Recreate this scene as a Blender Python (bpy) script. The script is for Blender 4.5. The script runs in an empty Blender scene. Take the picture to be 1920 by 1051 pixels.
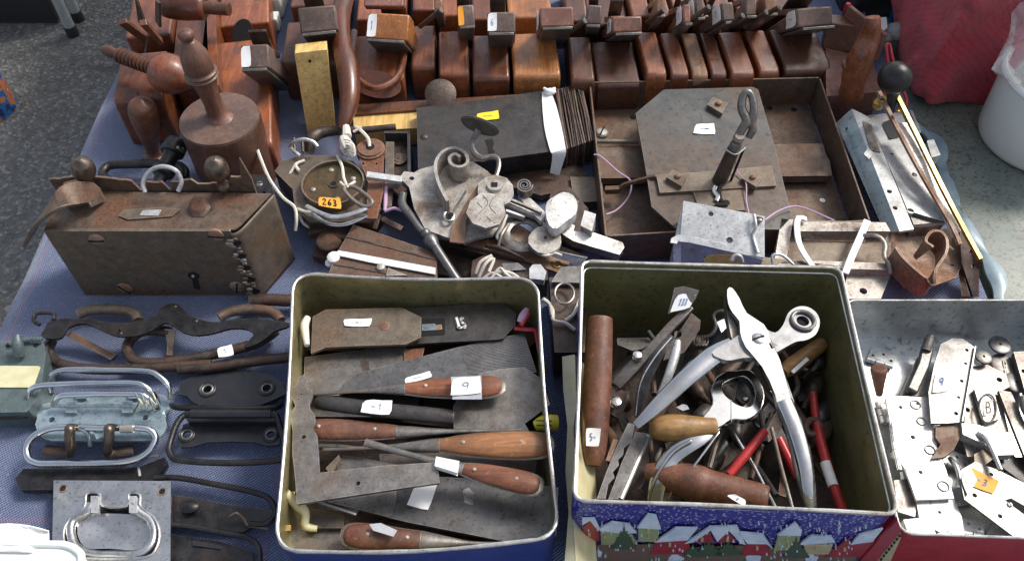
import bpy, bmesh, math, random
from mathutils import Vector, Matrix, noise, geometry
random.seed(7)
S = bpy.context.scene
COL = S.collection
# ------------------------------------------------------------------ camera
PITCH = math.radians(52); FPX = 1600.0; CAMZ = 0.72
CAM = Vector((0, 0, CAMZ))
cd = bpy.data.cameras.new("camera"); cam = bpy.data.objects.new("camera", cd); COL.objects.link(cam)
cam.location = CAM; cam.rotation_euler = (math.pi/2 - PITCH, 0, 0)
cd.sensor_width = 36; cd.lens = 36*FPX/1920; cd.clip_start = 0.02; cd.clip_end = 100
S.camera = cam
# ------------------------------------------------------------------ light
SUN_EL = math.radians(50); SUN_AZ = math.radians(58)      # azimuth from +Y (away from the camera) towards +X
w = bpy.data.worlds.new("World"); S.world = w; w.use_nodes = True
nt = w.node_tree; bgn = nt.nodes["Background"]
sky = nt.nodes.new("ShaderNodeTexSky"); sky.sky_type = 'NISHITA'; sky.sun_disc = False
sky.sun_elevation = SUN_EL; sky.sun_rotation = SUN_AZ; sky.dust_density = 3.0; sky.ozone_density = 1.0
hs = nt.nodes.new("ShaderNodeHueSaturation"); hs.inputs["Saturation"].default_value = 0.55; nt.links.new(sky.outputs[0], hs.inputs["Color"])
nt.links.new(hs.outputs[0], bgn.inputs[0]); bgn.inputs[1].default_value = 0.15
sd = bpy.data.lights.new("sun", 'SUN'); sd.energy = 2.1; sd.angle = math.radians(14.0); sd.color = (1, 0.955, 0.88)
so = bpy.data.objects.new("sun", sd); COL.objects.link(so)
dv = Vector((math.sin(SUN_AZ)*math.cos(SUN_EL), math.cos(SUN_AZ)*math.cos(SUN_EL), math.sin(SUN_EL)))
so.rotation_euler = dv.to_track_quat('Z', 'Y').to_euler(); so.location = dv*5
S.view_settings.view_transform = 'Standard'; S.view_settings.look = 'None'
S.view_settings.exposure = 0.58; S.view_settings.gamma = 1.0
# ------------------------------------------------------------------ measuring helpers (photo pixel on a real plane -> world point)
FW = Vector((0, math.cos(PITCH), -math.sin(PITCH))); UP = Vector((0, math.sin(PITCH), math.cos(PITCH))); RT = Vector((1, 0, 0))
def ray(px, py): return (FW*FPX + RT*(px-960) + UP*(525.5-py))
def P(px, py, z=0.0):
    d = ray(px, py); return CAM + d*((z-CAMZ)/d.z)
def PV(px, py, q, n):
    d = ray(px, py); return CAM + d*((q-CAM).dot(n)/d.dot(n))
def mpp(v): return (v-CAM).dot(FW)/FPX            # metres per pixel at a point
def Zup(b, ty):                                    # height of a vertical standing on b whose top is at image row ty
    lo, hi = b.z, 0.6
    for _ in range(40):
        m = (lo+hi)/2; v = Vector((b.x, b.y, m))-CAM
        y = 525.5 - v.dot(UP)/v.dot(FW)*FPX
        if y > ty: lo = m
        else: hi = m
    return m
def V(v, z=None):
    if isinstance(v, Vector): return v.copy()
    if len(v) == 3: return P(*v)
    return P(v[0], v[1], z or 0.0)
# ------------------------------------------------------------------ materials
MATS = {}
def newmat(name):
    m = bpy.data.materials.new(name); m.use_nodes = True; MATS[name] = m
    n = m.node_tree.nodes; return m, m.node_tree, n["Principled BSDF"]
def coord(t, scale, seed=0.0, rot=None):
    n = t.nodes; l = t.links
    tc = n.new("ShaderNodeTexCoord"); oi = n.new("ShaderNodeObjectInfo")
    ad = n.new("ShaderNodeVectorMath"); ad.operation = 'ADD'
    sc = n.new("ShaderNodeVectorMath"); sc.operation = 'SCALE'
    cx = n.new("ShaderNodeCombineXYZ")
    l.new(oi.outputs["Random"], cx.inputs[0]); l.new(oi.outputs["Random"], cx.inputs[2]); cx.inputs[1].default_value = seed
    l.new(cx.outputs[0], sc.inputs[0]); sc.inputs[3].default_value = 7.0
    l.new(tc.outputs["Object"], ad.inputs[0]); l.new(sc.outputs[0], ad.inputs[1])
    mp = n.new("ShaderNodeMapping"); mp.inputs["Scale"].default_value = scale if not isinstance(scale, (int, float)) else (scale,)*3
    if rot: mp.inputs["Rotation"].default_value = rot
    l.new(ad.outputs[0], mp.inputs[0]); return mp.outputs[0]
def ns(t, co, scale, detail=6, rough=0.6, dist=0.0):
    x = t.nodes.new("ShaderNodeTexNoise"); x.inputs["Scale"].default_value = scale; x.inputs["Detail"].default_value = detail
    x.inputs["Roughness"].default_value = rough; x.inputs["Distortion"].default_value = dist
    t.links.new(co, x.inputs["Vector"]); return x.outputs["Fac"]
def ramp(t, f, stops, const=False):
    x = t.nodes.new("ShaderNodeValToRGB"); cr = x.color_ramp
    if const: cr.interpolation = 'CONSTANT'
    while len(cr.elements) < len(stops): cr.elements.new(0.5)
    for e, (p, c) in zip(cr.elements, stops):
        e.position = p; e.color = (c, c, c, 1) if isinstance(c, (int, float)) else (*c, 1)
    t.links.new(f, x.inputs[0]); return x.outputs[0]
def mix(t, f, a, b, blend='MIX'):
    x = t.nodes.new("ShaderNodeMix"); x.data_type = 'RGBA'; x.blend_type = blend
    for s, v in ((x.inputs[0], f), (x.inputs[6], a), (x.inputs[7], b)):
        if isinstance(v, (int, float)): s.default_value = v
        elif isinstance(v, tuple): s.default_value = (*v, 1)
        else: t.links.new(v, s)
    return x.outputs[2]
def bump(t, h, b, strength=0.3, dist=0.001):
    x = t.nodes.new("ShaderNodeBump"); x.inputs["Strength"].default_value = strength; x.inputs["Distance"].default_value = dist
    t.links.new(h, x.inputs["Height"]); t.links.new(x.outputs[0], b.inputs["Normal"])
def edges(t, r=0.0011, lo=0.80, hi=0.97):
    bv = t.nodes.new("ShaderNodeBevel"); bv.samples = 3; bv.inputs["Radius"].default_value = r
    g = t.nodes.new("ShaderNodeNewGeometry"); d = t.nodes.new("ShaderNodeVectorMath"); d.operation = 'DOT_PRODUCT'
    t.links.new(bv.outputs[0], d.inputs[0]); t.links.new(g.outputs["Normal"], d.inputs[1])
    return ramp(t, d.outputs["Value"], [(lo, 1.0), (hi, 0.0)])
def metal(name, base, worn, rust, amt=0.5, metallic=0.7, rough=(0.3, 0.6), scale=60, bs=0.35, speck=None, pits=True):
    """worn metal: base colour, lighter rubbed patches, rust blotches (amt 0..1), pits"""
    m, t, b = newmat(name); co = coord(t, 1.0)
    big = ns(t, co, scale*0.35, 8, 0.65, 0.3); fine = ns(t, co, scale*5, 5, 0.7); mid = ns(t, co, scale*1.4, 8, 0.7)
    c = mix(t, ramp(t, mid, [(0.38, 0.0), (0.66, 1.0)]), base, worn)
    rf = ramp(t, big, [(max(0.0, 0.62-amt*0.45), 0.0), (min(1.0, 0.78-amt*0.35), 1.0)])
    rc = mix(t, ramp(t, fine, [(0.35, 0.0), (0.65, 1.0)]), tuple(v*0.5 for v in rust), rust)
    c = mix(t, rf, c, rc)
    if speck:
        sp = ramp(t, ns(t, co, scale*6, 3, 0.6), [(0.62, 0.0), (0.68, 1.0)]); c = mix(t, sp, c, speck)
    pit = ramp(t, ns(t, co, scale*9, 2, 0.5), [(0.30, 0.45), (0.42, 1.0)])
    if pits: c = mix(t, 0.8, c, pit, 'MULTIPLY')
    if pits:
        ed = edges(t); em = t.nodes.new("ShaderNodeMath"); em.operation = 'MULTIPLY'; t.links.new(ed, em.inputs[0]); t.links.new(ramp(t, mid, [(0.35, 0.25), (0.6, 0.9)]), em.inputs[1])
        c = mix(t, em.outputs[0], c, tuple(min(0.8, v*1.9+0.05) for v in worn))
    t.links.new(c, b.inputs["Base Color"])
    rr = t.nodes.new("ShaderNodeMapRange"); rr.inputs["To Min"].default_value = rough[0]; rr.inputs["To Max"].default_value = rough[1]
    rmix = t.nodes.new("ShaderNodeMath"); rmix.operation = 'MAXIMUM'
    t.links.new(rf, rmix.inputs[0]); t.links.new(mid, rmix.inputs[1]); t.links.new(rmix.outputs[0], rr.inputs[0])
    t.links.new(rr.outputs[0], b.inputs["Roughness"])
    mm = t.nodes.new("ShaderNodeMapRange"); mm.inputs["To Min"].default_value = metallic; mm.inputs["To Max"].default_value = metallic*0.15
    t.links.new(rf, mm.inputs[0]); t.links.new(mm.outputs[0], b.inputs["Metallic"])
    h = t.nodes.new("ShaderNodeMath"); h.operation = 'ADD'; t.links.new(mid, h.inputs[0]); t.links.new(fine, h.inputs[1])
    bump(t, h.outputs[0], b, bs, 0.0012); return m
def wood(name, dark, light, rough=0.35, axis='Y', grain=1.0, bs=0.15, coat=0.12, grime=0.6):
    m, t, b = newmat(name)
    st = {'X': (0.07, 1, 1), 'Y': (1, 0.07, 1), 'Z': (1, 1, 0.07)}[axis]
    co = coord(t, st); co2 = coord(t, 1.0, 3.0)
    g = ns(t, co, 420*grain, 6, 0.65, 0.6); g2 = ns(t, co, 90*grain, 4, 0.6, 1.0); blot = ns(t, co2, 22, 6, 0.65)
    c = mix(t, ramp(t, g2, [(0.3, 0.0), (0.7, 1.0)]), dark, light)
    c = mix(t, ramp(t, g, [(0.36, 0.55), (0.6, 0.0)]), c, tuple(v*0.42 for v in dark))
    oi = t.nodes.new("ShaderNodeObjectInfo"); c = mix(t, 1.0, c, ramp(t, oi.outputs["Random"], [(0.0, (0.68, 0.62, 0.58)), (0.5, (0.95, 0.95, 0.95)), (1.0, (1.18, 1.12, 1.05))]), 'MULTIPLY')
    c = mix(t, ramp(t, blot, [(0.35, min(0.65, grime+0.05)), (0.62, 0.0)]), c, tuple(v*0.35 for v in dark))
    wear = ramp(t, ns(t, co2, 240, 5, 0.75), [(0.60, 0.0), (0.70, 0.5)])
    c = mix(t, wear, c, tuple(min(1, v*1.7+0.05) for v in light))
    ed = edges(t, 0.0016); em = t.nodes.new("ShaderNodeMath"); em.operation = 'MULTIPLY'; t.links.new(ed, em.inputs[0]); t.links.new(ramp(t, blot, [(0.4, 0.0), (0.65, 0.6)]), em.inputs[1])
    c = mix(t, em.outputs[0], c, tuple(min(1, v*1.5+0.04) for v in light))
    gr = ramp(t, ns(t, co2, 34, 5, 0.7), [(0.54, 0.0), (0.68, grime)]); c = mix(t, gr, c, (0.055, 0.036, 0.026))
    t.links.new(c, b.inputs["Base Color"])
    t.links.new(ramp(t, ns(t, co2, 60, 6, 0.7), [(0.32, min(0.9, rough*1.9)), (0.66, rough*0.75)]), b.inputs["Roughness"])
    b.inputs["Coat Weight"].default_value = coat; b.inputs["Coat Roughness"].default_value = 0.22
    bump(t, g, b, bs, 0.0008); return m
def plain(name, c, rough=0.6, metallic=0.0, c2=None, scale=80, bs=0.1, trans=0.0):
    m, t, b = newmat(name); co = coord(t, 1.0)
    f = ns(t, co, scale, 6, 0.6)
    t.links.new(mix(t, ramp(t, f, [(0.35, 0.0), (0.65, 1.0)]), c, c2 or tuple(v*0.8 for v in c)), b.inputs["Base Color"])
    b.inputs["Roughness"].default_value = rough; b.inputs["Metallic"].default_value = metallic
    if trans: b.inputs["Transmission Weight"].default_value = trans
    bump(t, f, b, bs, 0.0006); return m
metal('rust_brown', (0.095, 0.068, 0.05), (0.19, 0.145, 0.11), (0.15, 0.065, 0.032), 0.45, 0.5, (0.36, 0.7), 55)
metal('rust_plate', (0.125, 0.10, 0.074), (0.20, 0.165, 0.125), (0.15, 0.09, 0.05), 0.4, 0.5, (0.34, 0.6), 60, 0.25)
metal('rust_dark', (0.042, 0.034, 0.028), (0.11, 0.083, 0.066), (0.10, 0.048, 0.03), 0.4, 0.6, (0.3, 0.6), 60)
metal('rust_red', (0.13, 0.075, 0.05), (0.24, 0.165, 0.12), (0.20, 0.075, 0.035), 0.7, 0.35, (0.5, 0.8), 60)
metal('rust_pale', (0.30, 0.27, 0.235), (0.50, 0.47, 0.42), (0.20, 0.135, 0.09), 0.3, 0.5, (0.34, 0.65), 70, 0.4, speck=(0.10, 0.065, 0.045))
metal('rust_orange', (0.25, 0.175, 0.125), (0.38, 0.30, 0.225), (0.26, 0.12, 0.06), 0.55, 0.35, (0.4, 0.75), 60, 0.4, speck=(0.08, 0.045, 0.03))
metal('iron_black', (0.012, 0.0115, 0.012), (0.038, 0.036, 0.037), (0.04, 0.024, 0.017), 0.25, 0.4, (0.26, 0.45), 60, 0.3)
metal('iron_sheet', (0.04, 0.037, 0.035), (0.075, 0.07, 0.066), (0.06, 0.044, 0.034), 0.3, 0.5, (0.3, 0.5), 45, 0.15)
metal('steel_blue', (0.07, 0.073, 0.073), (0.12, 0.118, 0.11), (0.115, 0.075, 0.05), 0.5, 0.55, (0.36, 0.55), 20, 0.12)
metal('steel_dull', (0.145, 0.132, 0.12), (0.25, 0.235, 0.215), (0.15, 0.10, 0.07), 0.3, 0.7, (0.28, 0.5), 55, 0.2)
metal('steel_grey', (0.105, 0.102, 0.10), (0.175, 0.17, 0.165), (0.12, 0.095, 0.076), 0.2, 0.7, (0.28, 0.45), 40, 0.15)
metal('iron_ball', (0.10, 0.078, 0.058), (0.19, 0.155, 0.125), (0.09, 0.055, 0.035), 0.3, 0.85, (0.22, 0.4), 60, 0.15)
metal('steel_bright', (0.46, 0.45, 0.43), (0.62, 0.61, 0.59), (0.30, 0.25, 0.2), 0.1, 0.95, (0.15, 0.32), 40, 0.08)
metal('galvanised', (0.36, 0.37, 0.37), (0.54, 0.545, 0.535), (0.30, 0.275, 0.24), 0.15, 0.5, (0.3, 0.5), 45, 0.15)
metal('zinc_bright', (0.56, 0.575, 0.585), (0.70, 0.715, 0.72), (0.4, 0.42, 0.42), 0.05, 1.0, (0.07, 0.16), 20, 0.02, pits=False)
metal('zinc_side', (0.25, 0.31, 0.32), (0.36, 0.43, 0.44), (0.2, 0.22, 0.21), 0.2, 0.2, (0.35, 0.5), 30, 0.15)
metal('white_and_sunlit_metal', (0.60, 0.58, 0.545), (0.76, 0.75, 0.72), (0.36, 0.30, 0.24), 0.3, 0.45, (0.3, 0.55), 70, 0.35, speck=(0.2, 0.15, 0.11))  # near-white colour carries the blown sun glare; on the pale strip plain white
metal('zinc_blue', (0.21, 0.275, 0.31), (0.34, 0.42, 0.46), (0.14, 0.17, 0.18), 0.25, 0.45, (0.22, 0.4), 35, 0.08)
metal('black_paint', (0.014, 0.015, 0.018), (0.024, 0.025, 0.029), (0.02, 0.02, 0.022), 0.1, 0.1, (0.25, 0.4), 70, 0.06)
metal('green_paint', (0.075, 0.10, 0.102), (0.115, 0.148, 0.148), (0.05, 0.058, 0.056), 0.2, 0.15, (0.33, 0.5), 60, 0.12)
metal('old_brass', (0.075, 0.058, 0.03), (0.17, 0.13, 0.065), (0.13, 0.06, 0.02), 0.45, 0.8, (0.2, 0.4), 50, 0.2)
metal('brass', (0.36, 0.23, 0.07), (0.50, 0.34, 0.12), (0.16, 0.09, 0.03), 0.15, 0.9, (0.25, 0.4), 60, 0.1)
metal('tin_gold', (0.34, 0.30, 0.14), (0.46, 0.42, 0.22), (0.20, 0.15, 0.07), 0.25, 0.7, (0.26, 0.42), 22, 0.1)
metal('tin_olive', (0.20, 0.19, 0.08), (0.28, 0.265, 0.12), (0.12, 0.10, 0.045), 0.35, 0.45, (0.28, 0.45), 26, 0.12)
metal('tin_silver', (0.50, 0.52, 0.51), (0.70, 0.71, 0.69), (0.36, 0.34, 0.30), 0.15, 0.8, (0.22, 0.42), 22, 0.15)
metal('rim_metal', (0.42, 0.40, 0.36), (0.68, 0.66, 0.6), (0.25, 0.17, 0.1), 0.2, 0.85, (0.25, 0.45), 50, 0.1)
metal('chrome', (0.40, 0.40, 0.395), (0.52, 0.52, 0.51), (0.22, 0.20, 0.175), 0.18, 1.0, (0.07, 0.2), 26, 0.03, pits=False)
metal('red_paint', (0.36, 0.018, 0.02), (0.5, 0.04, 0.035), (0.2, 0.03, 0.02), 0.15, 0.1, (0.28, 0.4), 60, 0.1)
metal('blue_enamel', (0.015, 0.03, 0.17), (0.025, 0.05, 0.26), (0.05, 0.04, 0.04), 0.12, 0.2, (0.25, 0.4), 50, 0.08)
wood('wood_mid', (0.20, 0.056, 0.02), (0.40, 0.13, 0.045), 0.33, coat=0.25)
wood('wood_dark', (0.10, 0.036, 0.019), (0.20, 0.078, 0.038), 0.36)
wood('wood_deep', (0.13, 0.036, 0.015), (0.25, 0.078, 0.03), 0.30, coat=0.25)
wood('wood_orange', (0.36, 0.12, 0.03), (0.56, 0.23, 0.07), 0.28, coat=0.25)
wood('wood_tan', (0.24, 0.115, 0.06), (0.38, 0.21, 0.12), 0.42)
wood('wood_grey', (0.13, 0.085, 0.07), (0.22, 0.15, 0.125), 0.5, coat=0.0)
wood('wood_red', (0.24, 0.10, 0.07), (0.36, 0.17, 0.12), 0.45, coat=0.05)
wood('wood_yellow', (0.62, 0.40, 0.13), (0.76, 0.53, 0.20), 0.42, grain=0.5, coat=0.05, grime=0.15)
wood('handle_x', (0.19, 0.06, 0.028), (0.36, 0.14, 0.065), 0.42, 'X', coat=0.05)
wood('handle_orange', (0.34, 0.14, 0.055), (0.50, 0.23, 0.09), 0.36, 'X')
wood('handle_brown', (0.14, 0.05, 0.027), (0.27, 0.115, 0.062), 0.4, 'Z', coat=0.05)
wood('handle_ochre', (0.30, 0.16, 0.05), (0.42, 0.24, 0.08), 0.4, 'X')
wood('mallet_wood', (0.11, 0.048, 0.03), (0.21, 0.095, 0.06), 0.36, 'Z')
wood('mallet_end', (0.14, 0.08, 0.058), (0.2, 0.12, 0.09), 0.42, 'Z', coat=0.05)
plain('paper', (0.82, 0.82, 0.80), 0.7, c2=(0.74, 0.74, 0.72), scale=60)
plain('paper_orange', (0.85, 0.36, 0.03), 0.6, c2=(0.78, 0.30, 0.02))
plain('paper_yellow', (0.85, 0.68, 0.02), 0.6)
plain('tape_clear', (0.33, 0.34, 0.36), 0.25, c2=(0.42, 0.43, 0.45))
plain('band_white', (0.80, 0.79, 0.76), 0.6, c2=(0.70, 0.69, 0.65), scale=150, bs=0.3)
plain('band_yellow', (0.60, 0.57, 0.36), 0.45, c2=(0.52, 0.48, 0.28), scale=90)
plain('string_white', (0.74, 0.70, 0.60), 0.85, c2=(0.55, 0.50, 0.42), scale=900, bs=0.6)
plain('string_pink', (0.55, 0.36, 0.50), 0.8, scale=900)
plain('ink', (0.24, 0.28, 0.48), 0.6)
plain('ink_black', (0.015, 0.015, 0.015), 0.6)
plain('hole_dark', (0.006, 0.005, 0.005), 0.9)
plain('red_rubber', (0.42, 0.02, 0.04), 0.4)
plain('rubber_black', (0.02, 0.02, 0.022), 0.45)
plain('white_plastic', (0.76, 0.79, 0.75), 0.35, c2=(0.68, 0.71, 0.66), scale=12)
plain('blue_plastic', (0.01, 0.09, 0.38), 0.4)
plain('yellow_plastic', (0.62, 0.55, 0.03), 0.4)
plain('grey_tube', (0.42, 0.46, 0.45), 0.4, 0.3)
plain('seed_tan', (0.55, 0.38, 0.16), 0.6)
plain('grey_stone', (0.22, 0.22, 0.21), 0.8, c2=(0.32, 0.32, 0.30), scale=90, bs=0.4)
# ------------------------------------------------------------------ mesh builders
class MB:
    def __init__(s): s.v = []; s.f = []; s.m = []; s.mats = []
    def mi(s, mat):
        if mat not in s.mats: s.mats.append(mat)
        return s.mats.index(mat)
    def add(s, vs, fs, mat):
        o = len(s.v); k = s.mi(mat); s.v += [Vector(x) for x in vs]
        for f in fs: s.f.append(tuple(i+o for i in f)); s.m.append(k)
ROOT = {}
def build(name, mb, parent=None, bevel=0.0, smooth=35, seg=2, sub=0):
    me = bpy.data.meshes.new(name)
    zs = mb.v
    if parent is None:
        lo = Vector((min(v.x for v in zs), min(v.y for v in zs), min(v.z for v in zs))); hi = Vector((max(v.x for v in zs), max(v.y for v in zs), 0))
        org = Vector(((lo.x+hi.x)/2, (lo.y+hi.y)/2, lo.z))
    else: org = ROOT[parent.name]
    me.from_pydata([v-org for v in zs], [], mb.f); me.validate()
    for mt in mb.mats: me.materials.append(MATS[mt])
    if len(me.polygons) == len(mb.m): me.polygons.foreach_set('material_index', mb.m)
    bm = bmesh.new(); bm.from_mesh(me); bmesh.ops.recalc_face_normals(bm, faces=bm.faces); bm.to_mesh(me); bm.free()
    for p in me.polygons: p.use_smooth = True
    me.set_sharp_from_angle(angle=math.radians(smooth))
    o = bpy.data.objects.new(name, me); COL.objects.link(o)
    if parent is None: o.location = org
    else: o.parent = parent
    ROOT[o.name] = org
    if bevel:
        b = o.modifiers.new('bevel', 'BEVEL'); b.width = bevel; b.segments = seg; b.limit_method = 'ANGLE'; b.angle_limit = math.radians(35)
    if sub:
        x = o.modifiers.new('sub', 'SUBSURF'); x.levels = sub; x.render_levels = sub
    return o
def thing(name, label, cat, loc, group=None):
    o = bpy.data.objects.new(name, None); COL.objects.link(o); o.empty_display_size = 0.02
    o.location = V(loc); ROOT[o.name] = V(loc); o['label'] = label; o['category'] = cat
    if group: o['group'] = group
    return o
def tag(o, label, cat, group=None, kind=None):
    if label: o['label'] = label
    if cat: o['category'] = cat
    if group: o['group'] = group
    if kind: o['kind'] = kind
    return o
def newell(p):
    n = Vector()
    for i in range(len(p)):
        a = p[i]; b = p[(i+1) % len(p)]
        n += Vector(((a.y-b.y)*(a.z+b.z), (a.z-b.z)*(a.x+b.x), (a.x-b.x)*(a.y+b.y)))
    return n.normalized()
def circ(c, n, r, k=16, u=None):
    n = n.normalized(); u = (u or (Vector((1, 0, 0)) if abs(n.x) < 0.9 else Vector((0, 1, 0)))); u = (u-n*u.dot(n)).normalized(); v = n.cross(u)
    return [c+u*r*math.cos(2*math.pi*i/k)+v*r*math.sin(2*math.pi*i/k) for i in range(k)]
def smooth_poly(pts, k=4, closed=True):
    out = []; n = len(pts)
    for i in range(n if closed else n-1):
        if closed: a, b, c, d = pts[i-1], pts[i], pts[(i+1) % n], pts[(i+2) % n]
        else: a, b, c, d = pts[max(i-1, 0)], pts[i], pts[i+1], pts[min(i+2, n-1)]
        for j in range(k):
            t = j/k
            out.append(0.5*((2*b)+(c-a)*t+(2*a-5*b+4*c-d)*t*t+(3*b-a-3*c+d)*t**3))
    if not closed: out.append(pts[-1])
    return out
def fill(loops):
    b = bmesh.new(); es = []; i = 0
    for l in loops:
        vs = [b.verts.new(p) for p in l]
        es += [b.edges.new((vs[k], vs[(k+1) % len(vs)])) for k in range(len(vs))]
    b.verts.index_update(); n = newell(loops[0])
    bmesh.ops.triangle_fill(b, use_beauty=True, use_dissolve=False, edges=es, normal=n)
    area = sum(f.calc_area() for f in b.faces)
    def pa(l):
        a = Vector()
        for k in range(1, len(l)-1): a += (l[k]-l[0]).cross(l[k+1]-l[0])/2
        return a.length
    want = pa(loops[0])-sum(pa(l) for l in loops[1:])
    out = [tuple(v.index for v in f.verts) for f in b.faces]; b.free()
    if abs(area-want) > want*.02: print('FILL?', area, want)
    return out
def plate(mb, pts, z, th, mat, holes=(), smooth=0, down=None, mside=None):
    """slab whose top outline is given (photo pixels at height z, or points), th thick; holes = [(px,py,rpx)] cut right through"""
    top = [V(p, z) for p in pts]
    if smooth: top = smooth_poly(top, smooth)
    n = newell(top)
    if n.dot(CAM-top[0]) < 0: n = -n
    if down is not None: n = -Vector(down).normalized()
    loops = [top]; nn = newell(top); c0 = sum(top, Vector())/len(top)
    for h in holes:
        hc = PV(h[0], h[1], c0, nn); r = h[2]*mpp(hc); loops.append(circ(hc, nn, r, 14))
    if len(loops) == 1:
        N = len(top); vs = top+[p-n*th for p in top]
        fs = [tuple(range(N)), tuple(range(2*N-1, N-1, -1))]
        mb.add(vs, fs, mat)
        mb.add(vs, [(i, (i+1) % N, (i+1) % N+N, i+N) for i in range(N)], mside or mat)
    else:
        flat = [p for l in loops for p in l]; N = len(flat)
        tris = fill(loops)
        vs = flat+[p-n*th for p in flat]
        mb.add(vs, [tuple(t) for t in tris]+[tuple(i+N for i in reversed(t)) for t in tris], mat)
        o = 0; fs = []
        for l in loops:
            k = len(l); fs += [(o+i, o+(i+1) % k, o+(i+1) % k+N, o+i+N) for i in range(k)]; o += k
        mb.add(vs, fs, mside or mat)
    return top, n
def tube(mb, pts, r, mat, z=0.0, closed=False, k=10, smooth=4, flat=None, cap=True, metres=False, square=False, fdir=None):
    """rod through points; r in photo pixels (or metres), scalar or list; flat=(a,b) squashes the section (a sideways, b along fdir)"""
    P3 = [V(p, z) for p in pts]; n0 = len(P3)
    rr = list(r) if isinstance(r, (list, tuple)) else [r]*n0
    if not metres: rr = [a*mpp(p) for a, p in zip(rr, P3)]
    if smooth:
        P4 = smooth_poly(P3, smooth, closed)
        R4 = [x.x for x in smooth_poly([Vector((a, 0, 0)) for a in rr], smooth, closed)]
    else: P4, R4 = P3, rr
    N = len(P4); vs = []; fs = []
    prev = None
    for i in range(N):
        if closed: t = P4[(i+1) % N]-P4[i-1]
        else: t = P4[min(i+1, N-1)]-P4[max(i-1, 0)]
        if t.length < 1e-9: t = Vector((0, 0, 1))
        t.normalize()
        if fdir is not None: u = Vector(fdir)
        elif prev is None: u = Vector((0, 0, 1)) if abs(t.z) < 0.9 else Vector((0, 1, 0))
        else: u = prev
        u = u-t*u.dot(t)
        if u.length < 1e-6: u = t.orthogonal()
        u.normalize(); prev = u; v = t.cross(u)
        fa, fb = flat or (1, 1)
        for j in range(k):
            if square: a = [(1, 1), (-1, 1), (-1, -1), (1, -1)][j]; ca, sa = a
            else: ang = 2*math.pi*j/k; ca, sa = math.cos(ang), math.sin(ang)
            vs.append(P4[i]+u*ca*R4[i]*fb+v*sa*R4[i]*fa)
    for i in range(N if closed else N-1):
        for j in range(k):
            a = i*k+j; b = i*k+(j+1) % k; c = ((i+1) % N)*k+(j+1) % k; d = ((i+1) % N)*k+j
            fs.append((a, b, c, d))
    if cap and not closed:
        fs.append(tuple(range(k-1, -1, -1))); fs.append(tuple((N-1)*k+j for j in range(k)))
    mb.add(vs, fs, mat); return P4
def bar(mb, pts, wpx, th, mat, z=0.0, smooth=0, closed=False, fdir=(0, 0, 1)):
    """flat strap: width in pixels, thickness th metres along fdir"""
    P3 = [V(p, z) for p in pts]
    w = [wpx*mpp(p)/2 for p in P3] if not isinstance(wpx, (list, tuple)) else [a*mpp(p)/2 for a, p in zip(wpx, P3)]
    m0 = sum(w)/len(w)
    tube(mb, P3, w, mat, closed=closed, k=4, smooth=smooth, flat=(1, th/2/m0), metres=True, square=True, fdir=fdir)
def lathe(mb, A, B, prof, mat, k=20, flat=1.0, fdir=None, metres=False):
    """turned piece from A to B; prof = [(t 0..1, radius px)]"""
    A = V(A); B = V(B); ax = (B-A); L = ax.length; ax.normalize()
    s = 1.0 if metres else mpp((A+B)/2)
    u = Vector(fdir) if fdir else (Vector((0, 0, 1)) if abs(ax.z) < 0.9 else Vector((1, 0, 0)))
    u = (u-ax*u.dot(ax)).normalized(); v = ax.cross(u); vs = []; fs = []
    for (t, r) in prof:
        r = max(r*s, 1e-5)
        for j in range(k):
            a = 2*math.pi*j/k; vs.append(A+ax*L*t+u*math.cos(a)*r*flat+v*math.sin(a)*r)
    n = len(prof)
    for i in range(n-1):
        for j in range(k): fs.append((i*k+j, i*k+(j+1) % k, (i+1)*k+(j+1) % k, (i+1)*k+j))
    fs.append(tuple(range(k-1, -1, -1))); fs.append(tuple((n-1)*k+j for j in range(k)))
    mb.add(vs, fs, mat)
def sprof(pts, k=5):
    q = smooth_poly([Vector((a, b, 0)) for a, b in pts], k, False); return [(v.x, max(v.y, 0.01)) for v in q]
def ball(mb, c, r, mat, k=16, flat=(1, 1, 1), metres=False):
    c = V(c); r = r if metres else r*mpp(c); vs = []; fs = []; m = k//2
    for i in range(m+1):
        a = math.pi*i/m
        for j in range(k):
            b = 2*math.pi*j/k; vs.append(c+Vector((math.sin(a)*math.cos(b)*flat[0], math.sin(a)*math.sin(b)*flat[1], math.cos(a)*flat[2]))*r)
    for i in range(m):
        for j in range(k): fs.append((i*k+j, i*k+(j+1) % k, (i+1)*k+(j+1) % k, (i+1)*k+j))
    mb.add(vs, fs, mat)
def boxm(mb, A, ex, ey, ez, mat):
    """box from corner A along three edge vectors"""
    A = V(A); ex, ey, ez = Vector(ex), Vector(ey), Vector(ez)
    vs = [A+ex*a+ey*b+ez*c for c in (0, 1) for b in (0, 1) for a in (0, 1)]
    mb.add(vs, [(0, 1, 3, 2), (4, 6, 7, 5), (0, 4, 5, 1), (2, 3, 7, 6), (0, 2, 6, 4), (1, 5, 7, 3)], mat)
def screw(parent, px, py, z, r, mat, n=(0, 0, 1), nm='screw', slot=True, h=0.35):
    c = V((px, py, z)) if not isinstance(px, Vector) else px
    n = Vector(n).normalized(); R = r*mpp(c); mb = MB()
    lathe(mb, c-n*0.001, c+n*R*h, [(0, R), (0.55, R), (0.85, R*0.8), (1, R*0.35)], mat, 14, metres=True)
    if slot:
        u = n.orthogonal(); a = random.uniform(0, 3); u = Matrix.Rotation(a, 3, n) @ u; v = n.cross(u)
        boxm(mb, c+n*R*h*0.93-u*R*0.7-v*R*0.09, u*R*1.4, v*R*0.18, n*R*0.1, 'hole_dark')
    return build(nm, mb, parent)
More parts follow.
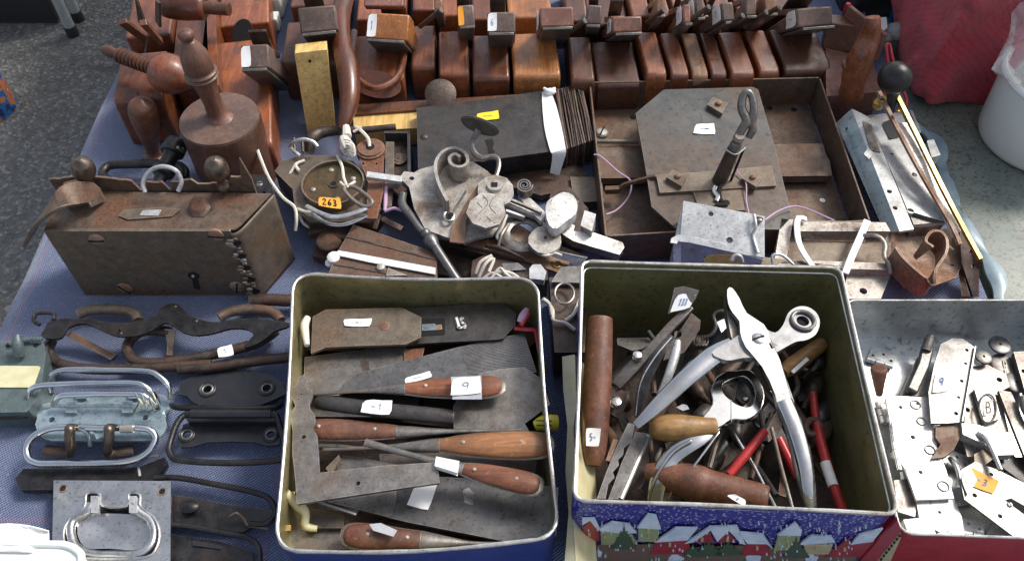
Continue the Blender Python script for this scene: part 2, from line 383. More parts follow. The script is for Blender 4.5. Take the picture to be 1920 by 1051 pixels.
DIG = {'0': [[(0.2, 0.5), (0.35, 0.9), (0.65, 0.9), (0.8, 0.5), (0.65, 0.1), (0.35, 0.1), (0.2, 0.5)]],
 '1': [[(0.3, 0.7), (0.55, 0.92), (0.5, 0.08)]], '2': [[(0.2, 0.75), (0.5, 0.93), (0.78, 0.7), (0.2, 0.1), (0.85, 0.12)]],
 '3': [[(0.2, 0.85), (0.6, 0.9), (0.7, 0.65), (0.42, 0.52), (0.75, 0.35), (0.6, 0.1), (0.2, 0.15)]],
 '5': [[(0.8, 0.9), (0.3, 0.9), (0.25, 0.55), (0.65, 0.55), (0.75, 0.3), (0.5, 0.08), (0.2, 0.15)]],
 '6': [[(0.7, 0.9), (0.3, 0.55), (0.25, 0.25), (0.5, 0.08), (0.75, 0.25), (0.6, 0.48), (0.28, 0.38)]],
 '9': [[(0.72, 0.6), (0.45, 0.45), (0.25, 0.68), (0.5, 0.92), (0.74, 0.75), (0.6, 0.1)]],
 '-': [[(0.15, 0.5), (0.85, 0.5)]], 'B': [[(0.25, 0.1), (0.25, 0.9), (0.65, 0.85), (0.65, 0.58), (0.25, 0.52), (0.75, 0.45), (0.7, 0.12), (0.25, 0.1)]],
 'S': [[(0.8, 0.85), (0.4, 0.93), (0.25, 0.7), (0.7, 0.42), (0.7, 0.15), (0.2, 0.1)]], 'T': [[(0.1, 0.9), (0.9, 0.9)], [(0.5, 0.9), (0.5, 0.05)]],
 'L': [[(0.25, 0.95), (0.25, 0.1), (0.8, 0.1)]], 'J': [[(0.7, 0.95), (0.7, 0.3), (0.45, 0.08), (0.2, 0.3)]], '~': [[(0.0, 0.4), (0.2, 0.6), (0.4, 0.4), (0.6, 0.6), (0.8, 0.42), (1.0, 0.55)]], 'C': [[(0.8, 0.8), (0.45, 0.93), (0.2, 0.5), (0.45, 0.08), (0.8, 0.2)]]}
def sticker(parent, q, z=None, mat='paper', text='', tmat='ink', lift=0.0006, nm='price_label', margin=0.27, wt=0.03, th=0.00025):
    """four corners: top-left, top-right, bottom-right, bottom-left as the writing reads"""
    c = [V(p, z) for p in q]; n = newell(c)
    if n.dot(CAM-c[0]) < 0: n = -n
    c = [p+n*lift for p in c]; mb = MB()
    G = [[(c[0].lerp(c[1], i/3)).lerp(c[3].lerp(c[2], i/3), j/3)+n*random.uniform(0, 0.0003) for i in range(4)] for j in range(4)]
    jt = random.uniform(0.04, 0.1); G[0][3] = G[0][3]+n*0.0012; G[3][0] = G[3][0]+n*0.0009
    G[0][0] = G[0][0].lerp(G[1][1], jt*3); G[3][3] = G[3][3].lerp(G[2][2], jt*2)
    fl = [g for r_ in G for g in r_]; vs = fl+[g-n*th for g in fl]
    fs = [(j*4+i, j*4+i+1, j*4+i+5, j*4+i+4) for j in range(3) for i in range(3)]
    ed = [0, 1, 2, 3, 7, 11, 15, 14, 13, 12, 8, 4]
    fs += [(ed[i], ed[(i+1) % 12], ed[(i+1) % 12]+16, ed[i]+16) for i in range(12)]
    mb.add(vs, fs, mat)
    lab = build(nm, mb, parent, smooth=60)
    if text:
        wb = MB(); ct = len(text); W = (c[1]-c[0]).length; Hh = (c[3]-c[0]).length
        for i, ch in enumerate(text):
            for st in DIG.get(ch, []):
                x0 = margin+(1-2*margin)*i/ct; xw = (1-2*margin)/ct*0.9
                pts = []
                for (a, b) in st:
                    s = x0+a*xw; t = margin+(1-b)*(1-2*margin)
                    pts.append(c[0].lerp(c[1], s).lerp(c[3].lerp(c[2], s), t)+n*0.0005)
                pts = smooth_poly(pts, 3, False) if len(pts) > 2 else pts
                for a, b in zip(pts, pts[1:]):
                    d = (b-a)
                    if d.length < 1e-7: continue
                    d.normalize(); s_ = d.cross(n)*min(W, Hh)*wt; a2 = a-d*s_.length*0.5; b2 = b+d*s_.length*0.5
                    wb.add([a2+s_, a2-s_, b2-s_, b2+s_], [(0, 1, 2, 3)], tmat)
        if wb.v: build('handwriting', wb, lab)
    return lab
def one(name, label, cat, mb, group=None, **k):
    return tag(build(name, mb, None, **k), label, cat, group)
# ------------------------------------------------------------------ enlarged-view coordinates of the photo -> photo pixels
VW = {'a': (0, 0, 3.284), 'b': (500, 0, 3.284), 'c': (1000, 0, 3.284), 'd': (1440, 0, 3.283), 'e': (0, 270, 3.284), 'f': (480, 220, 3.285), 'g': (740, 220, 3.285),
      'h': (1090, 140, 2.92), 'i': (1420, 180, 2.766), 'j': (0, 540, 3.284), 'k': (0, 780, 3.4286), 'l': (510, 510, 3.4286), 'm': (510, 760, 3.4286),
      'n': (1070, 480, 3.285), 'o': (1070, 730, 3.048), 'p': (1560, 540, 2.0556)}
def q(k, *pts, z=None):
    x0, y0, s = VW[k]; out = []
    for p in pts:
        zz = p[2] if len(p) > 2 else z
        out.append((x0+p[0]/s, y0+p[1]/s) if zz is None else (x0+p[0]/s, y0+p[1]/s, zz))
    return out
def q1(k, x, y, z=None): return q(k, (x, y), z=z)[0]
# ------------------------------------------------------------------ special materials
def mk_asphalt():
    m, t, b = newmat('asphalt'); co = coord(t, 1.0)
    v = t.nodes.new("ShaderNodeTexVoronoi"); v.inputs["Scale"].default_value = 150; t.links.new(co, v.inputs["Vector"])
    n = ns(t, co, 60, 8, 0.75); c = mix(t, ramp(t, n, [(0.3, 0.0), (0.7, 1.0)]), (0.065, 0.066, 0.065), (0.17, 0.17, 0.162))
    c = mix(t, ramp(t, v.outputs["Color"], [(0.62, 0.0), (0.9, 0.6)]), c, (0.34, 0.33, 0.31))
    v2 = t.nodes.new("ShaderNodeTexVoronoi"); v2.inputs["Scale"].default_value = 26; t.links.new(co, v2.inputs["Vector"])
    c = mix(t, ramp(t, v2.outputs["Distance"], [(0.0, 1.0), (0.09, 0.8), (0.11, 0.0)]), c, mix(t, ramp(t, v2.outputs["Color"], [(0.72, 0.0), (0.74, 1.0)]), c, (0.7, 0.68, 0.6)))
    c = mix(t, ramp(t, ns(t, co, 5, 5, 0.7, .5), [(0.52, 0.0), (0.66, 0.55)]), c, (0.045, 0.044, 0.042))
    t.links.new(c, b.inputs["Base Color"]); b.inputs["Roughness"].default_value = 0.85
    bump(t, v.outputs["Distance"], b, 0.7, 0.006)
def mk_cloth():
    m, t, b = newmat('denim'); tc = t.nodes.new("ShaderNodeTexCoord"); sx = t.nodes.new("ShaderNodeSeparateXYZ"); t.links.new(tc.outputs["Object"], sx.inputs[0])
    def wv(rot, sc):
        mp = t.nodes.new("ShaderNodeMapping"); mp.inputs["Rotation"].default_value = (0, 0, rot); t.links.new(tc.outputs["Object"], mp.inputs[0])
        x = t.nodes.new("ShaderNodeTexWave"); x.inputs["Scale"].default_value = sc; x.inputs["Distortion"].default_value = 1.2; x.inputs["Detail"].default_value = 2; t.links.new(mp.outputs[0], x.inputs[0]); return x.outputs["Fac"]
    w1 = wv(0.9, 135); w2 = wv(-0.55, 150); co = coord(t, 1.0)
    c = mix(t, ramp(t, w1, [(0.45, 0.0), (0.75, 0.75)]), (0.032, 0.050, 0.125), (0.18, 0.235, 0.36))
    c = mix(t, ramp(t, w2, [(0.72, 0.0), (0.95, 0.45)]), c, (0.25, 0.29, 0.45))
    c = mix(t, ramp(t, ns(t, co, 420, 3, 0.7), [(0.60, 0.0), (0.70, 0.6)]), c, (0.42, 0.44, 0.5))
    c = mix(t, ramp(t, ns(t, co, 9, 4, 0.6), [(0.35, 0.35), (0.65, 0.0)]), c, (0.022, 0.03, 0.10))
    c = mix(t, ramp(t, ns(t, coord(t, 1.0, 8.0), 6, 6, 0.7, .6), [(0.56, 0.0), (0.72, 0.35)]), c, (0.14, 0.12, 0.11))
    # woven red check lines
    for axis, step, off in ((0, 0.30, 0.079), (1, 0.42, 0.135)):
        a = t.nodes.new("ShaderNodeMath"); a.operation = 'ADD'; a.inputs[1].default_value = 10+off; t.links.new(sx.outputs[axis], a.inputs[0])
        f = t.nodes.new("ShaderNodeMath"); f.operation = 'MODULO'; f.inputs[1].default_value = step; t.links.new(a.outputs[0], f.inputs[0])
        l = t.nodes.new("ShaderNodeMath"); l.operation = 'LESS_THAN'; l.inputs[1].default_value = 0.0035; t.links.new(f.outputs[0], l.inputs[0])
        k = t.nodes.new("ShaderNodeMath"); k.operation = 'MULTIPLY'; t.links.new(l.outputs[0], k.inputs[0]); t.links.new(ramp(t, w2, [(0.4, 0.0), (0.65, 0.45)]), k.inputs[1])
        c = mix(t, k.outputs[0], c, (0.36, 0.10, 0.16))
    t.links.new(c, b.inputs["Base Color"]); b.inputs["Roughness"].default_value = 0.9
    b.inputs["Sheen Weight"].default_value = 0.25
    wr_ = ns(t, coord(t, (1, 0.45, 1), 2.0), 16, 3, 0.5, 1.2); hh = t.nodes.new('ShaderNodeMath'); hh.operation = 'MULTIPLY_ADD'; hh.inputs[1].default_value = 9.0; t.links.new(wr_, hh.inputs[0]); t.links.new(w1, hh.inputs[2])
    bump(t, hh.outputs[0], b, 0.7, 0.0012)
def mk_snow():
    m, t, b = newmat('snow_print'); co = coord(t, 1.0)
    v = t.nodes.new("ShaderNodeTexVoronoi"); v.inputs["Scale"].default_value = 340; t.links.new(co, v.inputs["Vector"])
    c = mix(t, ramp(t, v.outputs["Distance"], [(0.0, 1.0), (0.26, 0.8), (0.34, 0.0)]), (0.035, 0.03, 0.23), (0.46, 0.48, 0.66))
    t.links.new(c, b.inputs["Base Color"]); b.inputs["Roughness"].default_value = 0.3
def mk_red_bag():
    m, t, b = newmat('red_bag'); tc = coord(t, 1.0)
    w = t.nodes.new("ShaderNodeTexWave"); w.inputs["Scale"].default_value = 75; w.bands_direction = 'Z'; w.inputs["Distortion"].default_value = 2.5; w.inputs["Detail"].default_value = 3; t.links.new(tc, w.inputs[0])
    w2 = t.nodes.new("ShaderNodeTexWave"); w2.inputs["Scale"].default_value = 60; w2.bands_direction = 'DIAGONAL'; w2.inputs["Distortion"].default_value = 4.0; t.links.new(tc, w2.inputs[0])
    n = ns(t, tc, 7, 5, 0.6)
    c = mix(t, ramp(t, n, [(0.35, 0.0), (0.65, 1.0)]), (0.46, 0.018, 0.04), (0.70, 0.045, 0.075))
    c = mix(t, ramp(t, w.outputs["Fac"], [(0.55, 0.0), (0.95, 0.22)]), c, (0.5, 0.08, 0.08))
    c = mix(t, ramp(t, w2.outputs["Fac"], [(0.6, 0.0), (0.95, 0.3)]), c, (0.10, 0.004, 0.008))
    t.links.new(c, b.inputs["Base Color"]); b.inputs["Roughness"].default_value = 0.38; b.inputs["Sheen Weight"].default_value = 0.2
    h = t.nodes.new('ShaderNodeMath'); h.operation = 'ADD'; t.links.new(ns(t, tc, 16, 8, 0.7, 1.5), h.inputs[0]); t.links.new(n, h.inputs[1]); bump(t, h.outputs[0], b, 1.0, 0.02)
def mk_slab():
    m, t, b = newmat('slab'); co = coord(t, 1.0)
    n = ns(t, co, 14, 6, 0.6); f = ns(t, co, 210, 3, 0.6, 0.8); g = ns(t, coord(t, (1, 1, 1), 5.0), 90, 3, 0.5, 2.5)
    c = mix(t, ramp(t, n, [(0.35, 0.0), (0.65, 1.0)]), (0.12, 0.15, 0.135), (0.23, 0.245, 0.195))
    c = mix(t, ramp(t, f, [(0.54, 0.0), (0.62, 0.75)]), c, (0.07, 0.06, 0.045)); c = mix(t, ramp(t, g, [(0.64, 0.0), (0.68, 0.7)]), c, (0.07, 0.06, 0.05))
    t.links.new(c, b.inputs["Base Color"]); b.inputs["Roughness"].default_value = 0.45; bump(t, f, b, 0.2, 0.001)
def mk_film(name, a, col=(0.8, 0.8, 0.8)):
    m, t, b = newmat(name); b.inputs["Base Color"].default_value = (*col, 1); b.inputs["Roughness"].default_value = 0.25
    n = ns(t, coord(t, 1.0), 30, 4, 0.6); t.links.new(ramp(t, n, [(0.35, a), (0.65, a*0.45)]), b.inputs["Alpha"]); bump(t, n, b, 0.6, 0.004)
def mk_bucket_print():
    m, t, b = newmat('bucket_print'); co = coord(t, 1.0); n = ns(t, co, 22, 3, 0.5)
    c = ramp(t, n, [(0.0, (0.02, 0.03, 0.12)), (0.44, (0.02, 0.13, 0.36)), (0.5, (0.5, 0.17, 0.06)), (0.58, (0.36, 0.10, 0.05)), (0.64, (0.5, 0.42, 0.3))], True)
    t.links.new(c, b.inputs["Base Color"]); b.inputs["Roughness"].default_value = 0.35
mk_asphalt(); mk_cloth(); mk_snow(); mk_red_bag(); mk_slab(); mk_film('clear_film', 0.5); mk_film('milky_film', 0.75, (0.75, 0.77, 0.77)); mk_bucket_print()
plain('slab_edge', (0.17, 0.25, 0.29), 0.35, c2=(0.30, 0.38, 0.42), scale=45, bs=0.9)
plain('print_white', (0.66, 0.72, 0.78), 0.35, c2=(0.48, 0.57, 0.66)); plain('print_red', (0.36, 0.03, 0.03), 0.35, c2=(0.25, 0.02, 0.02)); plain('print_green', (0.03, 0.10, 0.045), 0.35, c2=(0.08, 0.08, 0.035), scale=300)
plain('print_lime', (0.25, 0.33, 0.14), 0.35, c2=(0.33, 0.33, 0.16)); plain('print_earth', (0.13, 0.13, 0.09), 0.35, c2=(0.2, 0.08, 0.05), scale=200); plain('foil', (0.62, 0.55, 0.30), 0.35, 0.3, c2=(0.75, 0.70, 0.45), scale=60, bs=1.0); plain('print_cream', (0.5, 0.4, 0.22), 0.35)
# ------------------------------------------------------------------ setting
GZ = -0.55
mb = MB(); n_ = 24
mb.add([(-30, -20, GZ), (30, -20, GZ), (30, 40, GZ), (-30, 40, GZ)], [(0, 1, 2, 3)], 'asphalt')
tag(build('ground', mb), 'dark grey speckled asphalt ground', None, kind='structure')
def slab_outline():
    e = [(1600, 0), (1660, 90), (1692, 190), (1745, 250), (1768, 300), (1782, 350), (1808, 400), (1832, 450), (1862, 500), (1886, 560), (1905, 650), (1925, 760), (1960, 1051)]
    L = smooth_poly([P(x, y, -0.012) for x, y in e], 5, False)
    for i, v in enumerate(L): v.x += 0.0015*math.sin(i*0.9)+0.003*math.sin(i*0.35+1)
    return L
L = slab_outline(); far = [Vector((1.6, L[-1].y, -0.012)), Vector((1.6, L[0].y+0.3, -0.012)), Vector((L[0].x, L[0].y+0.3, -0.012))]
mb = MB(); plate(mb, L+far, None, 0.53, 'slab', down=(0, 0, -1))
tag(build('stone_ledge', mb, bevel=0.008), 'speckled grey-green stone ledge', None, kind='structure')
mb = MB(); tube(mb, [v+Vector((0.002*math.sin(i*0.5), 0, -0.004)) for i, v in enumerate(L)], [0.008+0.0015*math.sin(i*0.8) for i in range(len(L))], 'slab_edge', metres=True, smooth=2, flat=(1.3, 0.6))
one('rolled_plastic', 'wrinkled blue-grey plastic sheet rolled along the edge of the stone ledge', 'plastic sheet', mb)
# table and cloth
t = thing('trestle_table', 'low table hidden under the blue cloth', 'table', Vector((0, 0.7, GZ)))
mb = MB(); boxm(mb, (-0.515, 0.12, -0.034), (1.0, 0, 0), (0, 1.3, 0), (0, 0, 0.03), 'wood_tan'); build('tabletop', mb, t, bevel=0.003)
for lx in (-0.45, 0.42):
    for ly in (0.2, 1.34):
        mb = MB(); boxm(mb, (lx, ly, GZ+0.001), (0.04, 0, 0), (0, 0.04, 0), (0, 0, 0.514), 'wood_tan'); build('leg', mb, t, bevel=0.003)
def cloth():
    mb = MB(); xs = [-0.526+i*(1.028/70) for i in range(71)]; ys = [0.10+j*(1.34/90) for j in range(91)]
    prof = [(-0.535-0.012*math.sin(k), -0.05*k-0.004, k) for k in range(5, 0, -1)]
    vs = []; W = len(xs)+5
    for j, y in enumerate(ys):
        for (x, z, k) in prof: vs.append((x-0.010*k*abs(math.sin(y*19+k*0.4)), y, z))
        for i, x in enumerate(xs):
            zz = 0.0014*noise.noise(Vector((x*14, y*9, 0)))-0.0012-0.004*max(0, noise.noise(Vector((x*5+y*9, y*2.2-x*3, 4)))-.15)
            if i == 0: zz -= 0.003
            xx = x+(0.004*noise.noise(Vector((0, y*7, 3))) if i == 0 else 0)
            vs.append((xx, y, zz))
    fs = [(j*W+i, j*W+i+1, (j+1)*W+i+1, (j+1)*W+i) for j in range(90) for i in range(W-1)]
    mb.add(vs, fs, 'denim'); o = one('tablecloth', 'blue woven denim cloth with thin red check lines covering the low table', 'tablecloth', mb, smooth=80)
    s = o.modifiers.new('thick', 'SOLIDIFY'); s.thickness = 0.001; s.offset = -1
cloth()
# ------------------------------------------------------------------ tins
def rrect(c, r, z, k=7):
    out = []
    for i in range(4):
        a, b, d = c[i-1], c[i], c[(i+1) % 4]; u = (a-b).normalized(); v = (d-b).normalized()
        for j in range(k+1):
            s = j/k; p0 = b+u*r; p1 = b+v*r
            p = p0*(1-s)**2+b*2*s*(1-s)+p1*s*s; out.append(Vector((p.x, p.y, z)))
        # bow the following edge slightly
        e0 = b+v*r; u2 = (b-d).normalized(); e1 = d+u2*r; nn = Vector((v.y, -v.x, 0))
        for j in range(1, 6):
            s = j/6; p = e0.lerp(e1, s)+nn*BOW[i]*math.sin(math.pi*s); out.append(Vector((p.x, p.y, z)))
    return out
def tin(name, label, c, H, r, mout, min_, rimm, bow=(0, 0, 0, 0), rim=0.0016, mfl=None):
    global BOW; BOW = bow
    c = [Vector((p.x, p.y, 0)) for p in c]; cen = sum(c, Vector())/4
    t = thing(name, label, 'tin', Vector((cen.x, cen.y, 0.0)))
    mb = MB(); top = rrect(c, r, H); N = len(top); bot = [Vector((p.x, p.y, 0.001)) for p in top]
    ins = [p+(cen-Vector((p.x, p.y, 0))).normalized()*0.0009 for p in top]; insb = [Vector((p.x, p.y, 0.002)) for p in ins]
    R = range(N)
    mb.add(top+bot, [(i, (i+1) % N, (i+1) % N+N, i+N) for i in R]+[tuple(range(N, 2*N))], mout)
    mb.add(ins+insb, [(i, (i+1) % N, (i+1) % N+N, i+N) for i in R], min_); mb.add(insb, [tuple(R)], mfl or min_)
    mb.add(top+ins, [(i, (i+1) % N, (i+1) % N+N, i+N) for i in R], rimm)
    build('tin_body', mb, t, smooth=40)
    mb = MB(); tube(mb, [p+Vector((0, 0, 0.0004)) for p in top], [rim*(1+0.18*math.sin(i*2.1)) for i in range(N)], rimm, closed=True, smooth=1, metres=True, k=8)
    build('rolled_rim', mb, t)
    return t, top, cen
T1, T1top, _ = tin('biscuit_tin', 'dark blue square tin with gold lining, full of wood-handled screwdrivers and plane irons', [P(552, 520, .09)+Vector((-.001, .004, 0)), P(1003, 527, .09)+Vector((.002, .003, 0)), P(1048, 1010, .09), P(517, 1036, .09)], 0.09, 0.022, 'blue_enamel', 'tin_gold', 'rim_metal', (0.004, 0.002, -0.004, 0.002), mfl='rust_dark')  # floor coloured dark to stand in for the deep gaps under the tools
TA = [P(1091, 490, .115), P(1575, 502, .115), P(1684, 964, .115), P(1076, 938, .115)]
T2, T2top, T2c = tin('village_tin', 'blue tin printed with snowy village houses, full of pliers and wooden handles', TA, 0.115, 0.010, 'snow_print', 'tin_olive', 'rim_metal', (0.001, 0.001, 0.001, 0.001), mfl='rust_dark')  # dark floor colour, in place of the lining, keeps heap gaps dark
TB = [P(1583, 563, .068), P(2040, 563, .068), P(2130, 1015, .068), P(1688, 1000, .068)]
T3, T3top, _ = tin('silver_tin', 'red edged open tin with bright silver inside, full of hinges and door bolts', TB, 0.068, 0.012, 'red_paint', 'tin_silver', 'rim_metal', rim=0.0011)
# inner bead of the village tin
BOW = (0, 0, 0, 0)
mb = MB(); cs = [T2c+(Vector((p.x, p.y, 0))-T2c)*0.985 for p in TA]; lp = rrect(cs, 0.009, 0.1085)
tube(mb, lp, 0.0010, 'rim_metal', closed=True, smooth=1, metres=True, k=6); build('inner_bead', mb, T2)
# printed village on the front wall of the tin
fa = Vector((TA[3].x, TA[3].y, 0)); fb = Vector((TA[2].x, TA[2].y, 0)); fn = Vector(((fb-fa).y, -(fb-fa).x, 0)).normalized()
if fn.y > 0: fn = -fn
fa2 = fa+fn*0.0015
def onfront(pts, lift): return [PV(1070+x/3.048, 730+y/3.048, fa2+fn*lift, fn) for x, y in pts]
def front(mb, pts, lift, mat):
    p = onfront(pts, lift); N = len(p); b = [v-fn*(0.0003+lift) for v in p]
    mb.add(p+b, [tuple(range(N))]+[(i, (i+1) % N, (i+1) % N+N, i+N) for i in range(N)], mat)
mb = MB()
front(mb, [(100, 905), (180, 880), (300, 895), (460, 880), (620, 905), (980, 890), (1160, 905), (1450, 900), (1640, 940), (1600, 1060), (100, 1060)], 0.0003, 'print_earth')
for x, y, w_, h_ in ((120, 930, 60, 25), (560, 960, 80, 30), (1000, 955, 90, 25), (1340, 960, 70, 30)): front(mb, [(x, y), (x+w_*0.4, y-h_), (x+w_, y-2), (x+w_*0.9, y+h_), (x+8, y+h_)], 0.0006, 'print_white')
H1 = [([(72, 785), (112, 748), (163, 800), (163, 865), (72, 865)], 'print_red'), ([(170, 805), (350, 825), (385, 885), (175, 885)], 'print_lime'), ([(387, 788), (505, 790), (500, 870), (387, 865)], 'print_lime'),
      ([(455, 940), (490, 852), (665, 855), (700, 940)], 'print_red'), ([(690, 872), (795, 808), (820, 875)], 'print_red'), ([(832, 872), (903, 808), (945, 872)], 'print_red'), ([(975, 945), (1000, 878), (1120, 880), (1145, 945)], 'print_red'),
      ([(1160, 920), (1187, 832), (1312, 832), (1300, 905)], 'print_lime'), ([(1330, 885), (1500, 882), (1475, 940), (1350, 940)], 'print_cream'), ([(1450, 955), (1590, 850), (1610, 885), (1735, 868), (1660, 955)], 'print_red')]
for p, m_ in H1: front(mb, p, 0.0008, m_)
for p in ([(66, 775), (66, 738), (138, 735), (170, 800), (150, 795), (110, 748)], [(165, 806), (170, 790), (235, 757), (335, 770), (378, 818), (300, 822)], [(380, 790), (440, 712), (490, 720), (516, 798)], [(480, 872), (600, 790), (725, 792), (668, 860)],
          [(650, 880), (790, 788), (800, 805), (700, 872)], [(790, 785), (952, 780), (1000, 885), (975, 880), (905, 805), (838, 868)], [(960, 815), (1100, 828), (1155, 910), (1120, 882), (1010, 880)], [(1180, 832), (1285, 760), (1322, 806), (1316, 834)],
          [(1300, 888), (1375, 835), (1490, 838), (1512, 872)], [(1600, 885), (1650, 830), (1785, 795), (1725, 868)]): front(mb, p, 0.0012, 'print_white')
for cx, by, w_, h_ in ((305, 905, 140, 120), (790, 945, 170, 75), (900, 940, 150, 70), (1290, 955, 150, 100), (700, 950, 120, 60)):
    pts = [(cx+w_*(0.5-abs(0.5-i/14))*(1 if i > 7 else -1)*0+(-w_/2+w_*i/14), by-h_*(1-abs(1-i/7))*(0.85+0.3*(i % 2))) for i in range(15)]
    front(mb, [(cx-w_/2, by+5)]+pts+[(cx+w_/2, by+5)], 0.0016, 'print_green')
for x, y in ((190, 830), (438, 800), (440, 830), (1235, 855), (1240, 885), (1060, 900), (560, 880), (745, 850), (890, 850), (1560, 905), (1400, 900), (100, 820)): front(mb, [(x, y), (x+14, y), (x+14, y+18), (x, y+18)], 0.002, 'print_cream')
rs = random.Random(4)
for i in range(150):
    x = rs.uniform(80, 1740); y = rs.uniform(760, 1010); w_ = rs.uniform(3, 6)
    if x-1600 > (1040-y)*.75-60: continue
    front(mb, [(x, y-w_), (x+w_, y), (x, y+w_), (x-w_, y)], 0.0021, 'print_white')
build('village_print', mb, T2, smooth=10)
mb = MB()
front(mb, [(1600, 1040), (1868, 742), (1888, 800), (1760, 960), (1700, 1040)], 0.0022, 'print_red')
front(mb, [(1706, 1040), (1764, 962), (1886, 812), (1888, 845), (1800, 1040)], 0.0019, 'print_cream')
for i in range(11): 
    x = 1885-i*15; y = 838-i*-19; front(mb, [(x-14, y), (x-4, y-12), (x+4, y-4), (x-6, y+8)], 0.0024, 'hole_dark')
build('ribbon_print', mb, T2, smooth=10)
# ------------------------------------------------------------------ wooden planes along the back
def plane(label, xl, xr, yt, h=0.055, L=0.25, mat='wood_mid', yaw=3.0, head=None, wedge=None, iron=True, cham=0.006, group='wooden moulding planes in the back row', name='wooden_plane', cat='wood plane', wmat='wood_grey', tagq=None, tmat='paper', lean=46, two=None, slot=0.085, z0=0.001):
    rj = random.Random(int(xl*7+yt)); h += rj.uniform(-.003, .002); yaw += rj.uniform(-1.0, 1.0)
    A = P(xl, yt, h); B = P(xr, yt, h); W = B.x-A.x; Y0 = A.y; X0 = (A.x+B.x)/2
    if head: H_ = P(head[0], head[1], h); yaw = math.degrees(math.atan2(-(H_.x-X0), H_.y-Y0))
    M = Matrix.Translation((X0, Y0, 0)) @ Matrix.Rotation(math.radians(yaw), 4, 'Z')
    t = thing(name, label, cat, Vector((X0, Y0, z0)), group)
    def w(x, y, z): return M @ Vector((x, y, z))
    lr = math.radians(lean+rj.uniform(-5, 6)); d = Vector((0, -math.cos(lr), math.sin(lr)))
    s = slot; c = cham
    prof = [(0.002, 0), (0, h-c*1.3), (c*0.35, h-c*0.4), (c*1.3, h), (s, h), (s+0.030, h-0.045), (s+0.036, h-0.045), (s+0.034, h), (L-0.01, h), (L, h-0.01), (L, 0)]
    N = len(prof); mb = MB(); b = c*0.55
    sec = [(-W/2, 1), (W/2, 1)]
    L0 = [w(-W/2, y, max(z, z0)) for y, z in prof]; R0 = [w(W/2, y, max(z, z0)) for y, z in prof]
    mb.add(L0+R0, [tuple(range(N)), tuple(range(2*N-1, N-1, -1))]+[(i, (i+1) % N, (i+1) % N+N, i+N) for i in range(N)], mat)
    build('body', mb, t, bevel=min(0.004, W*0.12), seg=3)
    if wedge:
        px, py, wpx, hpx, zc = wedge; C = P(px, py, zc); m = mpp(C); ww = wpx*m; hh = hpx*m*1.02
        Mr = Matrix.Rotation(math.radians(yaw+rj.uniform(-9, 9)), 3, 'Z'); ww *= rj.uniform(.86, 1.0); dd = (Mr @ d).normalized(); sd_ = (Mr @ Vector((1, 0, 0))); up = sd_.cross(dd)*-1
        if up.z < 0: up = -up
        mb = MB(); L_ = max(0.09, (C.z-h+0.03)/math.sin(lr)); o = C-sd_*ww/2-up*hh/2
        # tapering wedge with a notched neck
        tk = [(0, 1.0, 0), (-0.028, 1.0, 0), (-0.034, 0.80, 0), (-L_, 0.35, 0)]
        vs = []
        for (a, f, _) in tk:
            for sx, sy in ((0, 0), (1, 0), (1, f), (0, f)): vs.append(o+sd_*ww*sx+up*hh*sy+dd*a)
        fs = [(0, 1, 2, 3), (12, 15, 14, 13)]+[(i*4+j, i*4+(j+1) % 4, (i+1)*4+(j+1) % 4, (i+1)*4+j) for i in range(3) for j in range(4)]
        mb.add(vs, fs, wmat); wd = build('wedge', mb, t, bevel=0.0022)
        if iron:
            mb = MB(); boxm(mb, o-up*0.0045+sd_*ww*0.06-dd*L_, sd_*ww*0.88, up*0.0032, dd*(L_+0.006+random.uniform(0, 0.006)), 'steel_dull'); build('iron', mb, t, bevel=0.0006)
        if rj.random() < .8:
            mb = MB(); w2 = ww*rj.uniform(.5, .85); off = ww*rj.uniform(.05, .12); L2 = L_*.8; pr = rj.uniform(.012, .03); o2 = o+up*(hh*.55+.001)+dd*(-.036)+sd_*off
            plate_h = .008; boxm(mb, o2+up*hh*.25, sd_*w2, up*plate_h, -dd*.05+up*.006, wmat); mb2 = MB(); boxm(mb2, o2+up*(hh*.25+plate_h+.001)-dd*.02, sd_*w2*.9, up*.003, dd*(pr+.01)+up*.016, 'rust_dark'); build('stop', mb, t, bevel=.0015); build('cap_iron', mb2, t, bevel=.0006)
        if tagq:
            sx, tx = tagq      # on the left side of the wedge
            if px < 1000:
                a = o+up*hh*0.93+sd_*ww*.02+dd*.0006; b_ = a+sd_*min(ww*.34, .011)
            else:
                a = o+up*hh*0.95-sd_*0.0012-dd*0.028; b_ = o+up*hh*0.95-sd_*0.0012-dd*0.001
            sticker(wd, [a, b_, b_-up*hh*0.86, a-up*hh*0.86], mat=tmat, text=tx, lift=0.0006)
    if two:
        px, py, wpx, hpx, zc, m2 = two; C = P(px, py, zc); m = mpp(C); mb = MB(); boxm(mb, C-Vector((wpx*m/2, 0, hpx*m/2)), (wpx*m, 0, 0), (0, 0.04, 0.012), (0, -0.012, hpx*m), m2); build('stop_block', mb, t, bevel=0.002)
    return t
TG = 'upright wedge planes lined up at the back'
t = plane('dark worn plane behind the yellow boxwood block with a greyish wedge', 526, 636, 118, 0.06, 0.26, 'wood_dark', wedge=(596, 36, 78, 46, .115), name='wooden_plane')
d = plane('reddish plane with a rounded scooped heel and a wide orange wedge', 657, 757, 146, 0.05, 0.26, 'wood_mid', wedge=(727, 50, 82, 48, .10), wmat='wood_orange', tagq=(0, '1'), two=(722, 10, 74, 20, .10, 'wood_red'))
mb = MB(); tube(mb, [(664, 60, .054), (661, 110, .056), (668, 146, .057), (705, 166, .057), (742, 148, .057), (757, 110, .056), (752, 60, .054)], 6.5, 'wood_deep', k=10, smooth=5); build('moulded_edge', mb, d)
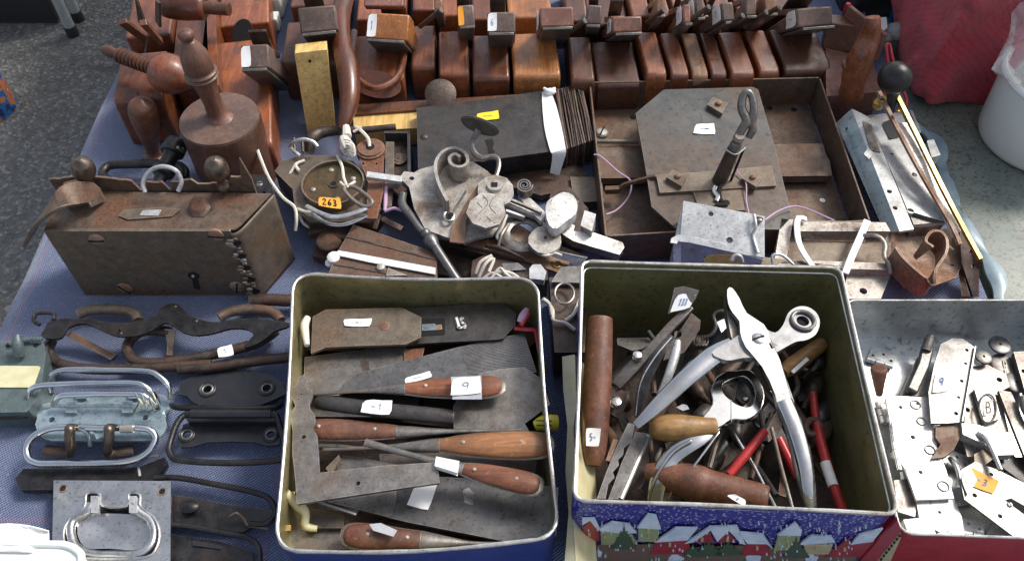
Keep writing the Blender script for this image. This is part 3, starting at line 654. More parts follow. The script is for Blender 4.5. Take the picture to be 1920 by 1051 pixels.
mb = MB(); lathe(mb, (707, 168, .012), (707, 158, .050), [(0, 44), (0.5, 46), (1, 44)], 'wood_deep', 28, flat=0.55, fdir=(0, 1, 0)); build('rounded_heel', mb, d)
plane('narrow reddish plane with a thin tilted wedge, just right of the scooped plane', 770, 816, 126, 0.055, 0.25, 'wood_mid', wedge=(822, 8, 18, 22, .105), wmat='wood_tan', iron=True)
plane('reddish plane whose wedge carries an orange sticker', 823, 880, 138, 0.055, 0.25, 'wood_mid', wedge=(874, 30, 32, 40, .105), tagq=(0, ''), tmat='paper_orange')
plane('deep brown plane between the orange-stickered one and the bright orange one', 886, 956, 146, 0.055, 0.25, 'wood_deep', wedge=(940, 42, 56, 38, .105), tagq=(0, '6'))
plane('bright orange-brown glossy plane with a white-tagged grey-pink wedge', 963, 1052, 142, 0.055, 0.25, 'wood_orange', wedge=(1044, 32, 66, 36, .105), wmat='wood_red', tagq=(0, '1'))
plane('narrow brown plane with a white tagged wedge beside the bright orange one', 1072, 1116, 150, 0.055, 0.25, 'wood_dark', yaw=2, wedge=(1114, 28, 28, 34, .105), tagq=(0, '19'))
plane('low dark plane with a pinkish square block wedge', 1120, 1202, 158, 0.045, 0.25, 'wood_dark', yaw=2, wedge=(1176, 46, 62, 28, .095), wmat='wood_red', tagq=(0, '9'))
for i, (xl, xr, yt, mt, wx, wy, ww_, wm, tx, lb) in enumerate([
    (1213, 1252, 140, 'wood_mid', 1238, 12, 18, 'wood_tan', None, 'narrow reddish plane right of the low dark one, wedge without tag'),
    (1260, 1294, 141, 'wood_mid', 1288, 26, 16, 'wood_red', '1', 'thin orange-red plane with a tall white sticker on its wedge'),
    (1300, 1330, 142, 'wood_tan', 1312, 14, 18, 'wood_grey', '2', 'thin greyish tan plane, palest of the narrow ones'),
    (1336, 1365, 141, 'wood_deep', 1365, 22, 26, 'wood_grey', '1', 'thin dark red plane right of the pale tan one'),
    (1373, 1418, 140, 'wood_mid', 1408, 12, 22, 'wood_grey', None, 'speckled brown plane with a plain greyish wedge'),
    (1426, 1465, 136, 'wood_mid', 1444, 8, 24, 'wood_tan', None, 'last narrow reddish plane before the wide dark glossy one')]):
    plane(lb, xl, xr, yt, 0.055, 0.25, mt, yaw=3.5, wedge=(wx, wy, ww_, 34, .105), wmat=wm, tagq=(0, tx) if tx else None, cham=0.007)
# thin iron shanks sticking out between the narrow planes
for i, (a, b) in enumerate([((1060, 66), (1096, 40)), ((1214, 42), (1244, 20)), ((1262, 60), (1328, 14)), ((1356, 56), (1392, 30)), ((1398, 52), (1436, 24)), ((1408, 44), (1460, 14)), ((788, 50), (826, 20))]):
    mb = MB(); tube(mb, [P(a[0], a[1], .075), P(b[0], b[1], .118)], [4.5, 5], 'rust_dark', smooth=0, k=8)
    tube(mb, [P(b[0], b[1], .118), P(b[0]+2, b[1]-1, .119)], [5.2, 5.0], 'steel_dull', smooth=0, k=8)
    one('iron_shank', ['rusty rod end rising by the pinkish block wedge', 'rusty rod end rising right of the low dark plane', 'long rusty rod slanting over the thin tan plane', 'rusty rod end over the thin dark red plane', 'rusty rod end over the speckled brown plane', 'rusty rod end over the last narrow reddish plane', 'rusty rod end over the narrow plane beside the scooped one'][i], 'metal rod', mb, 'iron shanks between the planes')
plane('wide dark glossy plane at the right end of the row with a broad white-tagged wedge', 1474, 1564, 132, 0.05, 0.25, 'wood_dark', yaw=3, wedge=(1528, 32, 78, 34, .095), tagq=(0, '-'), cham=0.012)
# plane with tote, right end
t = thing('handled_plane', 'plane with an upright curved brown handle at the right end of the row', 'wood plane', P(1600, 190, 0))
mb = MB(); plate(mb, [(1550, 180), (1654, 172), (1634, 110), (1548, 90), (1540, 40), (1600, 40), (1620, 30), (1560, 20), (1530, 90)][:4], .045, .044, 'wood_red'); build('body', mb, t, bevel=0.002)
mb = MB(); boxm(mb, P(1540, 96, .04), (0.004, 0.02, 0), (0.055, -0.01, 0), (0, 0.01, 0.035), 'wood_dark'); boxm(mb, P(1571, 60, .05), (0.006, 0, 0), (0.03, -0.06, 0), (0, 0, 0.04), 'wood_red'); build('fence', mb, t, bevel=0.0015)
mb = MB(); tube(mb, [(1596, 176, .045), (1598, 160, .058), (1606, 130, .078), (1618, 100, .10), (1630, 70, .118), (1636, 46, .135), (1637, 32, .143)], [24, 22, 26, 24, 20, 16, 13], 'wood_mid', k=16, smooth=5, flat=(0.95, 1.0))
tube(mb, [(1598, 130, .075), (1588, 122, .082), (1584, 126, .078)], [18, 12, 5], 'wood_mid', k=12); build('handle', mb, t)
# ------------------------------------------------------------------ left group
t = plane('dark plough plane at the left with a wooden screw arm and big round knob', 211, 300, 184, 0.072, 0.34, 'wood_deep', wedge=None, head=(288, 0), name='plough_plane', group='', cham=0.010)
mb = MB(); tube(mb, [P(258, 176, .0722), P(288, 4, .0722)], 0.0010, 'hole_dark', metres=True, smooth=0, k=4); build('seam', mb, t)
for k_, pp in enumerate([[(222, 46, .125), (238, 42, .13), (276, 70, .095), (272, 84, .09)], [(262, 48, .13), (276, 46, .13), (307, 82, .09), (300, 86, .088)]]):
    mb = MB(); plate(mb, pp, None, 0.007, 'wood_dark'); build('wedge', mb, t, bevel=0.001)
mb = MB(); plate(mb, q('a', (830, 0, .14), (842, 0, .14), (895, 150, .11), (850, 140, .11)), None, 0.003, 'rust_dark'); plate(mb, q('a', (955, 0, .14), (975, 20, .14), (980, 170, .11), (955, 130, .11)), None, 0.003, 'rust_dark'); build('iron', mb, t)
mb = MB(); A = V((192, 92, .105)); B = V((318, 138, .105))
lathe(mb, A, B, sprof([(0, 3), (0.03, 9), (0.12, 11), (0.22, 9), (0.26, 11)])+[(0.27+0.62*i/44, 15.5 if i % 4 < 2 else 11) for i in range(45)]+[(0.92, 12), (1, 12)], 'wood_dark', 16); build('threaded_arm', mb, t)
mb = MB(); lathe(mb, V((284, 128, .105)), V((372, 156, .095)), sprof([(0, 17), (0.10, 30), (0.34, 38), (0.6, 33), (0.82, 19), (1, 10)]), 'wood_deep', 28); build('knob', mb, t)
mb = MB(); lathe(mb, V((298, 8, .11)), V((386, 14, .11)), sprof([(0, 14), (0.15, 24), (0.5, 27), (0.9, 24), (1, 18)]), 'wood_deep', 26); lathe(mb, V((380, 14, .11)), V((430, 18, .11)), [(0, 12), (1, 12)], 'wood_dark', 16); build('nut', mb, t)
mb = MB(); plate(mb, [(322, 150), (372, 150), (392, -20), (338, -20)], .06, .05, 'wood_deep'); build('fence', mb, t, bevel=0.003)
for i, (x1, x2, m_, z_) in enumerate([(384, 402, 'wood_mid', .075)]):
    mb = MB(); plate(mb, [(x1+2, -20), (x2, -20), (x2+8, 160), (x1+8, 160)], z_, 0.05, m_); one('wooden_rail', 'narrow upright reddish rail behind the turned stamp handle', 'wood rail', mb, bevel=0.002)
t = plane('long reddish bench plane standing right of the turned wooden stamp', 404, 510, 276, 0.055, 0.50, 'wood_mid', head=(458, 0), wedge=(478, 106, 58, 44, .115), name='bench_plane', group='', slot=0.20, tagq=(0, ''), lean=50)
mb = MB(); lathe(mb, P(454, 62, .0545), P(454, 62, .0565), [(0, 18), (1, 17)], 'hole_dark', 24, flat=1.5, fdir=(0, 1, 0)); build('mouth', mb, t)
mb = MB(); tube(mb, [(470, 128, .085), (492, 134, .095)], [7, 6], 'wood_tan', smooth=0); build('peg', mb, t)
# turned stamp
t = thing('turned_stamp', 'dark turned wooden cylinder with a tall knobbed handle standing on its flat disc', 'wooden stamp', P(412, 320, 0))
C = V((411, 222, .092)); R_ = 75*mpp(C); mb = MB(); base = Vector((C.x, C.y, 0.001))
lathe(mb, base, C-Vector((0, 0, 0.002)), [(0, R_*0.97), (0.25, R_*0.99), (0.94, R_), (1, R_*0.985)], 'mallet_wood', 48, metres=True)
build('barrel', mb, t)
mb = MB(); lathe(mb, C-Vector((0, 0, 0.002)), C+Vector((0, 0, 0.003)), [(0, R_*0.985), (0.5, R_*0.97), (0.75, R_*0.6), (1.0, R_*0.3)], 'mallet_end', 48, metres=True); build('end_disc', mb, t)
mb = MB(); top = V((362, 60, .228)); top = Vector((C.x-0.006, C.y+0.004, Zup(Vector((C.x, C.y, 0)), 60)))
lathe(mb, C, top, sprof([(0, 34), (0.03, 27), (0.10, 19), (0.3, 19), (0.47, 25), (0.50, 31), (0.52, 28), (0.545, 31), (0.57, 27), (0.62, 28), (0.74, 25), (0.86, 14), (0.885, 10), (0.90, 11), (0.94, 15), (0.98, 12), (1.0, 3)], 6), 'mallet_wood', 32)
build('handle', mb, t)
mb = MB(); b0 = P(290, 296, 0); lathe(mb, b0, V((262, 184, .085)), sprof([(0, 22), (0.04, 20), (0.12, 12), (0.4, 19), (0.7, 26), (0.9, 23), (1.0, 6)]), 'wood_dark', 28)
one('handled_tool', 'dark pear-shaped wooden handle standing left of the turned stamp', 'tool handle', mb)
mb = MB(); lathe(mb, (334, 262, .055), (292, 352, .04), sprof([(0, 10), (0.05, 20), (0.28, 22), (0.33, 15), (0.55, 15), (0.60, 21), (0.72, 20), (0.78, 12), (1, 10)]), 'iron_black', 24)
tube(mb, [(333, 276, .072), (343, 284, .06), (340, 270, .05)], 3, 'steel_dull', smooth=3); one('door_knob_spindle', 'black turned iron spindle knob behind the big chest lock', 'door knob', mb)
mb = MB(); tube(mb, [(205, 340, .02), (192, 328, .02), (200, 313, .02), (225, 308, .02), (320, 308, .02), (345, 318, .02), (346, 336, .02)], 8.5, 'iron_black', k=12); plate(mb, [(236, 345), (300, 345), (300, 362), (236, 362)], .02, .01, 'iron_black')
one('iron_loop', 'black iron loop handle lying behind the big chest lock', 'iron loop', mb)
# big chest lock
t = thing('chest_lock', 'big rusty iron chest lock standing on edge with two round knobs and a broad hasp', 'lock', P(320, 552, 0))
bl = P(160, 553, 0.001); br = P(497, 553, 0.001); zt = Zup(bl, 433); zt2 = zt
mb = MB(); dd = Vector((0, 0.048, 0.0))
br0 = br; br = br-Vector((0.0105, 0, 0)); face = [bl, br, Vector((br.x, br.y, zt)), Vector((bl.x, bl.y, zt))]
plate(mb, face, None, 0.0025, 'rust_plate', holes=[(363, 518, 5.5)])
build('front_plate', mb, t, bevel=0.0008)
mb = MB(); plate(mb, [Vector((bl.x, bl.y+.0026, zt-.0004)), *[Vector((br.x+.0008+.028*a_+.004*min(1, a_*6)-.0014, br.y+.0026+.0485*max(0, (a_-.08)/.92), zt-.0004)) for a_ in (0, .08, .17, .5, .98)], Vector((bl.x-.003, bl.y+.052, zt+.001))], None, 0.002, 'rust_brown'); build('top_plate', mb, t, bevel=0.0006)
br = br0
mb = MB(); bk = bl+Vector((-0.006, .054, 0)); bk2 = br+Vector((0.004, .054, 0)); N = 40; top = []
for i in range(N+1):
    s = i/N; p = bk.lerp(bk2, s); e = 0.014+0.004*math.sin(s*9)+0.002*noise.noise(Vector((s*30, 0, 0)))-(0.012 if 0.42 < s < 0.47 or 0.55 < s < 0.60 or 0.86 < s < 0.9 else 0)-(0.008 if 0.72 < s < 0.9 else 0)
    if s > 0.955: e += 0.026*(1-abs(s-0.975)/0.02) if abs(s-0.975) < 0.02 else 0
    top.append(p+Vector((0, 0, zt+e)))
plate(mb, [bk, bk2]+top[::-1], None, 0.0022, 'rust_brown'); build('back_plate', mb, t)
mb = MB(); sidep = [];  # curved right side: a leaf bent round the corner with punched scallops
nu, nv = 14, 26; vs = []
for j in range(nv+1):
    z = 0.001+(zt-0.002)*j/nv
    for i in range(nu+1):
        s = i/nu; a = s*math.pi/2; x = br.x-0.0095+0.028*s+0.004*min(1, s*6); y = br.y-0.0015+0.0515*max(0, (s-.08)/.92)
        vs.append(Vector((x, y, z)))
W1 = nu+1
mb.add(vs, [(j*W1+i, j*W1+i+1, (j+1)*W1+i+1, (j+1)*W1+i) for j in range(nv) for i in range(nu)], 'rust_brown')
o = build('side_leaf', mb, t, smooth=60); o.data.materials[0] = MATS['rust_plate']; sm = o.modifiers.new('s', 'SOLIDIFY'); sm.thickness = 0.0015; sm.offset = 1
for j in range(5):
    z = 0.012+j*(zt-0.02)/4.3; x = br.x-0.0065; y = br.y-0.0026; c = Vector((x, y, z)); nn = Vector((0.25, -0.97, 0)).normalized()
    mb = MB(); lathe(mb, c-nn*0.0008, c+nn*0.0008, [(0, .0046), (1, .0040)], 'hole_dark', 12, metres=True)
    for k_ in range(5):
        a1 = 2.0+k_*0.6; u = nn.orthogonal().normalized(); v_ = nn.cross(u); p = c+nn*0.0008+(Vector((-0.85, -0.3, 0)).normalized()*math.cos(k_*0.75-1.5)+Vector((0, 0, 1))*math.sin(k_*0.75-1.5))*0.0072
        ball(mb, p+Vector((0, 0, 0.0015*math.sin(k_*5+j))), 0.0026+0.0006*math.sin(j*3+k_), 'rust_pale' if (k_+j) % 3 == 0 else 'rust_plate', 7, (1.3, 0.5, 1.0), metres=True)
    build('scallop', mb, t)
mb = MB(); a0 = face[0]+Vector((-.0005, -.003, 0))
kp = circ(PV(363, 517, face[0]+Vector((0, -.0006, 0)), Vector((0, -1, 0))), Vector((0, -1, 0)), 0.0062, 16); lathe(mb, kp[0].lerp(kp[8], .5), kp[0].lerp(kp[8], .5)+Vector((0, -0.0004, 0)), [(0, .0058), (1, .0058)], 'hole_dark', 16, metres=True)
kk = [PV(x, y, face[0]+Vector((0, -.0004, 0)), Vector((0, -1, 0))) for x, y in [(359, 518), (369, 518), (376, 541), (372, 543), (363, 539)]]; plate(mb, kk, None, 0.0003, 'hole_dark'); ball(mb, kp[0].lerp(kp[8], .5)+Vector((0, -.001, .001)), 0.0018, 'rust_pale', 8, metres=True); build('keyhole', mb, t)
for (x, y) in ((182, 448), (406, 440), (234, 539), (445, 536)): screw(t, PV(x, y, face[0], Vector((0, -1, 0))), 0, 0, 15 if y < 500 else 14, 'rust_orange', (0, -1, 0), 'screw_head')
mb = MB(); c = V((376, 392, zt)); lathe(mb, c, c+Vector((0, -.002, .006)), [(0, .0115), (0.6, .012), (1, .008)], 'rust_brown', 6, metres=True); lathe(mb, c+Vector((0, 0, .005)), c+Vector((0, -.003, .010)), [(0, .008), (0.6, .0095), (1, .006)], 'rust_red', 9, metres=True); build('hex_bolt', mb, t, bevel=0.0008)
mb = MB(); plate(mb, [(222, 404), (232, 393), (300, 389), (338, 392), (322, 405), (240, 411)], zt+.0018, .0008, 'rust_plate'); plate(mb, [(262, 403), (268, 394), (303, 393), (296, 404)], zt+.0024, .0004, 'galvanised'); build('rubbed_bar', mb, t)
for (x, y, x2, y2) in ((148, 312, 166, 352), (399, 312, 415, 350)):
    mb = MB(); b1 = V((x2+6, y2+4, zt+.004)); b2 = V((x, y-14, zt+0.052)); lathe(mb, b1, b2, sprof([(0, 11), (0.12, 14), (0.25, 8), (0.38, 9), (0.52, 19), (0.7, 22), (0.88, 17), (1, 4)]), 'iron_ball', 24); build('knob', mb, t)
mb = MB()
hs = [V(p) for p in q('e', (600, 370, zt+.006), (560, 300, zt+.018), (440, 310, zt+.03), (330, 380, zt+.028), (240, 470, zt+.008), (175, 590, zt-.03))]
hw = [0.017, 0.018, 0.020, 0.022, 0.022, 0.017]
hs2 = smooth_poly(hs, 4, False); vs = []; N = len(hs2)
for i, p in enumerate(hs2):
    tt = (hs2[min(i+1, N-1)]-hs2[max(i-1, 0)]).normalized(); s = i/(N-1)*(len(hw)-1); w_ = hw[int(s)]+(hw[min(int(s)+1, 5)]-hw[int(s)])*(s-int(s)); u = Vector((0.25, 1, 0.1)).normalized()
    u = (u-tt*u.dot(tt)).normalized(); nn = tt.cross(u); j = 0.0012*noise.noise(Vector((i*0.7, 0, 0)))
    vs += [p-u*w_*0.55+nn*.0018, p+u*w_*0.55+nn*.0018+u*j, p+u*w_*0.55-nn*.0018+u*j, p-u*w_*0.55-nn*.0018]
mb.add(vs, [(i*4+j, i*4+(j+1) % 4, i*4+4+(j+1) % 4, i*4+4+j) for i in range(N-1) for j in range(4)]+[(3, 2, 1, 0), ((N-1)*4, (N-1)*4+1, (N-1)*4+2, (N-1)*4+3)], 'rust_brown')
e0 = V(q1('e', 545, 350, zt)); boxm(mb, e0+Vector((-.016, -.012, 0)), (.020, .008, 0), (-.004, .020, 0), (0, 0, .018), 'rust_brown'); build('hasp', mb, t, bevel=0.0008)
mb = MB(); c = V((306, 338, zt+.012)); pts = [(272, 360, zt+.012), (268, 342, zt+.02), (282, 320, zt+.03), (306, 312, zt+.036), (330, 320, zt+.032), (340, 340, zt+.022), (334, 358, zt+.014)]; tube(mb, pts, 4.2, 'galvanised', smooth=6)
one('key_ring', 'bright steel ring standing on top of the big chest lock', 'ring', mb)
t = thing('iron_strap', 'short black iron strap with a screw between the chest lock and the round lock', 'iron strap', P(500, 360, .03))
mb = MB(); plate(mb, q('e', (1490, 190), (1640, 190), (1700, 330), (1690, 345), (1560, 345), (1500, 240)), .06, .01, 'iron_black', holes=[q1('e', 1625, 300)+(4,)]); build('strap', mb, t, bevel=0.001); screw(t, *q1('e', 1595, 245, .06), 7, 'steel_dull')
t = thing('boxwood_block', 'tall yellow boxwood block leaning against the dark plane', 'wood block', P(600, 250, 0))
mb = MB(); plate(mb, [P(552, 100, .105), P(613, 93, .105), P(630, 246, .003), P(577, 252, .003)], None, 0.026, 'wood_yellow'); build('block', mb, t, bevel=0.0012); mb = MB(); c = V((581, 115, .096)); lathe(mb, c, c+Vector((0, -.0006, .0004)), [(0, 3.2), (1, 3)], 'hole_dark', 10); build('nail_hole', mb, t)
mb = MB(); tube(mb, [(648, -20, .09), (640, 30, .092), (641, 80, .088), (652, 130, .082), (656, 180, .072), (648, 220, .062), (640, 242, .055)], [19, 17, 18, 21, 19, 14, 9], 'wood_deep', k=20, smooth=5)
lathe(mb, (640, 240, .056), (640, 252, .05), [(0, 5), (1, 4)], 'rust_dark', 10); one('curved_wood_tool', 'long glossy dark wooden handle curving down between the boxwood block and scooped plane', 'tool handle', mb)
mb = MB(); plate(mb, [(662, 196), (990, 176), (992, 190), (663, 214)], .032, .03, 'wood_dark'); one('dark_wood_rail', 'dark wooden rail lying in front of the plane heels', 'wood rail', mb, bevel=0.0015)
mb = MB(); plate(mb, [(662, 217), (784, 206), (790, 240), (664, 245)], .028, .026, 'wood_yellow'); one('boxwood_rail', 'short yellow boxwood strip beside the black plate stack', 'wood strip', mb, bevel=0.001)
mb = MB(); c = P(826, 176, .05); nn = (CAM-c).normalized()+Vector((0, 0.1, 0.5)); lathe(mb, c-nn.normalized()*.003, c, [(0, 29), (0.8, 29.5), (1, 28)], 'rust_dark', 32); one('round_plate', 'dull round metal disc leaning on the planes above the dark rail', 'metal disc', mb)
for k_, (x, y) in enumerate(((503, 222), (500, 250))):
    mb = MB(); ball(mb, (x, y, .006), 8, 'seed_tan', 12, (1, 0.6, 0.35)); one('wood_shaving', ['tan curled shaving beside the bench plane, nearer the planes', 'tan curled shaving beside the bench plane, nearer the round lock'][k_], 'shaving', mb)
# ------------------------------------------------------------------ middle: locks and iron pieces
def strg(name_parent, pts, r=3.2, mat='string_white', nm='string', z=0.0, label=None):
    mb = MB(); tube(mb, pts, r, mat, z=z, k=6, smooth=5)
    if name_parent is not None: return build(nm, mb, name_parent)
    return one(nm, label, 'string', mb)
def box4(mb, top, z, z0, mat, mside=None):
    """block whose top outline is given and whose sides drop vertically to z0"""
    T_ = [V(p, z) for p in top]; B_ = [Vector((p.x, p.y, z0)) for p in T_]; N = len(T_)
    mb.add(T_+B_, [tuple(range(N)), tuple(range(2*N-1, N-1, -1))], mat)
    mb.add(T_+B_, [(i, (i+1) % N, (i+1) % N+N, i+N) for i in range(N)], mside or mat)
# black plate stack with white band
t = thing('plate_lock', 'flat black iron box lock tied with a white band, marked with a yellow sticker', 'lock', P(900, 320, 0))
tl, tr, brr, bll = (783, 205, .040), (1022, 172, .040), (1036, 281, .040), (786, 314, .040)
mb = MB(); box4(mb, [tl, tr, brr, bll], .040, .004, 'iron_sheet', 'iron_black'); build('case', mb, t, bevel=0.0008)
mb = MB(); plate(mb, [(781, 203), (1024, 170), (1038, 283), (784, 317)], .0425, .0018, 'iron_sheet', holes=()); build('top_plate', mb, t, bevel=0.0005)
for i in range(17):
    s = i/16; x1 = 1030+s*58; y1 = 170-s*14; x2 = 1046+s*66; y2 = 284-s*22; h = .041+0.0015*math.sin(i*2.3)
    a = V((x1, y1, h)); b_ = V((x2, y2, h-0.002)); lo1 = Vector((a.x, a.y, .004)); lo2 = Vector((b_.x, b_.y, .004)); mid = a.lerp(b_, .5)+Vector((0.0016*math.sin(i), 0, 0.001))
    mb = MB(); th = 0.0019; vs = [lo1, lo2, b_, mid, a]; vs2 = [v+Vector((th, 0, 0)) for v in vs]
    mb.add(vs+vs2, [(0, 1, 2, 3, 4), (9, 8, 7, 6, 5)]+[(j, (j+1) % 5, (j+1) % 5+5, j+5) for j in range(5)], 'rust_dark' if i % 4 else 'rust_brown'); build('side_plate', mb, t, bevel=0.0004)
mb = MB(); plate(mb, q('b', (1345, 860), (1390, 855), (1400, 880), (1390, 915), (1405, 935), (1365, 945), (1362, 900), z=.0433), None, .0006, 'hole_dark'); build('keyhole', mb, t)
screw(t, *q1('b', 970, 840, .043), 7, 'rust_dark', slot=False, nm='rivet')
sticker(t, q('b', (1290, 700), (1425, 685), (1435, 735), (1300, 745), z=.0432), mat='paper_yellow', text='~', lift=.0003)
mb = MB(); bp = [V(p) for p in [(1024, 172, .0445), (1030, 200, .045), (1037, 240, .0455), (1045, 276, .046), (1048, 286, .044), (1046, 300, .034), (1040, 326, .016)]]
bar(mb, bp, [16, 26, 32, 30, 27, 22, 18], 0.0012, 'band_white', smooth=3, fdir=(0, -0.55, 0.85)); ball(mb, (1031, 172, .048), 11, 'band_white', 10, (1.1, .7, .6)); tube(mb, [(1020, 166, .048), (1030, 172, .050), (1040, 166, .048)], [3, 5, 3], 'band_white'); build('white_band', mb, t, smooth=80)
# lever handle lying over it
t = thing('lever_handle', 'bent iron lever with an oval cap lying on the black box lock', 'lever', P(905, 300, .05))
mb = MB(); c0 = V((900, 236, .088)); n = Vector((0.32, 0.85, 0.42)).normalized(); lathe(mb, c0-n*.0015, c0+n*.0035, [(0, .021), (0.3, .0225), (0.7, .019), (1, .009)], 'steel_dull', 28, metres=True, flat=1.0); build('cap', mb, t)
mb = MB(); tube(mb, [(897, 244, .086), (889, 258, .08), (884, 272, .074), (890, 288, .069), (904, 297, .067), (920, 293, .068), (933, 298, .068), (935, 312, .066), (930, 330, .064)], [7, 6, 6, 6.5, 6.5, 5, 5, 5, 5], 'steel_dull', k=8, flat=(1, .8)); build('lever', mb, t)
mb = MB(); plate(mb, q('g', (600, 350, .062), (650, 360, .062), (585, 440, .062), (505, 500, .06), (440, 640, .056), (430, 775, .052), (338, 765, .051), (360, 660, .054), (430, 540, .058), (520, 400, .062)), None, .0025, 'wood_tan'); build('fan_strap', mb, t, bevel=0.0008)
# speckled pale plate with scroll
t = thing('scroll_plate', 'pale rust-speckled iron plate with a curled scroll spring standing on it', 'lock plate', P(830, 380, .02))
mb = MB(); plate(mb, q('g', (30, 370), (60, 332), (120, 340), (150, 322), (260, 290), (480, 272), (570, 330), (640, 400), (700, 470), (680, 640), (600, 720), (500, 740), (430, 770), (330, 740), (190, 690), (120, 560), (90, 430), z=.047), None, .004, 'rust_pale', holes=[q1('g', 105, 375)+(5,)]); build('plate', mb, t, bevel=0.0008)
mb = MB(); sp = [(330, 555), (290, 480), (262, 400), (258, 320), (300, 255), (370, 232), (435, 262), (452, 315), (415, 345), (360, 335), (340, 295), (372, 268), (405, 285)]
bar(mb, q('g', *sp, z=.060), 5.5, .022, 'rust_pale', smooth=4); build('scroll', mb, t)
mb = MB(); tube(mb, q('g', (335, 562, .052), (345, 600, .052)), 7, 'steel_dull'); tube(mb, [V(q1('g', 335+30*math.cos(a), 608+30*math.sin(a), .053)) for a in [i*math.pi/5 for i in range(10)]], 3, 'steel_bright', closed=True, k=8); build('coil', mb, t)
mb = MB(); plate(mb, q('g', (415, 430, .062), (438, 442, .062), (350, 575, .054), (332, 560, .054)), None, .006, 'rust_pale'); build('pawl', mb, t, bevel=.0006)
# rosettes
def octa(x, y, rx, ry, z, n=9, ph=0.2): return [(x+rx*math.cos(ph+2*math.pi*i/n)*(1+.05*math.sin(i*2.2)), y+ry*math.sin(ph+2*math.pi*i/n), z) for i in range(n)]
mb = MB(); plate(mb, octa(929, 358, 35, 30, .066, 11), None, .003, 'rust_pale', holes=()); c = V((927, 350, .0665)); r = MB()
lathe(mb, c, c+Vector((0, 0, .003)), [(0, .0088), (1, .0078)], 'rust_pale', 20, metres=True); boxm(mb, c+Vector((-.0035, -.0035, .0031)), (.007, 0, 0), (0, .007, 0), (0, 0, .0004), 'hole_dark'); lathe(mb, c-Vector((0, 0, .045)), c, [(0, .006), (1, .006)], 'rust_dark', 12, metres=True)
one('pale_rosette', 'pale speckled rosette with a square hole beside the bent lever', 'rosette', mb, bevel=.0005)
mb = MB(); plate(mb, octa(912, 394, 37, 33, .070, 9), None, .004, 'rust_pale'); c = V((912, 394, .066)); lathe(mb, Vector((c.x, c.y, .012)), c, [(0, .011), (1, .011)], 'rust_dark', 16, metres=True)
for pl in ([(905, 366), (915, 380), (902, 396), (890, 410)], [(925, 370), (918, 386), (930, 400)], [(895, 380), (905, 390)], [(912, 405), (922, 415)]): tube(mb, [(x, y, .0702) for x, y in pl], .9, 'rust_dark', k=5)
one('cracked_disc', 'pale many-sided cracked disc in front of the square-holed rosette', 'metal disc', mb, bevel=.0005)
# twin spring and bright knob group = rim latch
t = thing('rim_latch', 'old brown and whitish rim latch with a large ring, bright rounded knob and square bolt', 'latch', P(1000, 450, .01))
mb = MB(); plate(mb, q('g', (430, 700), (520, 640), (700, 620), (900, 740), (1180, 855), (1040, 965), (850, 895), (650, 835), (430, 775), z=.030), None, .005, 'rust_orange'); build('base_plate', mb, t, bevel=.0008)
mb = MB(); plate(mb, q('g', (240, 745, .026), (430, 780, .026), (850, 900, .026), (848, 915, .026), (240, 765, .026)), None, .02, 'rust_dark'); build('edge_rail', mb, t)
mb = MB(); pp = [q1('g', 790+118*math.cos(a), 712+88*math.sin(a), .040) for a in [i*math.pi/10 for i in range(20)]]; tube(mb, pp, 9.5, 'steel_dull', closed=True, k=10, smooth=3, flat=(1.3, .5)); build('ring', mb, t)
mb = MB(); bar(mb, q('g', (680, 528, .055), (800, 575, .05), (910, 620, .046)), 15, .006, 'rust_pale'); bar(mb, q('g', (680, 580, .052), (800, 620, .046)), 6, .006, 'galvanised'); build('arm', mb, t, bevel=.0006)
mb = MB(); sp = []
for i in range(26): a = i*0.62; r_ = 50-i*1.5; sp.append(q1('g', 800+r_*math.cos(a), 435+r_*.85*math.sin(a), .058))
sp += q('g', (800, 435, .058)); bar(mb, sp, 2.4, .010, 'steel_dull', smooth=2); build('spiral_spring', mb, t)
mb = MB(); plate(mb, q('g', (760, 470), (840, 500), (935, 590), (900, 640), (860, 600), (790, 520), z=.052), None, .006, 'white_and_sunlit_metal'); build('spring_arm', mb, t, bevel=.0006)
mb = MB(); plate(mb, [(x_, y_, .068) for x_, y_ in ((1040, 368), (1056, 360), (1075, 366), (1083, 385), (1078, 402), (1062, 414), (1044, 428), (1030, 422), (1023, 398), (1026, 378))], None, .012, 'white_and_sunlit_metal', smooth=2); build('bright_knob', mb, t, bevel=.003, seg=3)
mb = MB(); plate(mb, octa(1022, 449, 31, 26, .052, 14), None, .005, 'rust_pale'); c = V((1023, 446, .052)); lathe(mb, c, c+Vector((0, 0, .002)), [(0, 4), (1, 3.4)], 'rust_dark', 12); lathe(mb, c-Vector((0, 0, .03)), c-Vector((0, 0, .005)), [(0, 12), (1, 14)], 'rust_dark', 14); build('speckled_disc', mb, t, bevel=.0008)
mb = MB(); plate(mb, q('g', (990, 690, .05), (1060, 640, .05), (1110, 665, .05), (1100, 700, .05), (1230, 710, .048), (1405, 770, .044), (1415, 800, .044), (1385, 845, .042), (1230, 800, .044), (1100, 760, .047)), None, .012, 'white_and_sunlit_metal', mside='steel_dull'); build('bolt', mb, t, bevel=.001)  # top whitened for sun glare, sides kept dull
mb = MB(); plate(mb, q('g', (1170, 572, .06), (1240, 595, .06), (1215, 700, .058), (1145, 665, .058)), None, .02, 'white_and_sunlit_metal', mside='rust_pale'); build('stop', mb, t, bevel=.001)
mb = MB(); plate(mb, q('g', (940, 840, .040), (1000, 825, .044), (1090, 845, .046), (1185, 865, .042), (1130, 930, .036), (1080, 990, .03), (1035, 960, .03), (1080, 890, .036), (1000, 870, .036)), None, .004, 'galvanised'); build('crumpled_tongue', mb, t, bevel=.0006)
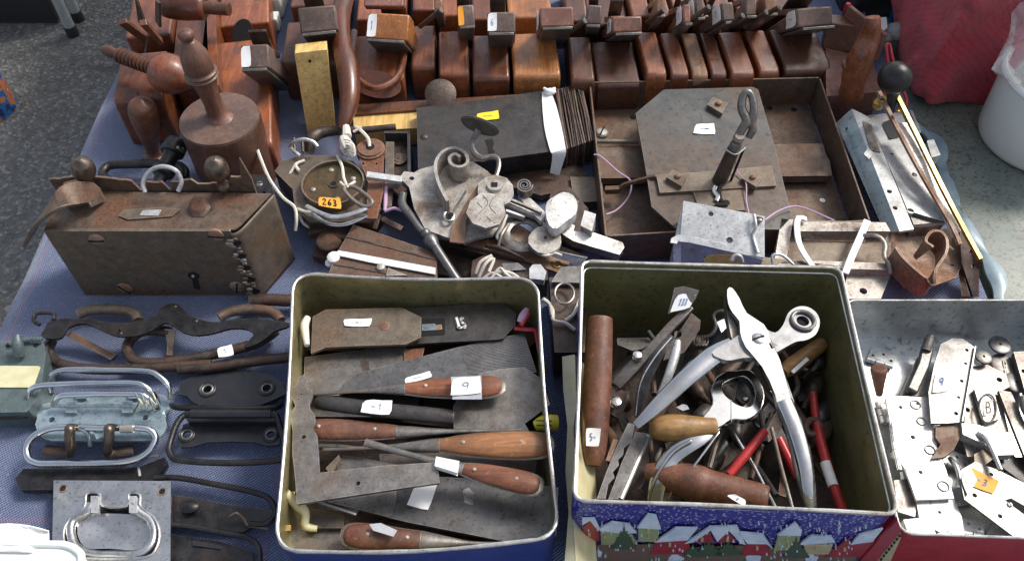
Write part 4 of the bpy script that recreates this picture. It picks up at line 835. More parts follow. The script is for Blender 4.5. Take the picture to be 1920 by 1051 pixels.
for pl in (((880, 830, .045), (930, 850, .05), (980, 835, .048), (1030, 850, .047)), ((650, 760, .04), (630, 730, .044), (660, 680, .05), (690, 600, .055))): strg(t, q('g', *pl), 3, nm='string')
# extra pieces of the heap
mb = MB(); box4(mb, q('g', (640, 250), (960, 205), (1180, 330), (1160, 420), (900, 480), (700, 420)), .010, .002, 'rust_dark'); one('thin_iron_plate', 'thin dark iron plate lying on the cloth in front of the black box lock', 'metal plate', mb, bevel=.0005)
t = thing('small_box_lock', 'small dark rusty box lock under the bright knob of the rim latch', 'lock', P(1070, 440, 0)); mb = MB(); box4(mb, q('g', (960, 470), (1080, 430), (1190, 560), (1240, 700), (1060, 760), (930, 640)), .026, .003, 'rust_dark'); build('case', mb, t, bevel=.0008)
for x_, y_ in ((1120, 520), (1175, 640)): screw(t, *q1('g', x_, y_, .026), 5, 'rust_plate', slot=False, nm='rivet')
mb = MB(); bar(mb, q('g', (690, 500, .062), (790, 540, .058), (905, 590, .054)), 5, .004, 'steel_dull'); screw_ = mb; one('flat_spring', 'thin flat steel spring between the cracked disc and the rim latch', 'spring', mb, bevel=.0004)
mb = MB(); tube(mb, q('g', (560, 790, .036), (640, 800, .04), (720, 830, .038), (800, 870, .034)), 4, 'rust_dark', k=8); tube(mb, q('g', (700, 660, .045), (660, 720, .046), (640, 790, .04)), 3.4, 'steel_dull', k=8); one('bent_wire', 'bent dark iron wire along the lower edge of the rim latch', 'wire', mb)
for (x_, y_, r_, lb) in ((560, 745, 7, 'left one of two small brass washers on the rim latch base'), (1000, 905, 7, 'right one of two small brass washers on the rim latch base')):
    mb = MB(); c = V(q1('g', x_, y_, .0305)); tube(mb, [c+Vector((math.cos(a), math.sin(a), 0))*r_*mpp(c) for a in [k*math.pi/6 for k in range(12)]], .0012, 'brass', metres=True, closed=True, smooth=2, k=7); one('brass_washer', lb, 'washer', mb)
mb = MB(); bar(mb, q('f', (700, 560, .03), (800, 640, .028), (900, 690, .026)), 12, .004, 'rust_brown'); bar(mb, q('f', (760, 600, .034), (730, 690, .03)), 9, .004, 'rust_dark'); one('iron_bracket', 'brown iron bracket between the round lock and the flat brown lock', 'bracket', mb, bevel=.0006)
mb = MB(); box4(mb, q('f', (1060, 760), (1330, 850), (1330, 1000), (1120, 960)), .012, .002, 'rust_dark'); one('dark_flat_lock', 'dark flat lock plate partly hidden beside the steel rod', 'lock plate', mb, bevel=.0006)
mb = MB(); box4(mb, q('h', (-60, 560), (110, 560), (125, 690), (-40, 700)), .014, .002, 'rust_plate'); one('drab_plate', 'drab metal plate beside the left wall of the open lock case', 'metal plate', mb, bevel=.0006)
# round lock with octagonal plate
t = thing('round_lock', 'round lock in a brown many-sided case tied with string and bearing an orange tag', 'lock', P(625, 390, 0))
mb = MB(); oc = q('f', (115, 330), (165, 265), (300, 232), (500, 235), (600, 270), (680, 350), (770, 560), (700, 640), (330, 640), (240, 560)[:2], (225, 440), z=.042)
plate(mb, oc, None, .0025, 'rust_plate', holes=()); build('case_plate', mb, t, bevel=.0006)
mb = MB(); box4(mb, [(a[0], a[1]) for a in oc], .0392, .012, 'rust_dark'); build('case_side', mb, t)
mb = MB(); c = V((627, 354, .0425)); cc = circ(c, Vector((0, 0, 1)), 63*mpp(c), 32); r0 = 58*mpp(c)
lathe(mb, c, c+Vector((0, 0, .011)), [(0, r0), (1, r0), (1, r0-.0016), (0.0, r0-.0016)], 'rust_plate', 40, metres=True); lathe(mb, c, c+Vector((0, 0, .007)), [(0, r0-.002), (0.9, r0-.0022), (1, r0*.93)], 'old_brass', 40, metres=True)
o_ = c+Vector((0, 0, .0072)); lathe(mb, o_, o_+Vector((0, 0, .0012)), [(0, .006), (0, .0055), (1, .0052)], 'rust_dark', 16, metres=True); lathe(mb, o_+Vector((0, 0, .0013)), o_+Vector((0, 0, .0015)), [(0, .0034), (1, .0034)], 'hole_dark', 12, metres=True); o0 = o_
build('round_cup', mb, t, bevel=.0003)
for a in (0.4, 1.8, 3.5, 5.0): screw(t, o0+Vector((math.cos(a)*r0*.66, math.sin(a)*r0*.66, .0005)), 0, 0, 5, 'rust_pale', slot=False, nm='rivet')
sticker(t, q('f', (385, 490), (520, 505), (530, 570), (388, 548), z=.060), mat='paper_orange', text='263', tmat='ink_black', lift=.0008, wt=.055, margin=.15)
mb = MB(); tube(mb, q('f', (310, 545, .058), (400, 590, .06), (500, 612, .06), (640, 575, .06), (690, 545, .058)), 5, 'steel_bright', k=8, flat=(1, .5)); tube(mb, q('f', (320, 575, .048), (440, 650, .05), (560, 655, .05), (680, 600, .05)), 4.5, 'steel_bright', k=8, flat=(1, .5)); build('white_strap', mb, t)
mb = MB(); tube(mb, q('f', (545, 440, .066), (585, 425, .066), (640, 450, .064), (710, 510, .062), (700, 545, .06), (655, 545, .06), (600, 510, .062), (560, 470, .065)), 4, 'steel_dull', closed=True, k=8); build('link', mb, t)
for pl in (((500, 240, .045), (530, 300, .06), (540, 370, .066), (560, 430, .066), (520, 400, .064)), ((300, 265, .045), (245, 290, .045), (265, 330, .046)), ((245, 290, .046), (205, 355, .04)), ((250, 560, .04), (300, 580, .045), (360, 590, .055)), ((260, 570, .04), (290, 650, .03), (360, 690, .02)), ((560, 430, .067), (610, 395, .066))): strg(t, q('f', *pl), 3.0)
strg(None, [(482, 279, .062), (490, 300, .06), (505, 335, .05), (530, 370, .045), (552, 388, .045), (556, 410, .04), (554, 432, .03)], 3.2, label='long loose white string end hanging between the chest lock and the round lock')
mb = MB(); tube(mb, q('f', (235, 130, .05), (240, 220, .045)), 3, 'rust_dark'); tube(mb, q('f', (285, 130, .052), (290, 215, .045)), 3, 'rust_dark'); tube(mb, q('f', (210, 180, .05), (230, 155, .058), (290, 135, .062), (350, 150, .06), (378, 180, .056)), 3.6, 'galvanised', k=7); tube(mb, q('f', (210, 185, .05), (270, 235, .048)), 2.6, 'string_white', k=7)
one('wire_staple', 'bent pale wire staple tied behind the round lock', 'wire', mb)
mb = MB(); tube(mb, q('f', (862, 58, .045), (760, 68, .045), (640, 80, .045), (500, 82, .045), (400, 95, .045), (345, 130, .045), (325, 215, .035)), [6, 6, 7, 9, 11, 12, 10], 'rust_dark', k=14)
one('bent_pipe', 'dark iron rod bent into a hook at its left end behind the round lock', 'iron rod', mb)
mb = MB(); tube(mb, q('f', (555, 60, .06), (560, 120, .062)), [7, 9], 'string_white', k=8); tube(mb, q('f', (540, 130, .06), (570, 190, .062), (600, 240, .055)), [9, 13, 6], 'string_white', k=9); tube(mb, q('f', (535, 180, .06), (560, 230, .058)), [7, 5], 'string_white')
for i in range(5): tube(mb, q('f', (530+i*4, 150+i*16, .065), (560+i*4, 140+i*16, .069), (595+i*3, 160+i*15, .066)), 2.2, 'rust_pale', k=5)
one('string_bundle', 'thick knotted bundle of string behind the round lock', 'string', mb)
t = thing('strap_hinge', 'brown rusty strap with a round eyed end beside the round lock', 'hinge', P(700, 340, .03))
mb = MB(); plate(mb, q('f', (632, 215), (640, 270), (672, 345), (690, 400), (680, 620), (745, 622), (782, 450), (785, 235), z=.050), None, .004, 'rust_red', holes=[q1('f', 660, 285)+(3,), q1('f', 742, 285)+(3,), q1('f', 720, 525)+(3,)]); build('strap', mb, t, bevel=.0006)
mb = MB(); c = V(q1('f', 705, 190, .053)); lathe(mb, c-Vector((0, 0, .01)), c+Vector((0, 0, .002)), [(0, 27), (0.8, 27), (0.82, 24), (1, 23)], 'rust_red', 28); lathe(mb, c+Vector((0, 0, .002)), c+Vector((0, 0, .0024)), [(0, 8.5), (1, 8.5)], 'hole_dark', 16); build('eye', mb, t)
mb = MB(); plate(mb, q('f', (800, 150), (850, 150), (850, 400), (835, 545), (790, 560), z=.042), None, .003, 'rust_plate'); build('back_leaf', mb, t)
strg(t, q('f', (615, 60, .06), (640, 75, .062), (690, 130, .06), (700, 180, .056)), 3.2); strg(t, q('f', (600, 90, .06), (650, 60, .064)), 2.6)
mb = MB(); bar(mb, q('f', (680, 358, .062), (900, 388, .055)), 15, .005, 'galvanised'); one('pale_tongue', 'short straight pale metal bar joining the strap and the scroll plate', 'metal bar', mb, bevel=.0006)
mb = MB(); box4(mb, q('f', (790, 92), (943, 92), (948, 440), (860, 440), (800, 300)), .03, .002, 'rust_dark'); plate(mb, q('f', (932, 92), (948, 92), (953, 440), (937, 440), z=.045), None, .04, 'iron_sheet'); plate(mb, q('f', (790, 85), (948, 85), (948, 97), (790, 97), z=.045), None, .04, 'iron_sheet')
c = V(q1('f', 882, 262, .031)); lathe(mb, c, c+Vector((0, 0, .003)), [(0, 15), (.7, 15), (.75, 10), (1, 9)], 'rust_brown', 22); c += Vector((0, 0, .003)); lathe(mb, c, c+Vector((0, 0, .001)), [(0, 4), (1, 3)], 'rust_dark', 10)
one('small_case_lock', 'narrow dark open case lock with a round boss left of the black box lock', 'lock', mb, bevel=.0005)
mb = MB(); bar(mb, q('f', (790, 440, .04), (860, 430, .045), (905, 470, .048)), 18, .006, 'rust_dark'); tube(mb, q('f', (800, 430, .045), (795, 575, .04)), 4, 'string_pink'); tube(mb, q('f', (795, 578, .042), (850, 560, .045), (910, 575, .046)), 3.2, 'string_pink'); one('pivot_link', 'small dark iron link tied with pink string under the pale bar', 'iron link', mb)
t = thing('steel_rod', 'grey steel rod with a collar sloping down behind the gold tin', 'steel rod', P(800, 450, .03))
mb = MB(); tube(mb, q('f', (905, 470, .05), (900, 530, .05), (940, 590, .05), (1000, 670, .048), (1035, 710, .046)), [7, 8, 8, 6.5, 7], 'steel_grey', k=12, flat=(1, .7)); build('shank', mb, t)
mb = MB(); lathe(mb, q1('f', 1032, 700, .047), q1('f', 1105, 800, .045), sprof([(0, 7), (.15, 11), (.3, 9), (.5, 14), (.75, 13), (1, 9)]), 'steel_grey', 20); build('collar', mb, t)
mb = MB(); tube(mb, q('f', (1100, 790, .045), (1225, 985, .035), (1270, 1050, .03)), [9, 10, 10], 'steel_grey', k=16, smooth=1); build('rod', mb, t)
# brown box with white band
t = thing('brown_bolt_lock', 'flat brown rusty lock wrapped in a white strap behind the gold tin', 'lock', P(720, 480, 0))
mb = MB(); box4(mb, q('f', (600, 660), (1110, 832), (1115, 960), (1105, 1060), (425, 1060), (430, 1000), (500, 830)), .040, .002, 'rust_brown'); build('case', mb, t, bevel=.0008)
for y1, y2 in ((735, 850), (905, 985)):
    mb = MB(); bar(mb, q('f', (560 if y1 < 800 else 480, y1, .0402), (1105, y2+25, .0402)), 3, .0014, 'rust_dark'); build('ridge', mb, t)
mb = MB(); plate(mb, q('f', (505, 818), (690, 850), (1105, 925), (1105, 965), (690, 888), (495, 845), z=.043), None, .0016, 'band_white'); ball(mb, q1('f', 478, 862, .040), 11, 'band_white', 10, (1.2, 1.3, .7)); ball(mb, q1('f', 455, 895, .034), 8, 'band_white', 10, (1.2, 1.3, .7)); build('white_band', mb, t, bevel=.0004)
screw(t, *q1('f', 770, 930, .040), 9, 'rust_pale', slot=False, nm='rivet', h=.9); mb = MB(); plate(mb, q('f', (815, 925), (850, 940), (930, 970), (800, 975), z=.042), None, .001, 'rust_pale'); build('rubbed_patch', mb, t)
t = thing('escutcheon_knob', 'brown round knob on a small plate below the round lock', 'door knob', P(615, 462, 0))
mb = MB(); plate(mb, q('f', (345, 850), (400, 720), (560, 740), (440, 868), z=.012), None, .01, 'rust_dark'); build('plate', mb, t, bevel=.0005)
mb = MB(); c = V(q1('f', 455, 762, .022)); lathe(mb, c-Vector((0, 0, .015)), c+Vector((0, 0, .006)), sprof([(0, 10), (.4, 14), (.7, 25), (.9, 23), (1, 8)]), 'rust_brown', 24); build('knob', mb, t)
mb = MB(); plate(mb, q('f', (340, 640), (600, 640), (620, 700), (560, 760), (430, 690), (320, 720), z=.028), None, .01, 'rust_dark'); one('dark_latch_plate', 'dark latch plate under the round lock, right above the brown knob', 'latch plate', mb, bevel=.0006)
# small string-tied bits behind the tins
t = thing('string_tied_locks', 'small locks tied with tangled white string just behind the gap between the tins', 'lock', P(960, 510, 0))
mb = MB(); box4(mb, q('g', (480, 880), (560, 845), (640, 870), (940, 930), (945, 1000), (470, 985)), .03, .002, 'rust_dark'); build('case', mb, t, bevel=.0006)
mb = MB(); plate(mb, q('g', (660, 900), (760, 895), (810, 935), (680, 945), z=.045), None, .004, 'steel_dull'); plate(mb, q('g', (830, 930), (850, 905), (900, 905), (935, 950), (920, 1000), (830, 990), z=.046), None, .008, 'galvanised'); build('staple', mb, t, bevel=.0008)
for pl in (((520, 980, .04), (560, 900, .05), (610, 870, .05), (580, 950, .045)), ((500, 960, .04), (530, 890, .048), (600, 850, .05)), ((600, 990, .045), (640, 950, .05), (720, 960, .05), (790, 1010, .045)), ((590, 1000, .045), (650, 930, .052), (700, 975, .05), (840, 1040, .04)), ((540, 1000, .04), (600, 960, .046), (660, 985, .05))): strg(t, q('g', *pl), 3.2)
t = thing('dark_rim_lock', 'dark lock case with wire ring and white string, in the gap between two tins', 'lock', P(1060, 600, 0))
mb = MB(); box4(mb, [(1030, 520), (1092, 515), (1100, 600), (1096, 660), (1040, 660)], .045, .003, 'rust_dark'); build('case', mb, t, bevel=.0008)
mb = MB(); plate(mb, [(1034, 528), (1052, 500), (1095, 498), (1095, 530)], .052, .006, 'steel_dull'); build('latch', mb, t, bevel=.0006)
mb = MB(); tube(mb, [(1058+18*math.cos(a), 550+19*math.sin(a), .054) for a in [i*math.pi/6 for i in range(12)]], 2.6, 'steel_dull', closed=True, k=8); build('wire_ring', mb, t)
for pl in ([(1022, 562, .06), (1036, 580, .05), (1038, 600, .05), (1060, 605, .05), (1078, 618, .048)], [(1018, 560, .062), (1030, 570, .056), (1034, 590, .05)], [(1060, 600, .05), (1076, 588, .05), (1088, 560, .05)]): strg(t, pl, 3.6)
# open case lock, right centre
t = thing('open_case_lock', 'large open rusty lock case with an octagonal steel plate and an upright key tube', 'lock', P(1370, 420, 0))
cz = .045; BL, BR, FR, FL = [V(p) for p in q('h', (42, 38, cz), (1300, 12, cz), (1575, 800, cz), (130, 885, cz))]
def wallm(mb, a, b, th, mat, z1=.045, z0=.003):
    d = (b-a).normalized(); n = Vector((-d.y, d.x, 0))*th; A_ = Vector((a.x, a.y, z0)); boxm(mb, A_, Vector((b.x-a.x, b.y-a.y, 0)), n, (0, 0, z1-z0), mat)
for a, b, nm, m_ in ((BL, BR, 'back_wall', 'rust_brown'), (FL, FR, 'front_wall', 'rust_brown'), (BR, FR, 'side_wall', 'rust_brown'), (BL, FL, 'side_wall', 'rust_brown')):
    mb = MB()
    sh = 0.0022; a2 = a+(b-a).normalized()*(0 if 'side' not in nm else .0025); b2 = b-(b-a).normalized()*(0 if 'side' not in nm else .0025)
    wallm(mb, a2, b2, .0022 if nm in ('side_wall', 'front_wall') else -.0022, m_, cz-(0.0005 if 'side' in nm else 0)); build(nm, mb, t, bevel=.0006)
mb = MB(); fl = [Vector((p.x, p.y, .0035)) for p in (BL, BR, FR, FL)]; ce = sum(fl, Vector())/4; fl = [ce+(p-ce)*.985 for p in fl]
plate(mb, fl, None, .002, 'rust_brown', holes=()); build('floor_plate', mb, t)
for (x, y) in ((285, 235), (1165, 192), (1030, 182), (1320, 688)):
    c = V(q1('h', x, y, .0037)); mb = MB(); lathe(mb, c, c+Vector((0, 0, .0004)), [(0, 6 if x != 1320 else 2), (1, 5)], 'hole_dark' if x != 1320 else 'galvanised', 12); build('hole', mb, t)
mb = MB(); plate(mb, q('h', (88, 392), (700, 385), (1320, 378), (1335, 430), (1360, 470), (1372, 552), (700, 560), (95, 566), z=.020), None, .010, 'rust_brown'); build('cross_plate', mb, t, bevel=.0008)
mb = MB(); tube(mb, q('h', (85, 365, .024), (312, 366, .024)), 4.5, 'rust_plate', k=10, smooth=0); build('rod', mb, t); screw(t, *q1('h', 112, 325, .022), 12, 'rust_pale', nm='bolt_head', h=.7)
mb = MB(); op = q('h', (297, 212), (452, 82), (940, 68), (968, 82), (1060, 400), (1152, 775), (1090, 846), (520, 842), (385, 722), (350, 500), z=.046); plate(mb, op, None, .003, 'steel_blue'); build('octagonal_plate', mb, t, bevel=.0006)
mb = MB(); plate(mb, q('h', (410, 548), (700, 530), (1040, 498), (1068, 606), (430, 646), z=.050), None, .0035, 'rust_plate'); build('cross_strap', mb, t, bevel=.0006)
mb = MB(); plate(mb, q('h', (610, 640), (895, 615), (900, 740), (650, 745), z=.0478), None, .0014, 'rust_plate'); build('lower_leaf', mb, t, bevel=.0004)
for (x, y, z_) in ((527, 565, .050), (938, 570, .050), (750, 168, .0462)):
    mb = MB(); pts = q('h', (x-62, y-5), (x-28, y-45), (x+52, y-12), (x+22, y+44), z=z_+.006); plate(mb, pts, None, .006, 'rust_plate'); build('square_nut', mb, t, bevel=.0008); screw(t, *q1('h', x, y-6, z_+.006), 6, 'rust_orange', nm='stud', slot=False, h=1.1)
mb = MB(); bar(mb, q('h', (130, 632, .02), (210, 628, .022), (240, 600, .03), (410, 556, .05)), [9, 9, 5, 6], .006, 'rust_brown', smooth=2); build('lever_arm', mb, t)
mb = MB(); bs_ = V(q1('h', 752, 590, .047)); tp_ = V(q1('h', 838, 400, .098)); ax = (tp_-bs_).normalized()
tube(mb, [bs_, tp_], [14, 12], 'rust_dark', k=20, smooth=0); lathe(mb, tp_, tp_+ax*.016, [(0, 11), (.3, 11.5), (.5, 9), (.8, 11), (1, 8)], 'steel_dull', 18); tube(mb, [tp_+Vector((.0102, 0, -.001)), bs_+Vector((.0125, 0, 0))], 0.0014, 'hole_dark', metres=True, smooth=0, k=6); tube(mb, [tp_-Vector((.0112, .0, .0)), tp_+Vector((.0, -.008, -.002)), tp_+Vector((.0115, 0, 0))], 0.0009, 'galvanised', metres=True, k=6); build('key_tube', mb, t)
mb = MB(); tube(mb, q('h', (850, 350, .108), (885, 290, .118), (905, 250, .124), (878, 185, .132), (885, 120, .142), (910, 95, .146), (935, 125, .142), (945, 200, .132), (930, 260, .122), (938, 300, .116), (915, 345, .108)), [7.5, 8.5, 9, 8.5, 7.5, 7, 7, 8, 9, 8, 6.5], 'steel_dull', k=12); build('key_bow', mb, t)
mb = MB(); tube(mb, q('h', (735, 610, .052), (728, 635, .051), (748, 665, .051), (738, 690, .050)), 4.5, 'steel_bright', k=8, flat=(1, .5)); tube(mb, q('h', (765, 600, .053), (755, 650, .051), (768, 690, .05), (798, 695, .05), (795, 708, .05), (735, 708, .05)), 4, 'hole_dark', k=8, flat=(1, .5)); build('key_bit', mb, t)
sticker(t, q('h', (625, 270), (725, 272), (742, 305), (735, 330), (612, 325), z=.0463)[:2]+q('h', (737, 330), (612, 325), z=.0463), text='-~', lift=.0006, wt=.03)
strg(t, q('h', (70, 437, .046), (110, 450, .046), (200, 530, .035), (268, 580, .03), (262, 660, .022), (200, 735, .015), (135, 765, .02)), 1.6, 'string_pink', 'pink_string')
strg(t, q('h', (1005, 795, .06), (1080, 745, .055), (1160, 720, .052), (1240, 735, .05), (1385, 798, .05)), 1.6, 'string_pink', 'pink_string'); strg(t, q('h', (848, 420, .08), (850, 520, .055), (900, 590, .054), (905, 700, .05), (940, 850, .05)), 1.3, 'string_pink', 'pink_string')
# silver case lock
t = thing('silver_case_lock', 'bright galvanised lock case behind the village tin with a folded metal strap', 'lock', P(1345, 480, 0))
mb = MB(); plate(mb, q('h', (560, 690, .082), (1003, 775, .082), (1003, 1000, .066), (900, 985, .066), (540, 905, .066)), None, .004, 'galvanised', holes=[q1('h', 710, 762)+(5,), q1('h', 812, 905)+(6.5,)]); build('face_plate', mb, t, bevel=.0008)
mb = MB(); T_ = [V(p) for p in q('h', (556, 692, .0775), (1001, 777, .0775), (1000, 1002, .061), (515, 880, .061))]; B_ = [Vector((p.x, p.y, .004)) for p in T_]
mb.add(T_+B_, [(0, 1, 2, 3), (7, 6, 5, 4)]+[(i, (i+1) % 4, (i+1) % 4+4, i+4) for i in range(4)], 'white_and_sunlit_metal'); build('case', mb, t, bevel=.0008)  # near-white case colour paints in the shine on its front side
mb = MB(); bar(mb, q('h', (505, 925, .066), (530, 895, .068), (700, 925, .067), (1000, 998, .064)), 14, .002, 'galvanised', smooth=2, fdir=(0, -.4, .9)); plate(mb, q('h', (505, 930, .062), (545, 925, .062), (545, 1040, .045), (505, 1030, .045)), None, .002, 'galvanised'); build('folded_strap', mb, t, bevel=.0005)
mb = MB(); tube(mb, q('h', (945, 765, .086), (955, 830, .082), (940, 880, .075), (968, 975, .07)), 3, 'galvanised'); screw(t, *q1('h', 975, 790, .083), 7, 'steel_dull'); build('wire', mb, t)
mb = MB(); plate(mb, q('h', (670, 1010, .062), (710, 985, .064), (830, 985, .066), (890, 1000, .064), (900, 1030, .06), (680, 1035, .058)), None, .004, 'brass'); tube(mb, q('h', (820, 1020, .07), (840, 990, .074), (870, 995, .074), (880, 1025, .068)), 4, 'galvanised'); one('brass_scrap', 'small yellowish brass piece behind the village tin rim under the silver lock', 'brass piece', mb, bevel=.0005)
# banded channel lock
t = thing('banded_channel_lock', 'rust speckled channel lock held by two pale straps behind the village tin', 'lock', P(1560, 500, 0))
mb = MB(); box4(mb, q('i', (125, 640), (180, 640), (665, 655), (692, 720), (690, 900), (440, 905), (90, 880)), .036, .003, 'rust_plate'); build('case', mb, t, bevel=.0008)
mb = MB(); plate(mb, q('i', (125, 635), (185, 640), (150, 850), (90, 850), z=.046), None, .01, 'rust_pale'); plate(mb, q('i', (205, 652), (665, 655), (690, 700), (215, 700), z=.048), None, .011, 'rust_pale'); plate(mb, q('i', (150, 850), (440, 858), (690, 868), (692, 900), (90, 885), z=.05), None, .012, 'rust_pale'); build('flange', mb, t, bevel=.001)
mb = MB(); plate(mb, q('i', (240, 712), (560, 722), (560, 755), (240, 748), z=.0372), None, .001, 'rust_orange'); build('rusty_strip', mb, t); screw(t, *q1('i', 282, 722, .038), 6, 'rust_pale', slot=False, nm='rivet')
mb = MB(); tube(mb, q('i', (550, 725, .056), (600, 722, .06), (640, 735, .06), (665, 775, .058), (660, 830, .056), (685, 870, .055), (690, 920, .05)), 5.5, 'steel_dull', k=10, flat=(1, .6)); build('arched_bar', mb, t)
for pl, w_ in ((((255, 640, .052), (215, 630, .056), (205, 680, .056), (215, 760, .055), (250, 830, .056), (300, 900, .05)), 11), (((570, 645, .056), (530, 740, .056), (490, 830, .058), (455, 920, .055)), 13)):
    mb = MB(); bar(mb, q('i', *pl), w_, .002, 'band_white', smooth=2); build('pale_strap', mb, t, bevel=.0004)
mb = MB(); plate(mb, q('i', (465, 930), (540, 905), (700, 905), (640, 1050), (440, 1050), z=.040), None, .004, 'rust_pale', holes=[q1('i', 550, 1010)+(7.5,)]); one('drilled_plate', 'tan plate with one big round hole at the back corner of the village tin', 'metal plate', mb, bevel=.0008)
mb = MB(); plate(mb, q('i', (-5, 830), (100, 842), (430, 880), (400, 930), (0, 905), z=.05), None, .004, 'rust_plate'); tube(mb, q('i', (80, 870, .056), (80, 825, .062), (130, 825, .062), (190, 875, .058)), 2.8, 'galvanised'); one('hasp_staple', 'flat hasp with a thin bright wire staple just behind the village tin', 'hasp', mb, bevel=.0005)
# spiral latch
t = thing('curl_latch', 'rust-orange speckled latch plate with a curled iron ribbon handle', 'latch', P(1740, 500, .0))
mb = MB(); plate(mb, q('i', (672, 722), (700, 685), (760, 668), (870, 665), (930, 700), (965, 745), (1010, 785), (1068, 812), (1055, 890), (1030, 940), (905, 985), (760, 985), (690, 830), z=.022), None, .003, 'rust_orange', holes=[q1('i', 1012, 878)+(4,), q1('i', 848, 702)+(3,)]); build('plate', mb, t, bevel=.0006)
mb = MB(); bar(mb, q('i', (692, 825, .055), (720, 870, .054), (780, 930, .052), (850, 985, .050), (890, 975, .052), (905, 930, .058), (950, 860, .060), (955, 790, .062), (925, 750, .062), (880, 748, .062), (850, 785, .060), (870, 815, .058)), 4.5, .028, 'rust_orange', smooth=4); build('ribbon', mb, t)
# galvanised case with channel
t = thing('galvanised_case_lock', 'long pale galvanised lock case with a bluish side and a black label on its panel', 'lock', P(1690, 320, 0))
mb = MB(); a, b, c, d = [V(p) for p in q('i', (490, 66, .048), (578, 108, .048), (812, 690, .048), (738, 700, .048))]; plate(mb, [a, b, c, d], None, .003, 'galvanised', holes=[q1('i', 715, 580)+(5,), q1('i', 685, 495)+(5,)]); build('edge_plate', mb, t, bevel=.0006)
mb = MB(); plate(mb, q('i', (548, 130), (590, 145), (600, 180), (640, 290), (590, 280), (575, 230), z=.0495), None, .001, 'steel_dull'); plate(mb, q('i', (552, 300), (575, 270), (600, 290), (580, 328), z=.0495), None, .001, 'galvanised'); build('latch_opening', mb, t)
mb = MB(); e, f = [V(p) for p in q('i', (410, 140, .034), (660, 705, .034))]; plate(mb, [a, d, f, e], None, .0015, 'zinc_side', holes=[q1('i', 462, 170)+(3.5,)]); build('channel_side', mb, t)
mb = MB(); plate(mb, q('i', (575, 100), (745, 82), (980, 655), (810, 670), z=.0465), None, .004, 'galvanised', holes=[q1('i', 795, 595)+(6.5,), q1('i', 700, 300)+(3,)]); box4(mb, q('i', (580, 104), (742, 86), (976, 651), (812, 666)), .0423, .003, 'steel_dull'); build('panel', mb, t, bevel=.0006)
sticker(t, q('i', (640, 140), (690, 126), (745, 215), (685, 226), z=.0469), mat='ink_black', text='8', tmat='paper', lift=.0004, nm='black_label'); screw(t, *q1('i', 815, 408, .0465), 5, 'steel_dull')
mb = MB(); box4(mb, q('i', (880, 232), (915, 225), (950, 305), (905, 318)), .05, .006, 'galvanised'); build('bolt', mb, t, bevel=.0008); mb = MB(); plate(mb, q('i', (790, 75), (805, 75), (850, 185), (838, 190), z=.035), None, .02, 'galvanised'); build('side_rail', mb, t, bevel=.0006)
# brass dividers and ball
t = thing('brass_dividers', 'pair of long thin brass arms sloping along the table edge below the black ball', 'dividers', P(1750, 330, .05))
mb = MB(); tube(mb, q('i', (630, -20, .085), (720, 160, .075), (860, 420, .065), (1000, 660, .05), (1050, 770, .045)), 4.2, 'rust_orange', k=4, square=True, smooth=2, flat=(.8, .8)); build('arm', mb, t)
mb = MB(); tube(mb, q('i', (725, 5, .085), (830, 215, .075), (960, 480, .065), (1070, 690, .05), (1155, 845, .04)), 4.6, 'brass', k=4, square=True, smooth=2, flat=(.8, .8)); build('arm', mb, t)
mb = MB(); plate(mb, q('i', (1050, 700, .04), (1080, 705, .04), (1165, 855, .03), (1150, 900, .02), (1150, 1040, .004), (1120, 1040, .004), (1060, 860, .03)), None, .004, 'rust_dark', holes=[q1('i', 1112, 805)+(4,), q1('i', 1118, 880)+(4,)]); plate(mb, q('i', (920, 700, .02), (1000, 680, .02), (1060, 770, .03), (1060, 880, .02), (1100, 1035, .01), (1060, 1035, .01), (1030, 820, .02)), None, .006, 'rust_brown'); build('end_plate', mb, t, bevel=.0005)
VW['z'] = (1560, 190, 4.203)
mb = MB(); plate(mb, q('z', (510, 170, .072), (600, 165, .072), (760, 470, .066), (940, 800, .056), (1040, 1000, .046), (960, 1060, .046), (860, 830, .056), (690, 510, .066)), None, .004, 'white_and_sunlit_metal'); build('pale_strip', mb, t, bevel=.0005)
screw(t, *q1('i', 640, 20, .087), 5, 'brass'); screw(t, *q1('i', 732, 75, .087), 5, 'brass')
mb = MB(); ball(mb, (1678, 146, .115), 31, 'iron_black', 32); tube(mb, [(1676, 165, .10), (1672, 190, .08), (1668, 210, .065)], [14, 9, 8], 'iron_black', k=14); one('black_ball_knob', 'round black ball knob at the top of the brass arms', 'ball knob', mb)
mb = MB(); lathe(mb, (1640, 185, .06), (1656, 200, .058), sprof([(0, 6), (.3, 16), (.7, 16), (1, 8)]), 'brass', 18); one('brass_button', 'small brass button knob left of the black ball', 'knob', mb)
mb = MB(); tube(mb, [(1665, 118, .09), (1662, 88, .10), (1668, 84, .10), (1674, 112, .09), (1690, 160, .06), (1700, 190, .05), (1690, 205, .05), (1684, 188, .06)], 3, 'red_rubber', k=8); one('red_cable', 'loop of thin red cable behind the black ball', 'cable', mb)
mb = MB(); tube(mb, [(1582, 30, .07), (1590, 8, .09), (1600, 22, .08), (1618, 34, .07)], 4, 'red_rubber', k=8); tube(mb, [(1640, 162, .03), (1656, 176, .03), (1650, 152, .04)], 8, 'red_rubber', k=8); one('red_strap', 'piece of red rubber strap behind the handled plane', 'strap', mb)
mb = MB(); box4(mb, [(1598, 40), (1618, 34), (1620, 52), (1640, 34), (1662, 32), (1664, 52), (1650, 62), (1610, 70), (1596, 58)], .03, .002, 'white_plastic'); box4(mb, [(1600, 80), (1650, 70), (1655, 90), (1606, 100)], .02, .002, 'white_plastic'); one('white_socket', 'white plastic socket pieces behind the curved plane handle', 'socket', mb, bevel=.002)
